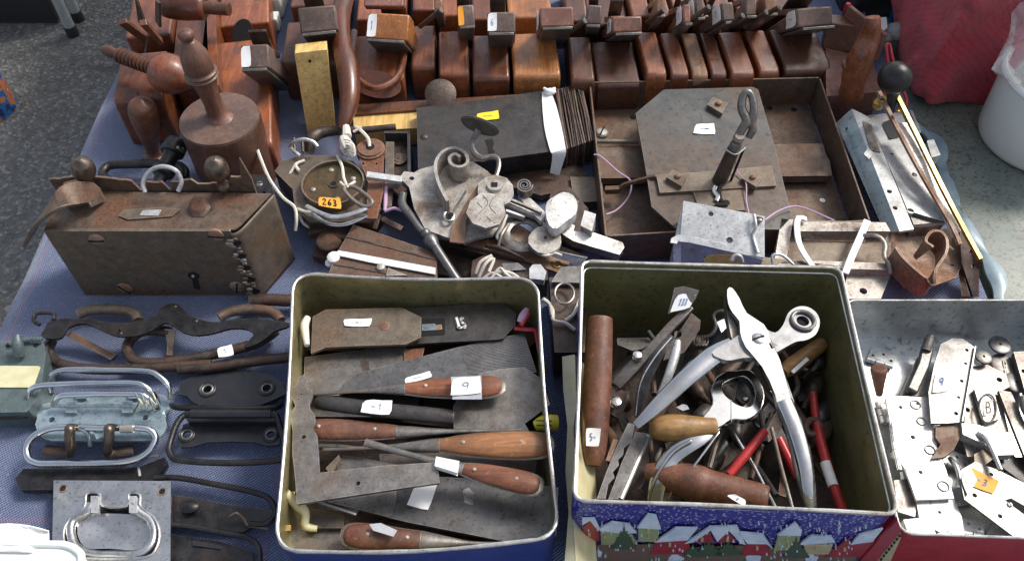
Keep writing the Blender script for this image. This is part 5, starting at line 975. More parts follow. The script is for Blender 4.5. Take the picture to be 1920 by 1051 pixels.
mb = MB(); ball(mb, (1686, 60, .02), 25, 'grey_stone', 14, (1.2, .9, .6)); ball(mb, (1662, 70, .02), 12, 'grey_stone', 12, (1, 1, .8)); one('grey_stone', 'grey rounded stone in front of the red bag', 'stone', mb)
# ------------------------------------------------------------------ bottom left: handles, hinges
t = thing('scalloped_hinge', 'long black wavy-edged iron strap hinge below the chest lock', 'hinge', P(300, 610, .02))
mb = MB(); plate(mb, q('j', (250, 290), (275, 250), (290, 215), (340, 192), (420, 186), (500, 190), (560, 185), (620, 205), (700, 215), (770, 215), (860, 200), (950, 175), (985, 120), (1040, 95), (1090, 95), (1130, 130), (1180, 170), (1260, 200), (1350, 208), (1430, 195), (1520, 185), (1640, 190), (1730, 205), (1790, 215), (1760, 240), (1690, 262), (1620, 320), (1530, 362), (1500, 350), (1560, 290), (1520, 250), (1420, 245), (1330, 270), (1220, 288), (1130, 270), (1060, 225), (1010, 210), (930, 260), (830, 292), (720, 292), (640, 262), (560, 226), (500, 215), (420, 240), (380, 300), (320, 310), z=.030), None, .003, 'iron_black', smooth=2, holes=[q1('j', 600, 222)+(2,), q1('j', 735, 256)+(2.5,)]); build('strap', mb, t, bevel=.0006)
mb = MB(); tube(mb, q('j', (245, 225, .03), (208, 200, .03), (218, 162, .03), (270, 150, .03), (330, 160, .03), (332, 195, .03)), 4, 'iron_black', k=8); build('hook', mb, t)
for (x, y) in ((1070, 110), (735, 275), (1200, 200)): screw(t, *q1('j', x, y, .030), 6, 'iron_black', slot=False, nm='rivet')
G = 'rusty iron ring handles lying under the black strap hinge'
for pts, r, mt, lb in ((((480, 160), (560, 135), (700, 130), (820, 150), (850, 200)), 11, 'rust_plate', 'half-round rusty handle rising behind the left part of the black strap hinge'),
      (((320, 320), (300, 380), (340, 450), (480, 490), (700, 500), (900, 492), (1100, 480), (1300, 470)), 11, 'rust_dark', 'long rusty handle rod curving round at the far left behind the zinc handles'),
      (((1050, 270), (900, 260), (810, 310), (785, 380), (830, 445), (960, 460), (1150, 440), (1340, 400), (1470, 370), (1600, 330), (1700, 260)), 11, 'rust_dark', 'large rusty ring handle carrying a white paper sticker'),
      (((1350, 180), (1420, 145), (1560, 130), (1680, 150), (1730, 200)), 11, 'rust_brown', 'reddish rusty handle arch at the right end of the black strap hinge'),
      (((1540, 80), (1640, 70), (1760, 75), (1860, 70)), 13, 'rust_dark', 'dark rusty rod end just below the chest lock corner'),
      (((1100, 500), (1300, 485), (1480, 460), (1640, 440), (1800, 420), (1900, 380)), 11, 'rust_dark', 'dark rusty rod behind the top black chest handle')):
    mb = MB(); tube(mb, q('j', *pts, z=.014), r*.9, mt, k=12); o = one('ring_pull', lb, 'handle', mb, G)
    if 'sticker' in lb: sticker(o, q('j', (1335, 370), (1430, 352), (1445, 415), (1350, 430), z=.0215), text='1', lift=.001)
mb = MB(); plate(mb, q('j', (400, 290, .02), (440, 262, .022), (715, 410, .006), (680, 440, .006)), None, .004, 'rust_brown'); one('iron_tongue', 'flat rusty iron tongue sticking out under the black strap hinge', 'iron bar', mb, bevel=.0008)
mb = MB(); plate(mb, q('j', (1015, 250, .02), (1080, 255, .02), (1065, 350, .008), (1060, 412, .006), (1025, 410, .006), (1030, 340, .01)), None, .003, 'rust_orange'); one('rusty_pin', 'short rusty flat pin inside the stickered ring handle', 'pin', mb, bevel=.0006)
t = thing('green_trunk_lock', 'grey-green painted metal latch box with a cream tape band at the left edge', 'latch', P(30, 780, 0))
mb = MB(); box4(mb, q('j', (-140, 335), (60, 325), (270, 340), (280, 400), (245, 640), (165, 760), (-140, 765)), .030, .004, 'green_paint'); build('case', mb, t, bevel=.0025)
mb = MB(); plate(mb, q('j', (-140, 480), (40, 476), (236, 478), (248, 485), (205, 605), (190, 610), (-140, 608), z=.0315), None, .001, 'band_yellow'); build('tape_band', mb, t)
mb = MB(); tube(mb, q('j', (290, 345, .02), (285, 440, .02), (240, 600, .02), (185, 760, .02), (120, 790, .02), (-140, 795, .02)), 5, 'iron_black', k=10); build('wire_bail', mb, t)
mb = MB(); tube(mb, q('j', (105, 290, .05), (110, 350, .045), (125, 400, .036)), [7, 10, 11], 'green_paint', k=12); tube(mb, q('j', (60, 340, .034), (160, 318, .034), (260, 315, .034)), 5, 'green_paint'); build('catch', mb, t)
for (x, y) in ((50, 350), (222, 350)): screw(t, *q1('j', x, y, .030), 5, 'hole_dark', slot=False, nm='rivet')
# zinc handles
def oval(x0, x1, y0, y1, z, rr=None, skew=0):
    h = (y1-y0)/2; cy = (y0+y1)/2; r = rr or h; pts = []
    for i in range(7): a = -math.pi/2+math.pi*i/6; pts.append((x1-r+r*math.cos(a), cy+h*math.sin(a)))
    for i in range(7): a = math.pi/2+math.pi*i/6; pts.append((x0+r+r*math.cos(a), cy+h*math.sin(a)))
    return [(x+skew*(y-cy), y) for x, y in pts]
for i, (lb, plate_pts, zp, bail) in enumerate((
   ('rearmost of the stacked zinc drop handles, its bail highest', oval(290, 1050, 650, 790, 0), .006, ((310, 640, .012), (300, 560, .022), (360, 510, .028), (520, 500, .03), (880, 505, .03), (980, 540, .028), (1040, 610, .022), (1050, 680, .012))),
   ('middle one of the stacked zinc drop handles', oval(225, 1020, 705, 860, 0), .016, ((215, 730, .02), (180, 660, .032), (220, 605, .04), (400, 590, .042), (800, 580, .042), (900, 610, .04), (960, 680, .03), (970, 740, .02))),
   ('frontmost zinc drop handle with its drilled blue-tinted plate facing up', oval(218, 1025, 738, 935, 0), .026, ((330, 720, .034), (360, 670, .042), (450, 655, .044), (820, 650, .044), (900, 670, .042), (960, 720, .034))))):
    t = thing('drop_pull', lb, 'drop handle', P(190, 740+i*20, 0), 'shiny zinc drop handles stacked together')
    hl = [q1('j', 318, 808)+(6,), q1('j', 895, 795)+(6,)] if i == 2 else []
    mb = MB(); plate(mb, q('j', *plate_pts, z=zp), None, .003, 'zinc_blue', holes=hl); build('backplate', mb, t, bevel=.0012)
    mb = MB(); tube(mb, q('j', *bail), 5.8, 'zinc_bright', k=12); build('bail', mb, t)
    for lx in (0.27, 0.7):
        x0_ = min(p[0] for p in plate_pts); x1_ = max(p[0] for p in plate_pts); mb = MB(); x = x0_+(x1_-x0_)*lx; y = min(p[1] for p in plate_pts)+4; plate(mb, q('j', (x-32, y-14), (x+32, y-16), (x+34, y+20), (x-30, y+22), z=zp+.005), None, .006, 'zinc_blue'); build('bail_clip', mb, t, bevel=.001)
mb = MB()
for s_ in range(7):
    x = 830+s_*22; tube(mb, q('j', (x, 640+(s_*37) % 60, .05), (x+25, 700+(s_*23) % 50, .045), (x-10, 760, .035)), 1.6, 'band_yellow' if s_ % 2 else 'green_paint', k=5)
one('plastic_twine', 'frayed green and white plastic twine tied on the zinc handles', 'twine', mb)
# steel oval ring handle
t = thing('oval_ring_pull', 'bright steel oval ring handle with two brown iron eyes on a long black plate', 'drop handle', P(180, 890, 0))
mb = MB(); plate(mb, q('k', (95, 400), (150, 335), (900, 322), (1060, 260), (1070, 300), (990, 410), (340, 470), (130, 470), z=.012), None, .008, 'iron_black', smooth=0); build('black_plate', mb, t, bevel=.001)
mb = MB(); tube(mb, q('k', (220, 295, .024), (170, 230, .026), (200, 140, .03), (300, 85, .034), (420, 70, .036), (640, 75, .036), (860, 72, .036), (960, 85, .034), (1000, 140, .03), (960, 220, .027), (860, 278, .024), (700, 298, .022), (400, 302, .022)), 6.4, 'zinc_bright', k=14, closed=True); build('oval_ring', mb, t)
for (x, s_) in ((448, -1), (700, 1)):
    mb = MB(); tube(mb, q('k', (x, 245, .016), (x-s_*10, 200, .026), (x, 150, .036), (x+2, 95, .044), (x+2, 75, .044), (x+40, 72, .038)), [8, 9, 9.5, 9.5, 9, 7], 'iron_ball', k=12); tube(mb, q('k', (x-s_*2, 235, .018), (x+s_*50, 228, .016), (x+s_*160, 215, .014)), [9, 11, 10], 'rust_dark', k=12, flat=(1, .6)); build('eye', mb, t)
mb = MB(); tube(mb, q('k', (490, 80, .036), (530, 85, .036), (570, 120, .03), (580, 185, .02)), 4.5, 'zinc_blue'); plate(mb, q('k', (590, 72), (665, 68), (662, 135), (620, 145), z=.034), None, .003, 'zinc_blue'); tube(mb, q('k', (780, 80, .038), (860, 78, .038)), 8, 'steel_bright', k=12); build('spring_clip', mb, t)
mb = MB(); tube(mb, q('k', (890, 330, .012), (900, 385, .012)), 2.6, 'galvanised'); tube(mb, q('k', (930, 258, .02), (1020, 250, .02)), 2.2, 'steel_dull'); build('pin', mb, t)
# two black chest handles
for i, (lb, pp, hp, bail, z_) in enumerate((
  ('upper black painted chest handle with two dark screw holes', ((1105, 580), (1200, 535), (1330, 503), (1430, 496), (1540, 503), (1680, 540), (1740, 580), (1760, 650), (1650, 700), (1590, 720), (1240, 722), (1190, 700), (1150, 660), (1100, 650)), ((1278, 622), (1642, 615)), ((1060, 720, .012), (1120, 735, .022), (1400, 740, .028), (1690, 735, .022), (1730, 700, .012)), .010),
  ('lower black painted chest handle whose bail forms a wide open loop', ((1125, 840), (1160, 828), (1680, 828), (1730, 850), (1720, 960), (1650, 970), (1560, 945), (1420, 940), (1280, 945), (1180, 975), (1110, 975)), ((1150, 900), (1668, 900)), ((1140, 775, .03), (1090, 830, .03), (1045, 960, .028), (1050, 1020, .028), (1110, 1058, .028), (1400, 1075, .03), (1700, 1060, .03), (1760, 1020, .03), (1740, 900, .03), (1700, 775, .03)), .016))):
    t = thing('chest_pull', lb, 'chest handle', P(430, 760+i*80, 0), 'black painted chest handles')
    mb = MB(); plate(mb, q('j', *pp, z=z_), None, .003, 'black_paint', holes=[q1('j', *h)+(8,) for h in hp]); build('backplate', mb, t, bevel=.0012)
    for h in hp:
        mb = MB(); c = V(q1('j', h[0], h[1], z_+.0004)); m_ = mpp(c); tube(mb, [c+Vector((math.cos(a), math.sin(a), 0))*14*m_ for a in [k*math.pi/8 for k in range(16)]], .0013, 'iron_black', metres=True, closed=True, smooth=2, k=8); tube(mb, [c+Vector((math.cos(a), math.sin(a), 0))*9.5*m_ for a in [k*math.pi/8 for k in range(16)]], .0012, 'steel_grey', metres=True, closed=True, smooth=2, k=8); build('countersink', mb, t)
    mb = MB(); tube(mb, q('j', *bail), 6, 'iron_black', k=14); 
    if i: tube(mb, q('j', (1140, 775, .03), (1700, 775, .03)), 7, 'iron_black', k=14); lathe(mb, q1('j', 1180, 772, .032), q1('j', 1670, 772, .032), [(0, 9), (1, 9)], 'black_paint', 16)
    build('bail', mb, t)
mb = MB(); plate(mb, q('j', (1135, 790), (1720, 790), (1720, 822), (1160, 822), z=.02), None, .004, 'black_paint'); one('black_lip', 'narrow black metal strip between the two black chest handles', 'metal strip', mb, bevel=.0008)
# flush ring pull
t = thing('flush_ring_pull', 'square bright steel flush pull with a sunken oval ring', 'flush pull', P(208, 1000, 0))
mb = MB(); sq = q('k', (345, 410), (1098, 415), (1092, 1080), (330, 1080), z=.018); 
inn = q('k', (520, 640), (640, 628), (830, 630), (920, 680), (960, 740), (950, 820), (880, 855), (700, 845), (560, 840), (510, 780), (500, 700), z=.018)
top = [V(p) for p in sq]; hole = smooth_poly([V(p) for p in q('k', (455, 660), (545, 590), (560, 500), (640, 500), (660, 575), (820, 575), (830, 500), (900, 505), (905, 590), (990, 650), (1025, 740), (1010, 840), (940, 905), (700, 915), (500, 900), (420, 820), (415, 730), z=.018)], 3)
loops = [top, hole]; fl = top+hole; N = len(fl); tr = fill(loops); vs = fl+[p-Vector((0, 0, .0025)) for p in fl]
mb.add(vs, [tuple(a) for a in tr]+[tuple(i+N for i in a) for a in tr]+[(i, (i+1) % 4, (i+1) % 4+N, i+N) for i in range(4)], 'steel_bright')
K = len(hole); ce = sum(hole, Vector())/K; low = [ce+(p-ce)*.9+Vector((0, 0, -.011)) for p in hole]; mb.add(hole+low, [(i, (i+1) % K, (i+1) % K+K, i+K) for i in range(K)]+[tuple(range(K, 2*K))], 'steel_grey'); build('plate', mb, t, bevel=0)  # recess walls and bottom in darker steel, groove shade put into the colour
mb = MB(); tube(mb, [p+Vector((0, 0, .0003)) for p in hole], .0012, 'steel_bright', metres=True, closed=True, smooth=1, k=8); build('embossed_edge', mb, t)
mb = MB(); dish = smooth_poly([V(p) for p in q('k', (520, 640), (600, 625), (830, 628), (920, 670), (965, 740), (950, 820), (860, 858), (700, 848), (560, 845), (505, 780), (498, 700), z=.0135)], 3); ce = sum(dish, Vector())/len(dish); vs = [ce+Vector((0, 0, -.003))]; n_ = len(dish)
for f_ in (.4, .75, 1.0): vs += [ce+(p-ce)*f_+Vector((0, 0, -.003*(1-f_*f_))) for p in dish]
mb.add(vs, [(0, 1+i, 1+(i+1) % n_) for i in range(n_)]+[(1+r*n_+i, 1+r*n_+(i+1) % n_, 1+(r+1)*n_+(i+1) % n_, 1+(r+1)*n_+i) for r in range(2) for i in range(n_)], 'steel_bright'); build('dish', mb, t, smooth=80)
mb = MB(); tube(mb, q('k', (590, 560, .019), (560, 610, .018), (480, 660, .016), (455, 740, .016), (490, 840, .016), (600, 885, .016), (720, 890, .016), (880, 885, .016), (970, 830, .016), (990, 740, .016), (960, 660, .016), (890, 610, .018), (860, 560, .019)), 8.5, 'steel_bright', k=14); build('ring', mb, t)
for x in (605, 852):
    mb = MB(); plate(mb, q('k', (x-22, 510), (x+28, 510), (x+28, 620), (x-22, 618), z=.0225), None, .004, 'galvanised'); build('hinge_lug', mb, t, bevel=.001)
for (x, y) in ((403, 462), (1042, 482)):
    c = V(q1('k', x, y, .0182)); mb = MB(); lathe(mb, c, c+Vector((0, 0, .0004)), [(0, 6), (1, 5)], 'hole_dark', 16); tube(mb, [c+Vector((math.cos(a), math.sin(a), 0))*7*mpp(c) for a in [k*math.pi/6 for k in range(12)]], .0006, 'rust_brown', metres=True, closed=True, smooth=2, k=6); build('screw_hole', mb, t)
# black bails at the bottom
for lb, pts, z_ in (('thin black iron bail arching from the flush pull to the gold tin, the upper one', ((1000, 395), (1150, 395), (1350, 430), (1560, 470), (1700, 510), (1760, 570), (1765, 640), (1700, 690), (1600, 690)), .014), ('thin black iron bail in front of the other black bail, ending beside the gold tin', ((1110, 695), (1250, 710), (1420, 745), (1560, 770), (1650, 820), (1670, 900), (1660, 1000)), .014)):
    mb = MB(); tube(mb, q('k', *pts, z=z_), 5.5, 'iron_black', k=12); one('black_bail', lb, 'handle', mb, 'black iron bails in front')
t = thing('black_iron_strap', 'black iron strap with rusty wire beside the flush pull', 'iron strap', P(420, 960, 0))
mb = MB(); plate(mb, q('k', (1105, 505), (1230, 520), (1440, 560), (1740, 600), (1770, 640), (1560, 740), (1400, 730), (1105, 690), z=.010), None, .004, 'iron_black'); build('strap', mb, t, bevel=.0008)
mb = MB(); tube(mb, q('k', (1470, 650, .016), (1520, 620, .022), (1570, 660, .016), (1600, 700, .014), (1720, 720, .012)), 2.6, 'rust_brown'); build('wire_tie', mb, t); mb = MB(); ball(mb, q1('k', 1215, 580, .016), 13, 'iron_black', 14, (1.4, 1, .5)); build('boss', mb, t)
mb = MB(); plate(mb, q('k', (1105, 760), (1400, 800), (1620, 860), (1640, 1000), (1620, 1080), (1105, 1080), z=.006), None, .004, 'iron_black'); plate(mb, q('k', (1240, 800), (1420, 830), (1420, 850), (1240, 825), z=.008), None, .002, 'black_paint'); one('black_sheet', 'black sheet metal piece in the bottom row left of the gold tin', 'metal sheet', mb, bevel=.0008)
# white plastic tub and torn bag
t = thing('white_tub', 'white plastic tub with a rounded lid, cut off by the bottom left corner', 'tub', P(60, 1051, 0))
mb = MB(); rim_ = [V(p) for p in [(-180, 1022, .05), (-60, 1018, .05), (90, 1020, .05), (125, 1022, .05), (148, 1034, .05), (154, 1056, .05), (150, 1180, .05), (-180, 1180, .05)]]; plate(mb, rim_, None, .045, 'white_plastic'); build('tub', mb, t, bevel=.003, seg=3)
mb = MB(); tube(mb, [p+Vector((0, 0, .001)) for p in rim_], .003, 'white_plastic', metres=True, closed=True, smooth=3, k=10); build('lid_rim', mb, t)
mb = MB(); random.seed(3); g = []
for j in range(7):
    for i in range(9):
        x = -60+i*19; y = 980+j*9+(i-4)**2*0.9*(1 if j == 0 else .3); g.append(V((x, y, .052+.003*noise.noise(Vector((i*.5, j*.5, 2)))+(.004 if j == 0 else 0)-max(0, i-6)*.006)))
mb.add(g, [(j*9+i, j*9+i+1, j*9+i+10, j*9+i+9) for j in range(6) for i in range(8)], 'paper'); o = one('paper_bag', 'crumpled white paper lying behind the white tub', 'paper', mb, smooth=30); sm = o.modifiers.new('s', 'SOLIDIFY'); sm.thickness = .0008
# gold card between the tins
mb = MB(); a = [V(p) for p in [(1054, 668, .07), (1078, 664, .074), (1081, 760, .07), (1075, 800, .076), (1079, 900, .07), (1074, 960, .074), (1080, 1060, .07), (1058, 1060, .066), (1066, 960, .07), (1060, 880, .064), (1064, 800, .07), (1056, 730, .066)]]; plate(mb, [v+Vector((0, 0, .0)) for v in a], None, .036, 'foil'); one('gold_card', 'crumpled gold foil strip standing between the two tins', 'foil', mb, bevel=.0015)
# ------------------------------------------------------------------ contents of the gold-lined tin
def driver(label, k, butt, neck, tip, rb, zb, zt, mat, group=None, rn=None, tape=None, rivets=((.3,), (.72,)), tiprad=5):
    """flat perfect-handle screwdriver: wood scales on a steel tang, bolster and blade"""
    B = V(q1(k, *butt, zb)); N_ = V(q1(k, *neck, (zb*1.2+zt*.8)/2)); T_ = V(q1(k, *tip, zt)); s = VW[k][2]; m = mpp(B)
    t = thing('screwdriver', label, 'screwdriver', (B+T_)/2-Vector((0, 0, .01)), group)
    rb = rb/s; rn = (rn or rb*s*.5)/s; ax = (N_-B).normalized(); L = (N_-B).length; up = Vector((0, 0, 1)); up = (up-ax*up.dot(ax)).normalized()
    mb = MB(); lathe(mb, B, N_, sprof([(0, rb*.45), (.05, rb*.80), (.18, rb*1.0), (.4, rb*.98), (.7, rb*.80), (.92, rn*1.05), (1.0, rn*.8)]), mat, 24, flat=.62); build('wooden_handle', mb, t)
    mb = MB(); lathe(mb, B-ax*.003, N_+ax*.004, sprof([(0, rb*.5), (.05, rb*.88), (.18, rb*1.07), (.4, rb*1.05), (.7, rb*.87), (.92, rn*1.12), (1.0, rn)]), 'steel_dull', 24, flat=.2); build('tang', mb, t)
    Lb = (T_-N_).length; sh = (T_-N_).normalized()
    mb = MB(); lathe(mb, N_-sh*.004, T_, sprof([(0, rn*1.08), (.12, rn*.95), (.3, rn*.6), (.55, tiprad*.75), (.85, tiprad*.9), (1, tiprad*1.0)]), 'steel_dull', 20, flat=.6); build('blade', mb, t)
    for (f,) in rivets:
        c = B+ax*L*f+up*rb*m*(.62*(1.0 if f < .5 else .80)); mb = MB(); lathe(mb, c-up*.001, c+up*.0007, [(0, .0016), (.7, .0016), (1, .0009)], 'rust_pale', 12, metres=True); build('rivet', mb, t)
    return t
def leaf(name, label, cat, k, pts, z, th, mat, holes=(), group=None, bevel=.0006, smooth=0):
    t = thing(name, label, cat, V(q1(k, pts[0][0], pts[0][1], z-th)), group)
    mb = MB(); plate(mb, q(k, *pts, z=z), None, th, mat, holes=[q1(k, h[0], h[1])+(h[2],) for h in holes], smooth=smooth); build('blade' if 'iron' in name else 'plate', mb, t, bevel=bevel)
    return t
GI = 'loose plane irons filling the gold tin'
random.seed(11)
for i in range(9):
    x = (680, 790, 900)[i % 3]; y = 620+i//3*130+random.uniform(-15, 15); a = random.uniform(-.2, .2); w_, h_ = 105, 40; ca, sa = math.cos(a), math.sin(a); z = .020+.0035*(i % 4)
    mb = MB(); plate(mb, [(x+ca*u-sa*v, y+sa*u+ca*v, z) for u, v in ((-w_, -h_), (w_*.7, -h_), (w_, -h_*.4), (w_, h_*.4), (w_*.7, h_), (-w_, h_))], None, .003, 'steel_grey' if i % 2 else 'rust_dark')
    one('plane_iron', 'plain plane iron buried low in the gold tin, %s %s' % (('back', 'middle', 'front')[i//3], ('left', 'centre', 'right')[i % 3]), 'plane iron', mb, GI, bevel=.0006)
t = leaf('plane_iron', 'black double plane iron at the back of the gold tin with white painted marks', 'plane iron', 'l', ((700, 245), (850, 236), (1440, 196), (1470, 200), (1570, 262), (1562, 345), (1485, 425), (1440, 432), (700, 468)), .054, .003, 'iron_sheet')
mb = MB(); plate(mb, q('l', (965, 300), (1110, 295), (1112, 400), (965, 410), z=.0544), None, .0006, 'hole_dark'); plate(mb, q('l', (965, 335), (1050, 330), (1050, 368), (965, 375), z=.0552), None, .0008, 'zinc_blue'); plate(mb, q('l', (1050, 340), (1090, 335), (1095, 365), (1052, 370), z=.0554), None, .0008, 'rust_orange'); build('slot', mb, t)
mb = MB(); plate(mb, q('l', (345, 240), (835, 228), (960, 290), (957, 418), (862, 462), (480, 475), (345, 482), (250, 522), (262, 285), z=.0605), None, .003, 'rust_plate'); c = V(q1('l', 722, 345, .0607)); lathe(mb, c, c+Vector((0, 0, .0006)), [(0, 11), (1, 9)], 'rust_red', 18); build('cap_iron', mb, t, bevel=.0008)
sticker(t, q('l', (455, 302), (645, 302), (632, 352), (470, 350), z=.0608), text='-~-', lift=.0006)
sticker(t, q('l', (1255, 365), (1190, 370), (1165, 292), (1235, 288), z=.0544), mat='iron_sheet', text='ST', tmat='band_white', lift=.0005, nm='painted_mark', margin=.02, wt=.12)
mb = MB(); tube(mb, q('l', (1590, 320, .06), (1610, 280, .062), (1640, 235, .062)), [5, 7, 5], 'string_pink', k=10, flat=(1, .6)); tube(mb, q('l', (1560, 360, .055), (1640, 368, .056), (1695, 378, .055), (1715, 480, .05), (1745, 640, .045)), 4.5, 'red_rubber', k=8, flat=(1, .5)); tube(mb, q('l', (1600, 345, .058), (1650, 265, .06)), 5, 'red_paint'); one('pink_scissors', 'thin pinkish red metal handle in the back right corner of the gold tin', 'handle', mb)
leaf('plane_iron', 'pale grey steel plate showing left under the dark slanting plane iron', 'plane iron', 'l', ((210, 545), (480, 510), (860, 480), (900, 560), (640, 660), (430, 790), (200, 790)), .046, .003, 'steel_dull')
mb = MB(); plate(mb, q('l', (575, 560), (620, 540), (630, 620), (590, 640), z=.0475), None, .001, 'rust_dark'); one('iron_flake', 'small dark iron flake on the pale plate in the gold tin', 'metal scrap', mb); mb = MB(); plate(mb, q('l', (850, 500), (980, 485), (960, 560), (850, 570), z=.048), None, .0016, 'rust_red'); one('rust_flake', 'reddish rust-stained scrap between the pale plate and the black double iron', 'metal scrap', mb)
t = leaf('plane_iron', 'dark slanting plane iron with a finely ribbed right half', 'plane iron', 'l', ((425, 758), (470, 700), (540, 650), (1180, 485), (1450, 425), (1620, 388), (1700, 640), (1240, 760), (850, 770)), .050, .003, 'steel_grey')
mb = MB()
for i in range(22):
    f = i/21; plate(mb, q('l', (1215+f*50, 488+f*165-3), (1622+f*72, 395+f*235-3), (1623+f*72, 395+f*235), (1216+f*50, 488+f*165), z=.0504), None, .0006, 'steel_grey')
build('ribs', mb, t); sticker(t, q('l', (850, 680), (1015, 640), (1035, 675), (860, 720), z=.0502), text='~', lift=.0006)
leaf('plane_iron', 'wide steel plane iron with a notched right end under the tagged screwdriver', 'plane iron', 'l', ((1200, 800), (1340, 645), (1500, 618), (1625, 612), (1740, 690), (1785, 850), (1625, 972), (1660, 1030), (1170, 1030), (1165, 860)), .055, .003, 'steel_dull')
t = driver('screwdriver with reddish-brown handle bearing a big white paper tag', 'l', (1478, 735), (830, 750), (262, 782), 80, .068, .058, 'handle_x', rivets=((.75,),), tiprad=4.5)
mb = MB(); plate(mb, q('l', (1150, 672), (1345, 664), (1350, 815), (1160, 815), z=.0795), None, .0006, 'tape_clear'); build('tape', mb, t); sticker(t, q('l', (1158, 680), (1335, 675), (1352, 780), (1150, 795), z=.0800), text='9', wt=.025)
t = thing('steel_grip_tool', 'smooth dark grey metal bar handle with a white tag below the tagged screwdriver', 'tool handle', V(q1('l', 700, 880, .05)))
mb = MB(); tube(mb, q('l', (290, 835, .062), (340, 838, .063), (700, 885, .064), (1120, 925, .064), (1160, 930, .063)), [11, 15, 15, 15, 13], 'iron_sheet', k=20, smooth=2, flat=(1, .6)); build('bar', mb, t); sticker(t, q('l', (590, 818), (775, 832), (765, 925), (572, 905), z=.0715), text='-1', lift=.0012, wt=.03)
driver('screwdriver lying leftwards with dark reddish handle and two rivets', 'm', (235, 150), (830, 170), (1600, 155), 74, .062, .060, 'handle_brown', rivets=((.12,), (.72,)), rn=42)
t = driver('screwdriver with the plump bright orange-brown handle', 'm', (1790, 255), (1050, 255), (330, 280), 96, .072, .060, 'handle_orange', rivets=((.25,), (.75,)), rn=46)
t = driver('short screwdriver with a brown oval handle and white tape round its neck', 'm', (1720, 520), (1200, 400), (600, 235), 78, .076, .074, 'handle_x', rivets=((.28,), (.80,)), rn=40, tiprad=8)
mb = MB(); plate(mb, q('m', (1055, 325), (1205, 355), (1190, 430), (1045, 385), z=.083), None, .006, 'paper'); build('white_tape', mb, t, bevel=.002)
driver('screwdriver at the front of the gold tin with dark handle and grey tape, pointing right', 'm', (465, 830), (985, 868), (1560, 893), 84, .062, .055, 'handle_brown', rivets=((.3,), (.78,)), rn=58); t = [o for o in COL.objects if o.name.startswith('screwdriver')][-1]
mb = MB(); plate(mb, q('m', (625, 760), (700, 752), (805, 800), (780, 840), (650, 800), z=.073), None, .001, 'tape_clear'); one('grey_tape', 'grey clear tape strip on the front screwdriver handle', 'tape', mb)
# L-shaped hinge
t = thing('corner_hinge', 'grey L-shaped iron corner hinge with a notched ornamental upright', 'hinge', V(q1('m', 200, 500, .06)))
mb = MB(); plate(mb, q('m', (205, -200), (230, -160), (215, -120), (255, -100), (262, -60), (240, -10), (245, 20), (275, 60), (280, 100), (262, 140), (290, 190), (300, 300), (306, 430), (700, 385), (1062, 362), (1078, 495), (900, 520), (330, 605), (160, 632), (150, 480), (130, 300), (132, 170), (120, 70), (130, 30), (150, 0), (125, -60), (130, -110), (160, -140), (170, -180), z=.078), None, .003, 'steel_dull', holes=[q1('m', 205, 200)+(4.5,), q1('m', 555, 497)+(4.5,), q1('m', 188, -75)+(2,)]); build('hinge_plate', mb, t, bevel=.0006)
mb = MB(); tube(mb, q('l', (230, 290, .07), (210, 340, .07), (215, 400, .07), (225, 470, .07)), [6, 8, 7, 5], 'string_white', k=12); one('bone_end', 'white bone-like toggle against the left wall of the gold tin', 'toggle', mb)
mb = MB(); tube(mb, q('m', (90, 560, .07), (170, 640, .06), (215, 690, .058), (215, 770, .052), (290, 790, .05)), [8, 11, 8, 8, 6], 'band_yellow', k=12); one('cream_toggle', 'cream plastic toggle below the corner hinge', 'toggle', mb)
mb = MB(); tube(mb, q('m', (300, 262, .060), (450, 268, .060), (600, 285, .060)), [5, 6, 5], 'steel_blue', k=12); one('blue_steel_rod', 'short blue-grey steel rod under the short screwdriver blade', 'rod', mb)
t = leaf('plane_iron', 'largest dark plane iron, front half of the gold tin, bearing a white paper strip', 'plane iron', 'm', ((345, 615), (700, 560), (1070, 455), (1500, 480), (1840, 525), (1828, 830), (1780, 870), (1560, 882), (860, 745)), .048, .0035, 'steel_grey')
mb = MB(); plate(mb, q('m', (360, 618), (700, 562), (800, 548), (795, 600), (770, 700), (740, 712), z=.0487), None, .0005, 'steel_dull'); build('ground_bevel', mb, t)
sticker(t, q('m', (918, 510), (1062, 512), (1005, 676), (868, 640), z=.0484), text='', lift=.0006); mb = MB(); plate(mb, q('m', (1225, 545), (1260, 525), (1300, 560), (1290, 640), (1240, 620), z=.0487), None, .0005, 'steel_bright'); build('paint_spot', mb, t)
leaf('plane_iron', 'light grey triangular iron showing beyond the foot of the corner hinge', 'plane iron', 'm', ((400, 450), (455, 316), (560, 330), (900, 400), (800, 430)), .052, .003, 'steel_dull')
leaf('plane_iron', 'narrow grey iron behind the short screwdriver', 'plane iron', 'm', ((690, 310), (1250, 300), (1700, 360), (1690, 430), (700, 380)), .047, .003, 'steel_blue')
leaf('plane_iron', 'flat grey plane iron lying in the front left corner of the gold tin', 'plane iron', 'm', ((92, 800), (460, 782), (900, 800), (1450, 930), (1100, 965), (300, 990), (100, 940)), .044, .003, 'steel_dull')
leaf('slate_plate', 'small blue-grey plate below the corner hinge', 'metal plate', 'm', ((255, 690), (460, 705), (462, 785), (250, 785)), .050, .003, 'steel_blue')
mb = MB(); bar(mb, q('m', (270, 635, .056), (550, 690, .052)), 9, .003, 'steel_grey'); bar(mb, q('m', (300, 620, .060), (540, 700, .056)), 3, .003, 'galvanised'); one('narrow_iron_bar', 'narrow double iron bar sticking out under the corner hinge', 'iron bar', mb)
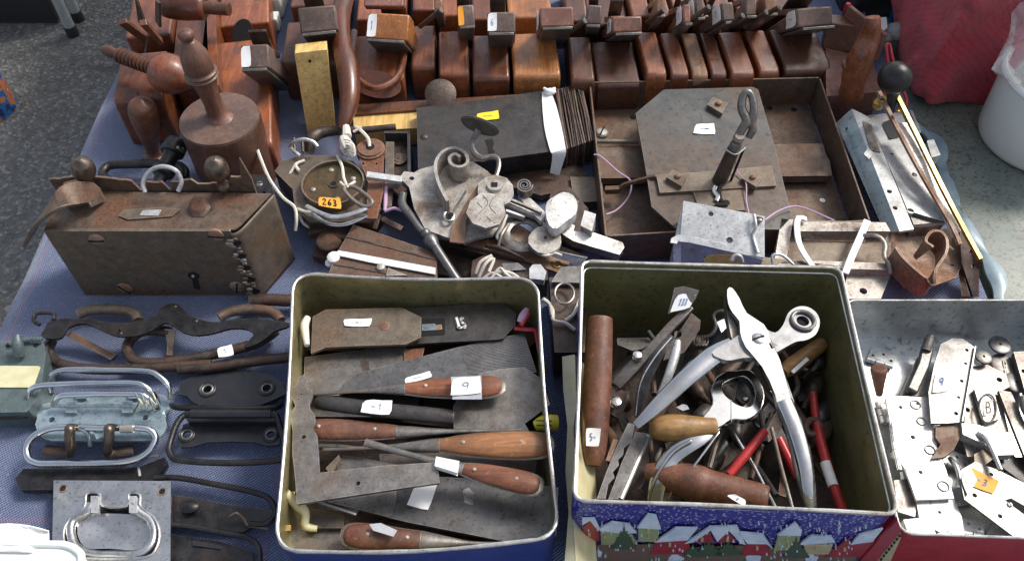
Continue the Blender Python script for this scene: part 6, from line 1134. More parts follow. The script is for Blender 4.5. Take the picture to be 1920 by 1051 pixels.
for lb_, pt_, m_ in (('small brass tab low at the left wall of the gold tin', ((62, 770), (120, 765), (118, 800), (60, 805)), 'brass'), ('small brass corner under the foot of the corner hinge', ((80, 555), (150, 550), (140, 600)), 'brass'), ('small brown tab inside the angle of the corner hinge', ((345, 400), (430, 315), (440, 340), (375, 440)), 'rust_plate')):
    mb = MB(); plate(mb, q('m', *pt_, z=.061), None, .004, m_); one('metal_tab', lb_, 'metal tab', mb)
mb = MB(); tube(mb, q('m', (1830, 110, .06), (1750, 110, .062), (1690, 130, .06)), [15, 15, 9], 'yellow_plastic', k=14); tube(mb, q('m', (1700, 95, .071), (1800, 98, .072)), 1.2, 'ink_black'); tube(mb, q('m', (1700, 125, .070), (1800, 128, .070)), 1.2, 'ink_black'); one('yellow_grip_tool', 'yellow plastic handle end with dark grooves at the right wall of the gold tin', 'tool handle', mb)
# ------------------------------------------------------------------ contents of the village tin
random.seed(5)
for i in range(40):
    cx_, cy_ = i % 8, i//8
    x = 1160+cx_*52+random.uniform(-12, 12); y = 690+cy_*47+random.uniform(-10, 10); a = random.uniform(0.7, 2.4); L = random.uniform(45, 75); z = random.uniform(.010, .036)
    if cx_ in (0, 7): L *= .7
    if cy_ in (0, 4): L *= .8
    mb = MB(); dx, dy = math.cos(a)*L, math.sin(a)*L; k_ = i % 4; mt = ['iron_black', 'rust_dark', 'steel_grey', 'rust_brown', 'rust_dark', 'steel_dull', 'iron_black'][i % 7]
    if k_ == 0: tube(mb, [(x-dx, y-dy, z), (x-dx*.3+6, y-dy*.3, z+.008), (x+dx*.5-5, y+dy*.5, z+.012), (x+dx, y+dy, z+.004)], [6, 9, 12, 8], mt, k=10, flat=(1, .6))
    elif k_ == 1: tube(mb, [(x-dx, y-dy, z), (x+dx, y+dy, z+.014)], [4.5, 6], mt, k=10)
    elif k_ == 2: bar(mb, [(x-dx, y-dy, z), (x, y, z+.004), (x+dx, y+dy, z+.010)], [16, 22, 14], .003, mt)
    else: lathe(mb, (x-dx, y-dy, z), (x+dx, y+dy, z+.012), sprof([(0, 8), (.2, 15), (.45, 16), (.55, 9), (.6, 7), (1, 6)]), mt, 14)
    one(('nipper_arm', 'steel_punch', 'flat_file', 'tool_grip')[k_], '%s in village tin heap, %s row, number %s from left wall' % (('curved nipper arm', 'round steel punch', 'flat old file', 'turned tool grip')[k_], ('rearmost', 'second', 'middle', 'fourth', 'front')[cy_], ('one', 'two', 'three', 'four', 'five', 'six', 'seven', 'eight')[cx_]), ('pliers arm', 'punch', 'file', 'tool handle')[k_], mb, 'jumbled tools at the bottom of the village tin')
def woodh(label, A, B, prof, mat, name='handled_tool'):
    t = thing(name, label, 'tool handle', (V(A)+V(B))/2-Vector((0, 0, .02))); mb = MB(); lathe(mb, A, B, sprof(prof), mat, 26); build('grip', mb, t); return t
t = woodh('long reddish-brown round wooden handle standing against the left wall of the village tin', (1126, 596, .098), (1112, 872, .055), [(0, 15), (.01, 21), (.05, 24), (.5, 27), (.85, 24), (.95, 20), (1, 14)], 'handle_brown')
sticker(t, q('o', (85, 215, .085), (172, 222, .085), (162, 325, .078), (88, 320, .078)), text='5-', lift=.001)
t = thing('hole_punch_pliers', 'large chrome pliers with a round eyelet jaw lying crosswise on top of the heap', 'pliers', P(1430, 700, .08))
# arm A: lower-left handle through the pivot to the eyelet jaw
mb = MB(); tube(mb, q('n', (400, 1045, .085), (520, 930, .090), (700, 760, .096), (880, 610, .100), (1000, 550, .102)), [8, 14, 18, 20, 19], 'chrome', k=20, smooth=4, flat=(1, .45)); build('lower_handle', mb, t, bevel=.0035, seg=4)
mb = MB(); plate(mb, q('n', (870, 590), (1000, 510), (1090, 440), (1180, 440), (1260, 470), (1310, 420), (1340, 350), (1395, 312), (1460, 312), (1515, 350), (1535, 410), (1510, 480), (1450, 515), (1390, 525), (1330, 555), (1250, 600), (1180, 620), (1060, 625), (960, 640), z=.106), None, .006, 'chrome', smooth=3, holes=[q1('n', 1430, 398)+(12,)]); build('jaw', mb, t, bevel=.0028, seg=4)
mb = MB(); c = V(q1('n', 1430, 398, .1065)); tube(mb, [c+Vector((math.cos(a), math.sin(a), .1))*.0098 for a in [i*math.pi/8 for i in range(16)]], .0018, 'steel_grey', metres=True, closed=True, smooth=2, k=10); lathe(mb, c-Vector((0, 0, .014)), c-Vector((0, 0, .004)), [(0, .008), (1, .0085)], 'hole_dark', 20, metres=True); build('eyelet_bush', mb, t)
# arm B: upper tip through the pivot to the long curved handle
mb = MB(); plate(mb, q('n', (965, 205, .112), (995, 195, .112), (1040, 260, .111), (1085, 350, .110), (1190, 420, .110), (1240, 520, .110), (1290, 640, .108), (1330, 760, .104), (1400, 1000, .094), (1300, 1010, .094), (1260, 850, .10), (1180, 680, .106), (1080, 560, .110), (1045, 470, .111), (1040, 400, .111), (1000, 350, .111), (970, 290, .112)), None, .0055, 'chrome', smooth=2); build('upper_arm', mb, t, bevel=.0026, seg=4)
mb = MB(); plate(mb, q('n', (960, 225, .106), (985, 260, .105), (1040, 400, .103), (1040, 500, .103), (1000, 520, .102), (980, 450, .103), (955, 300, .105)), None, .008, 'steel_dull', smooth=2); build('side_cheek', mb, t, bevel=.001)
mb = MB(); tube(mb, q('o', (1220, 60, .101), (1290, 230, .095), (1345, 430, .088), (1365, 600, .080), (1385, 700, .072)), [16, 16.5, 15, 13, 9], 'chrome', k=20, smooth=4, flat=(1, .45)); tube(mb, q('o', (1200, 100, .095), (1255, 300, .09), (1300, 500, .083), (1360, 690, .072)), 5, 'steel_grey', k=10); build('long_handle', mb, t, bevel=.003, seg=3)
screw(t, *q1('n', 1155, 505, .110), 12.5, 'chrome', nm='pivot_screw', h=.18); mb = MB(); plate(mb, q('n', (1225, 520), (1275, 545), (1245, 560), z=.1106), None, .0005, 'steel_grey'); build('stamped_mark', mb, t)
t = thing('nickel_pliers', 'nickel pliers with an open round jaw lying below the large chrome pliers', 'pliers', P(1350, 800, .05))
ring = [(1020, 700), (1110, 700), (1180, 790), (1195, 880), (1160, 960), (1080, 1005), (990, 1005), (920, 1050), (840, 1060), (800, 1010), (870, 910), (865, 830), (890, 750), (950, 710)]
mb = MB(); top = smooth_poly([V(p) for p in q('n', *ring, z=.078)], 3); hole = smooth_poly([V(p) for p in q('n', (1000, 755), (1070, 740), (1120, 790), (1135, 860), (1105, 920), (1040, 915), (985, 880), (945, 840), (940, 790), z=.078)], 3); fl = top+hole; N = len(fl)
tr = fill([top, hole]); vs = fl+[p-Vector((0, 0, .008)) for p in fl]; n1, n2 = len(top), len(hole)
mb.add(vs, [tuple(a) for a in tr]+[tuple(i+N for i in a) for a in tr]+[(i, (i+1) % n1, (i+1) % n1+N, i+N) for i in range(n1)]+[(n1+i, n1+(i+1) % n2, n1+(i+1) % n2+N, n1+i+N) for i in range(n2)], 'chrome'); build('jaw', mb, t, bevel=.0022, seg=4)
mb = MB(); plate(mb, q('n', (1040, 745), (1100, 740), (1150, 790), (1100, 880), (1060, 910), (1020, 870), (1030, 800), z=.074), None, .006, 'iron_black'); ball(mb, q1('n', 1075, 880, .074), 6, 'chrome', 12); build('cutter', mb, t, bevel=.001)
mb = MB(); tube(mb, q('o', (880, 90, .074), (780, 230, .074), (680, 300, .073), (580, 380, .069), (515, 480, .065), (485, 600, .055), (480, 660, .05)), [15, 20, 19, 17, 16, 16, 15], 'chrome', k=20, smooth=4, flat=(1, .28)); tube(mb, q('o', (690, 290, .078), (590, 350, .074), (520, 440, .07), (460, 560, .06), (445, 650, .05)), 3.4, 'chrome', k=8); tube(mb, q('o', (850, 240, .078), (700, 440, .072), (590, 560, .062), (555, 650, .05)), 3, 'chrome', k=8); build('handle', mb, t, bevel=.0015); mb = MB(); bar(mb, q('o', (918, 60, .0785), (918, 180, .0785)), 1.5, .0008, 'steel_grey'); build('seam', mb, t)
woodh('ochre tapered wooden handle tucked under the chrome plier handle', q1('o', 455, 220, .072), q1('o', 835, 215, .074), [(0, 12), (.08, 21), (.3, 26), (.6, 23), (.85, 19), (.97, 18), (1, 14)], 'handle_ochre')
t = woodh('thick dark brown wooden handle at the front wall of the village tin', q1('o', 430, 470, .055), q1('o', 1130, 628, .070), [(0, 16), (.1, 24), (.35, 34), (.45, 35), (.55, 31), (.8, 28), (.97, 26), (1, 20)], 'handle_brown')
sticker(t, q('o', (880, 605, .079), (935, 600, .0795), (1000, 632, .0795), (995, 672, .078)), text='~', lift=.002)
t = thing('red_tube', 'short red painted tube slanting right above the thick dark handle', 'red tube', P(1400, 840, .05)); mb = MB(); tube(mb, q('o', (905, 485, .060), (1010, 360, .066), (1110, 235, .068)), [8.5, 9, 8], 'red_paint', k=16, smooth=1); build('tube', mb, t)
t = thing('red_rod', 'long red rod with a white band along the right wall of the village tin', 'red rod', P(1550, 850, .03)); mb = MB(); tube(mb, q('o', (1385, 20, .05), (1400, 160, .05), (1440, 340, .055), (1500, 540, .055), (1560, 700, .05)), [7, 8, 9.5, 9.5, 9], 'red_paint', k=16); build('rod', mb, t); mb = MB(); tube(mb, q('o', (1455, 415, .0565), (1500, 550, .0562)), 9.8, 'band_white', k=16, smooth=0); build('white_band', mb, t)
for lb, pts, r, mt in (('straight thin bright rod between the red tube and the plier handle', ((900, 200), (1050, 440), (1180, 690)), 3.2, 'steel_bright'), ('thin twisted steel rod just left of the long chrome handle', ((1148, 220), (1200, 430), (1270, 690)), 3.8, 'steel_dull'), ('bright flat-edged rod at the lower left of the village tin', ((445, 265), (370, 430), (285, 625)), 6, 'galvanised'), ('dark rod left of the brown handle bolster', ((860, 230), (820, 340), (790, 450)), 7, 'rust_dark')):
    mb = MB(); tube(mb, q('o', *[(a, b, .052) for a, b in pts]), r, mt, k=10, smooth=1); one('metal_rod', lb, 'metal rod', mb)
for lb, pts in (('serrated olive iron strip at the lower left corner of the village tin', ((330, 190), (365, 200), (345, 300), (305, 330), (300, 370), (270, 400), (275, 430), (240, 470), (250, 500), (215, 540), (200, 620), (150, 620), (200, 480), (260, 330))), ('broader olive iron strip beside the serrated one', ((370, 240), (440, 250), (360, 430), (270, 625), (215, 625), (290, 420)))):
    leaf('iron_strip', lb, 'iron strip', 'o', pts, .058 if 'serr' in lb else .052, .003, 'steel_grey' if 'serr' in lb else 'iron_sheet')
mb = MB(); plate(mb, q('o', (245, 280), (272, 285), (225, 408), (200, 402), z=.061), None, .001, 'wood_tan'); one('label_strip', 'small tan label strip on the serrated olive iron', 'label', mb)
# spring clamp at the back left
t = thing('parallel_clamp', 'brown steel clamp with a paper-tagged spoon end standing at the back left of the heap', 'clamp', P(1250, 690, .04))
mb = MB(); plate(mb, q('n', (640, 195, .104), (700, 185, .106), (790, 210, .104), (770, 260, .10), (740, 300, .096), (600, 355, .09), (620, 280, .096)), None, .002, 'steel_dull'); build('spoon', mb, t, bevel=.0006); sticker(t, q('n', (655, 228, .102), (765, 238, .1), (735, 320, .094), (610, 345, .091)), text='133', lift=.001)
mb = MB(); bar(mb, q('n', (740, 310, .090), (620, 430, .082), (480, 590, .072), (380, 690, .064), (280, 800, .056)), [16, 17, 18, 26, 22], .006, 'steel_dull'); build('beam', mb, t, bevel=.001); mb = MB(); plate(mb, q('n', (745, 350, .082), (800, 395, .082), (795, 450, .080), (700, 590, .07), (570, 640, .066), (600, 560, .07), (690, 430, .08)), None, .003, 'steel_dull', holes=[q1('n', 662, 480)+(7,)]); build('side_plate', mb, t, bevel=.0006)
mb = MB(); bar(mb, q('n', (625, 490, .086), (540, 610, .082), (470, 740, .074), (425, 880, .066), (415, 1000, .056)), [8, 18, 21, 18, 8], .003, 'iron_black', smooth=3); tube(mb, q('n', (620, 500, .088), (520, 620, .084), (430, 780, .075), (400, 980, .06)), 1.6, 'steel_bright', k=7); build('spring_leaf', mb, t)
mb = MB(); tube(mb, q('n', (660, 520, .086), (645, 600, .084), (600, 740, .078), (530, 880, .066)), [6, 8.5, 8, 4], 'galvanised', k=12, flat=(1, .6)); build('spring_rod', mb, t)
for (x, y, z_, r) in ((408, 615, .074, 10), (280, 905, .062, 11)): screw(t, *q1('n', x, y, z_), r, 'steel_bright', nm='bolt_head', h=.8, slot=False)
mb = MB(); tube(mb, q('n', (255, 930, .058), (300, 870, .062)), 9, 'steel_dull', k=14); plate(mb, q('n', (240, 790, .056), (350, 840, .056), (340, 920, .05), (300, 1000, .044), (230, 960, .05)), None, .012, 'rust_dark'); build('clamp_block', mb, t, bevel=.0012)
mb = MB(); plate(mb, q('n', (285, 505, .04), (480, 500, .04), (500, 530, .04), (440, 570, .04), (380, 580, .04), (330, 560, .04), (290, 545, .04)), None, .004, 'steel_dull'); one('crumpled_strip', 'crumpled bright strip along the back wall of the village tin', 'metal strip', mb, bevel=.0006)
mb = MB(); tube(mb, q('n', (480, 460, .05), (510, 500, .045)), 3, 'zinc_blue'); one('zinc_pin', 'tiny bluish zinc pin beside the crumpled strip', 'pin', mb)
t = thing('spring_pliers', 'dark spring-handled pliers behind the pivot of the chrome pliers', 'pliers', P(1330, 620, .04))
mb = MB(); tube(mb, q('n', (965, 345, .075), (920, 335, .075), (880, 365, .072), (895, 430, .068), (870, 480, .064), (830, 500, .06)), 3.6, 'steel_grey', k=10); build('spring_wire', mb, t)
for i in range(4):
    mb = MB(); tube(mb, [V(q1('n', 775+i*18+16*math.cos(a), 520+28*math.sin(a), .058+.006*math.sin(a))) for a in [j*math.pi/5 for j in range(10)]], 2, 'steel_dull', closed=True, k=7); build('coil', mb, t)
mb = MB(); plate(mb, q('n', (890, 400, .066), (960, 360, .068), (990, 480, .06), (900, 560, .05), (740, 640, .04), (680, 690, .036), (700, 610, .04), (840, 520, .05)), None, .008, 'iron_black'); plate(mb, q('n', (900, 405, .069), (945, 385, .069), (960, 440, .066), (930, 470, .066)), None, .002, 'zinc_blue'); build('handle', mb, t, bevel=.001)
t = woodh('orange wooden handle with a white strip at the right wall of the village tin', q1('n', 1310, 715, .048), q1('n', 1560, 530, .055), [(0, 12), (.2, 16), (.7, 15), (.95, 13), (1, 10)], 'handle_ochre'); mb = MB(); bar(mb, q('n', (1365, 715, .056), (1460, 630, .06)), 7, .001, 'paper'); build('paper_strip', mb, t)
for lb, pts, r, mt in (('dark curved wire loop beside the orange handle in the village tin', ((1430, 690), (1480, 705), (1520, 660), (1530, 600)), 4, 'steel_dull'), ('rusty ring-ended tool near the red rod', ((1270, 560), (1330, 620), (1400, 800), (1330, 900)), 5, 'rust_dark')):
    mb = MB(); tube(mb, q('n', *[(a, b, .045) for a, b in pts]), r, mt, k=9); one('curved_wire', lb, 'wire', mb)
mb = MB(); tube(mb, [V(q1('o', 1385+42*math.cos(a), 215+42*math.sin(a), .052)) for a in [i*math.pi/6 for i in range(12)]], 7, 'rust_dark', closed=True, k=10); tube(mb, q('o', (1340, 190, .05), (1290, 120, .045), (1250, 60, .04)), 8, 'rust_dark'); one('ring_spanner', 'dark ring-headed tool around the top of the red rod', 'spanner', mb)
mb = MB(); tube(mb, q('o', (1190, 280, .05), (1250, 400, .048), (1300, 500, .045)), 9, 'red_paint', k=14); one('red_grip', 'red grip half hidden behind the long chrome handle', 'tool handle', mb)
mb = MB(); plate(mb, q('n', (690, 910, .07), (650, 930, .07), (690, 950, .068), (730, 940, .068), (715, 915, .07)), None, .003, 'galvanised'); one('bright_scrap', 'little bright scrap between the two pairs of pliers', 'metal scrap', mb)
# ------------------------------------------------------------------ contents of the silver tin
t = thing('barrel_bolt', 'grey barrel bolt with a rounded end standing along the back of the silver tin', 'door bolt', V(q1('p', 320, 350, .01)))
mb = MB(); plate(mb, q('p', (262, 412), (330, 265), (385, 270), (345, 415), z=.016), None, .004, 'steel_dull'); build('backplate', mb, t, bevel=.0006); mb = MB(); bar(mb, q('p', (305, 400, .022), (350, 300, .022), (368, 225, .022)), 20, .008, 'steel_grey'); build('slide', mb, t, bevel=.0015); mb = MB(); tube(mb, q('p', (362, 240, .026), (376, 195, .030)), 9, 'steel_dull', k=14); ball(mb, q1('p', 378, 190, .030), 8, 'steel_dull', 12); build('knob', mb, t)
mb = MB(); bar(mb, q('p', (285, 405, .024), (335, 290, .024)), 4, .002, 'hole_dark'); build('groove', mb, t)
t = leaf('cover_plate', 'dull grey rectangular plate with a paper nine sticker and a row of holes', 'metal plate', 'p', ((372, 400), (395, 290), (420, 215), (465, 193), (505, 195), (552, 228), (530, 380), (503, 515), (440, 520), (382, 520)), .030, .003, 'steel_grey', holes=((520, 238, 3.5), (515, 290, 3), (500, 357, 3.5), (488, 420, 3), (478, 482, 4)))
sticker(t, q('p', (395, 330), (455, 318), (448, 398), (385, 405), z=.0302), text='9', lift=.0006, wt=.05); mb = MB(); bar(mb, q('p', (550, 228, .031), (500, 515, .031)), 2, .004, 'galvanised'); build('bright_edge', mb, t)
mb = MB(); lathe(mb, q1('p', 182, 410, .012), q1('p', 180, 306, .04), sprof([(0, 6), (.5, 11), (.9, 15), (1, 12)]), 'handle_brown', 20); one('wooden_peg', 'small tapered wooden peg against the village tin side of the silver tin', 'peg', mb)
LH = leaf('hinge_strip', 'long bright hinge leaf with many holes down the left of the silver tin', 'hinge', 'p', ((205, 412), (358, 420), (385, 500), (405, 610), (440, 700), (470, 808), (325, 815), (285, 700), (245, 640), (222, 500)), .022, .003, 'white_and_sunlit_metal', holes=((265, 458, 4), (312, 573, 4.5), (342, 708, 4), (330, 445, 3)))  # near-white colour holds the sun glare on this leaf
for (x, y, r) in ((345, 512, 8), (378, 622, 9), (430, 762, 10), (322, 448, 9)):
    mb = MB(); c = V(q1('p', x, y, .0226)); tube(mb, [c+Vector((math.cos(a), math.sin(a), 0))*r*mpp(c) for a in [k*math.pi/6 for k in range(12)]], .0005, 'steel_dull', metres=True, closed=True, smooth=2, k=6); build('rivet', mb, LH)
t = leaf('drawer_lock', 'light hinge leaf with a raised oval stamped with a letter-like mark', 'hinge', 'p', ((540, 300), (600, 295), (670, 330), (685, 378), (645, 400), (705, 640), (522, 648), (505, 580), (520, 400)), .020, .003, 'steel_dull', holes=((645, 352, 5.5), (522, 468, 5), (548, 606, 6)))
mb = MB(); plate(mb, q('p', (548, 385), (620, 383), (650, 500), (590, 520), z=.026), None, .005, 'galvanised'); build('raised_panel', mb, t, bevel=.001); mb = MB(); tube(mb, [V(q1('p', 600+33*math.cos(a), 462+55*math.sin(a), .0275)) for a in [k*math.pi/8 for k in range(16)]], .0009, 'rust_plate', metres=True, closed=True, smooth=2, k=8); build('oval_frame', mb, t)
sticker(t, q('p', (583, 430), (618, 430), (625, 490), (585, 492), z=.0262), mat='steel_dull', text='B', tmat='rust_dark', lift=.0004, nm='stamped_mark', wt=.06, margin=.1)
for lb, x, y, r, z_, mt in (('round dull disc at the back behind the hinge leaf', 650, 215, 20, .022, 'steel_grey'), ('small coin-like knob between the plate and the hinge leaf', 586, 262, 15, .028, 'steel_dull'), ('round latch plate at the far right of the silver tin', 665, 290, 24, .016, 'steel_dull'), ('grey disc low at the far right of the silver tin', 712, 360, 22, .018, 'steel_grey')):
    mb = MB(); c = V(q1('p', x, y, z_)); lathe(mb, c-Vector((0, 0, .006)), c, [(0, r*.7), (.6, r), (.9, r*.97), (1, r*.8)], mt, 26); lathe(mb, c, c+Vector((0, 0, .0004)), [(0, 3), (1, 2.5)], 'hole_dark', 10); one('round_latch', lb, 'latch', mb)
leaf('angle_bracket', 'bright folded angle bracket crossing below the hinge leaf', 'bracket', 'p', ((500, 520), (560, 525), (640, 550), (688, 556), (702, 640), (632, 642), (590, 600), (505, 562)), .030, .010, 'galvanised', bevel=.001)
leaf('long_strap', 'long grey strap running off the right edge of the silver tin', 'metal strap', 'p', ((642, 392), (690, 400), (800, 640), (800, 700), (740, 640), (700, 540)), .026, .004, 'steel_dull')
leaf('door_bolt_plate', 'grey bolt plate at the right edge beside the long strap', 'door bolt', 'p', ((700, 245), (800, 240), (800, 470), (745, 400)), .024, .006, 'steel_dull', holes=((740, 320, 5),))
mb = MB(); tube(mb, q('p', (735, 420, .032), (745, 470, .032), (780, 520, .032)), 7, 'steel_dull', k=12); one('bolt_staple', 'curved grey staple lying over the long strap', 'staple', mb)
leaf('dark_latch', 'dark brown hinge piece beneath the bright folded bracket', 'latch', 'p', ((400, 530), (470, 515), (500, 560), (470, 620), (430, 650), (385, 655), (420, 600), (400, 575)), .026, .010, 'rust_brown')
leaf('dark_latch', 'small dull latch tongue between the bracket and the tagged plate', 'latch', 'p', ((548, 640), (600, 610), (628, 650), (590, 680), (550, 668)), .026, .008, 'rust_plate')
leaf('black_plate', 'black sheet behind the orange-tagged plate', 'metal plate', 'p', ((610, 655), (700, 648), (800, 650), (800, 780), (735, 745)), .016, .003, 'iron_black')  # black sheet put over a dark region of the tin
t = leaf('tagged_plate', 'dark grey strap with an orange price tag at the silver tin right side', 'metal plate', 'p', ((488, 705), (552, 668), (640, 700), (745, 752), (860, 800), (860, 1040), (740, 985), (510, 812)), .026, .003, 'steel_grey', holes=((550, 797, 4.5), (614, 716, 4), (648, 877, 4.5)))
sticker(t, q('p', (535, 688), (640, 745), (622, 795), (510, 752), z=.0262), mat='paper_orange', text='-3', lift=.0006); sticker(t, q('p', (495, 730), (530, 690), (560, 740), (520, 800), z=.0268), mat='paper', lift=.0006); mb = MB(); plate(mb, q('p', (668, 815), (690, 808), (800, 870), (790, 905), z=.0263), None, .0005, 'hole_dark'); build('slot', mb, t); screw(t, *q1('p', 686, 832, .0268), 5, 'galvanised')
leaf('lower_plate', 'pale plate with a hole at the front of the silver tin', 'metal plate', 'p', ((325, 818), (470, 808), (500, 880), (515, 975), (430, 945), (340, 900)), .016, .003, 'galvanised', holes=((415, 862, 3.5),))
leaf('square_bracket', 'small dull square bracket by the front left corner of the silver tin', 'bracket', 'p', ((275, 890), (378, 880), (412, 980), (330, 992), (300, 960)), .034, .012, 'steel_dull')
leaf('grey_flat', 'grey flat piece at the left wall below the long bright hinge', 'metal plate', 'p', ((240, 740), (300, 730), (330, 800), (320, 880), (255, 860)), .014, .003, 'steel_dull')
leaf('thin_strip', 'thin rusty-tipped strip at the front wall of the silver tin', 'metal strip', 'p', ((405, 945), (450, 925), (520, 970), (510, 985), (420, 965)), .024, .004, 'rust_pale')
def hinge(lb, cx, cy, L, W, ang, z, mat, nh=3, knuckle=True):
    t = thing('butt_hinge', lb, 'hinge', (cx, cy, z-.004), 'loose butt hinges in the silver tin'); a = math.radians(ang); ca, sa = math.cos(a), math.sin(a)
    pt = lambda u, v: (cx+u*ca-v*sa, cy+(u*sa+v*ca)*.85)
    mb = MB(); plate(mb, [pt(*p)+(z,) for p in ((-L, -W), (L, -W), (L, W*.9), (-L, W))], None, .002, mat, holes=[pt(-L*.7+i*L*1.4/(nh-1), (-.35 if i % 2 else .25)*W)+(3.2,) for i in range(nh)]); build('leaf', mb, t, bevel=.0005)
    if knuckle:
        for i in range(3):
            mb = MB(); p0 = pt(-L+i*L*.68, W*1.1); p1 = pt(-L+i*L*.68+L*.6, W*1.1); tube(mb, [p0+(z,), p1+(z,)], 5, mat, smooth=0, k=12); build('knuckle', mb, t)
for h_ in (('bright butt hinge by the back wall of the silver tin, near its left corner', 1655, 668, 26, 14, 20, .006, 'galvanised'), ('bright butt hinge below the wooden peg in the silver tin', 1668, 770, 24, 16, 75, .008, 'white_and_sunlit_metal'),
   ('grey butt hinge lying between the bolt and the numbered plate', 1722, 735, 30, 12, 100, .008, 'galvanised'), ('pale butt hinge tucked under the left edge of the bright bracket', 1792, 860, 30, 15, 25, .010, 'white_and_sunlit_metal'),
   ('pale butt hinge in front of the long bright leaf, middle of the tin', 1808, 925, 34, 17, -15, .008, 'galvanised'), ('bright butt hinge near the front wall under the tagged plate', 1815, 985, 32, 15, 8, .008, 'white_and_sunlit_metal'),
   ('grey butt hinge at the far right above the tagged plate', 1890, 860, 30, 15, 60, .012, 'steel_dull'), ('shiny butt hinge by the back wall behind the round discs', 1800, 655, 30, 13, -8, .006, 'galvanised'),
   ('dull butt hinge standing out behind the far right strap', 1900, 700, 30, 15, 80, .014, 'steel_dull'), ('shiny butt hinge at the right front corner of the frame', 1885, 1005, 34, 14, 20, .010, 'galvanised'),
   ('bright butt hinge at the left wall beside the square bracket', 1712, 905, 26, 14, 80, .010, 'white_and_sunlit_metal')): hinge(*h_)
for i, (pts, lb) in enumerate(((((560, 560, .03), (600, 590, .034), (650, 700, .036)), 'slim shiny rod over the folded bracket in the silver tin'), (((455, 655, .02), (480, 690, .024), (500, 760, .02)), 'short shiny pin left of the tagged plate'), (((230, 520, .02), (240, 600, .022), (262, 700, .02)), 'long shiny pin at the left wall of the silver tin'))):
    mb = MB(); tube(mb, q('p', *pts), 5, 'steel_bright', k=12); one('hinge_pin', lb, 'pin', mb)
# ------------------------------------------------------------------ things behind and beside the table
def sack(name, label, cat, c0, ex, ey, H, mat, amp=.01, taper=.9, mats=None, nseg=40):
    vs = []; fs = []; nz = 34
    for j in range(nz+1):
        f = j/nz; s = 1-(1-taper)*f; z = c0.z+H*f
        for i in range(nseg):
            a = 2*math.pi*i/nseg; ca, sa = math.cos(a), math.sin(a); p = 0.32; x = (abs(ca)**p)*(1 if ca > 0 else -1); y = (abs(sa)**p)*(1 if sa > 0 else -1)
            e = min(1, .88+.12*min(1, f*6)) if f < .5 else 1-.25*max(0, (f-.88)/.12)
            v = Vector((c0.x, c0.y, z))+ex*x*s*e+ey*y*s*e; d = amp*noise.noise(Vector((x*1.5, y*1.5, f*5)))+amp*.6*abs(noise.noise(Vector((x*4+f*3, y*4, f*11))))-amp*.25*abs(math.sin(f*17+x*2+noise.noise(Vector((x*3, y*3, f*4)))*3))**6; v += (ex.normalized()*x+ey.normalized()*y)*d; vs.append(v)
    for j in range(nz):
        for i in range(nseg): fs.append((j*nseg+i, j*nseg+(i+1) % nseg, (j+1)*nseg+(i+1) % nseg, (j+1)*nseg+i))
    fs.append(tuple(range(nseg))); fs.append(tuple(nz*nseg+i for i in range(nseg)))
    mb = MB(); mb.add(vs, fs, mat); return one(name, label, cat, mb, smooth=70, sub=1)
a = P(1694, 192, -.012); b = P(1858, 206, -.012); sack('red_bag', 'large upright bag of woven red plastic standing on the ledge', 'bag', Vector(((a.x+b.x)/2+.012, b.y+.088, -.0115)), Vector(((b.x-a.x)/2*1.04, 0, 0)), Vector((0, .09, 0)), .34, 'red_bag', .020, .86)
t = thing('white_bucket', 'white translucent plastic bucket on the ledge at the right edge', 'bucket', P(1925, 262, -.0115)); C = P(1942, 262, -.0115); R0 = C.x-P(1834, 262, -.0115).x
mb = MB(); lathe(mb, C, C+Vector((0, 0, .10)), [(0, R0*.90), (.04, R0*.97), (.1, R0), (.95, R0*1.08), (1, R0*1.09), (1, R0*1.04), (.1, R0*.95)], 'white_plastic', 48, metres=True); build('pail', mb, t); mb = MB(); zc = C+Vector((0, 0, .097)); tube(mb, [zc+Vector((math.cos(k*math.pi/12), math.sin(k*math.pi/12), 0))*R0*1.09 for k in range(24)], .004, 'white_plastic', metres=True, closed=True, smooth=2, k=8); build('rim', mb, t)
def crumple(name, label, cat, c, rx, ry, rz, mat, seed, amp=.35, n=22, th=.0006):
    vs = []; fs = []
    for j in range(n+1):
        th_ = math.pi*j/n
        for i in range(n*2):
            ph = math.pi*i/n; d = Vector((math.sin(th_)*math.cos(ph), math.sin(th_)*math.sin(ph), math.cos(th_))); k_ = 1+amp*noise.noise(d*2.2+Vector((seed, 0, 0)))+amp*.5*abs(noise.noise(d*6+Vector((0, seed, 0)))); vs.append(c+Vector((d.x*rx, d.y*ry, d.z*rz))*k_)
    for j in range(n):
        for i in range(n*2): fs.append((j*n*2+i, j*n*2+(i+1) % (n*2), (j+1)*n*2+(i+1) % (n*2), (j+1)*n*2+i))
    mb = MB(); mb.add(vs, fs, mat); return one(name, label, cat, mb, smooth=30)
crumple('clear_bag', 'crumpled clear plastic bag hanging over the white bucket', 'plastic bag', C+Vector((-.012, .01, .125)), R0*1.0, R0*.95, .07, 'clear_film', 3)
crumple('milky_bag', 'milky plastic bag piled higher above the clear one', 'plastic bag', C+Vector((.0, .04, .215)), R0*.85, R0*.8, .05, 'milky_film', 8)
mb = MB(); c = C+Vector((-.03, -.045, .13))
for i in range(5): a = i*1.3; boxm(mb, c+Vector((.02*math.cos(a), .01*math.sin(a), .008*i)), (.03*math.cos(a), .02*math.sin(a), .006), (-.004, .008, .004), (0, .001, .003), ['paper', 'paper', 'rust_orange', 'paper', 'red_paint'][i])
one('paper_scraps', 'white and orange scraps inside the clear plastic bag', 'paper', mb)
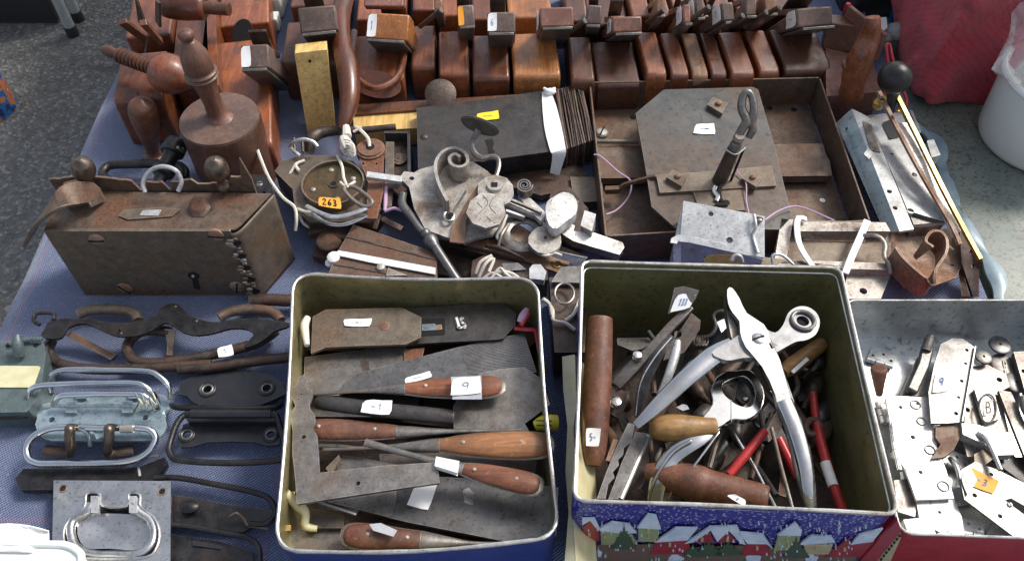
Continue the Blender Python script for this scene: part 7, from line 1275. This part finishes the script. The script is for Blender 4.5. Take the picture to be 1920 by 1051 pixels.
def crate(name, label, cat, A, w_, d_, h_, mat, tilt=0):
    t = thing(name, label, cat, A); mb = MB(); th = .004; boxm(mb, A, (w_, 0, 0), (0, d_, 0), (0, 0, th), mat); build('base', mb, t, bevel=.001)
    for o, e, f in ((Vector((0, 0, th)), (w_, 0, 0), (0, th, 0)), (Vector((0, d_-th, th)), (w_, 0, 0), (0, th, 0)), (Vector((0, th, th)), (th, 0, 0), (0, d_-2*th, 0)), (Vector((w_-th, th, th)), (th, 0, 0), (0, d_-2*th, 0))):
        mb = MB(); boxm(mb, A+o, e, f, (0, 0, h_), mat); build('side', mb, t, bevel=.0012)
    mb = MB(); tube(mb, [A+Vector((0, 0, h_+th)), A+Vector((w_, 0, h_+th)), A+Vector((w_, d_, h_+th)), A+Vector((0, d_, h_+th))], .005, mat, metres=True, closed=True, smooth=1, k=8); build('rim', mb, t); return t
crate('blue_crate', 'bright blue plastic crate behind the red bag', 'crate', P(1668, 42, -.0115)+Vector((0, 0, 0)), .13, .2, .22, 'blue_plastic')
crate('black_crate', 'black plastic crate on the asphalt in the top left corner', 'crate', P(-160, 44, GZ+.001), (P(110, 44, GZ)-P(-160, 44, GZ)).x, .5, .26, 'rubber_black')
sack('black_bag', 'black bag standing behind the planes near the red bag', 'bag', P(1618, 5, -.0115), Vector((.045, 0, 0)), Vector((0, .04, 0)), .16, 'rubber_black', .01, .85)
t = thing('metal_stool', 'grey tubular metal stool legs with black rubber feet on the asphalt', 'stool', P(136, 70, GZ+.001))
f1 = P(136, 62, GZ+.006); f2 = P(146, 34, GZ+.006); r_ = 9.5*mpp(f1)
feet = [f1, f2+Vector((.0, .02, 0)), f1+Vector((-.34, .02, 0)), f2+Vector((-.34, .20, 0))]; feet[1] = f2
for f in feet:
    mb = MB(); tube(mb, [f, f+Vector((0, 0.01, .46))], r_, 'grey_tube', metres=True, smooth=0, k=16); lg = build('leg', mb, t); mb = MB(); lathe(mb, f-Vector((0, 0, .005)), f+Vector((0, 0, .02)), [(0, r_*1.2), (.6, r_*1.2), (1, r_*1.1)], 'rubber_black', 16, metres=True); build('rubber_foot', mb, lg)
mb = MB(); boxm(mb, f1+Vector((-.36, -.02, .461)), (.38, 0, 0), (0, .26, 0), (0, 0, .02), 'rubber_black'); build('seat', mb, t, bevel=.004)
t = thing('painted_can', 'round can with a blue and orange printed side at the left edge', 'can', P(-20, 215, GZ+.001)); c = P(-28, 205, GZ+.001); R1 = 56*mpp(c); mb = MB(); lathe(mb, c, c+Vector((0, 0, .09)), [(0, R1), (.02, R1*1.01), (.98, R1), (1, R1*1.02), (1, R1*.97), (.1, R1*.97)], 'bucket_print', 40, metres=True); build('can_body', mb, t)
mb = MB(); zc = c+Vector((0, 0, .09)); tube(mb, [zc+Vector((math.cos(k*math.pi/12), math.sin(k*math.pi/12), 0))*R1 for k in range(24)], .003, 'galvanised', metres=True, closed=True, smooth=2, k=8); build('rim', mb, t)
mb = MB(); boxm(mb, P(508, 34, .001), (.018, 0, 0), (0, .06, 0), (0, 0, .03), 'white_plastic'); boxm(mb, P(511, 60, .001), (.010, 0, 0), (0, .02, 0), (0, 0, .02), 'white_plastic'); one('white_box', 'small white plastic box in the gap between the bench plane and the back row', 'box', mb, bevel=.002)
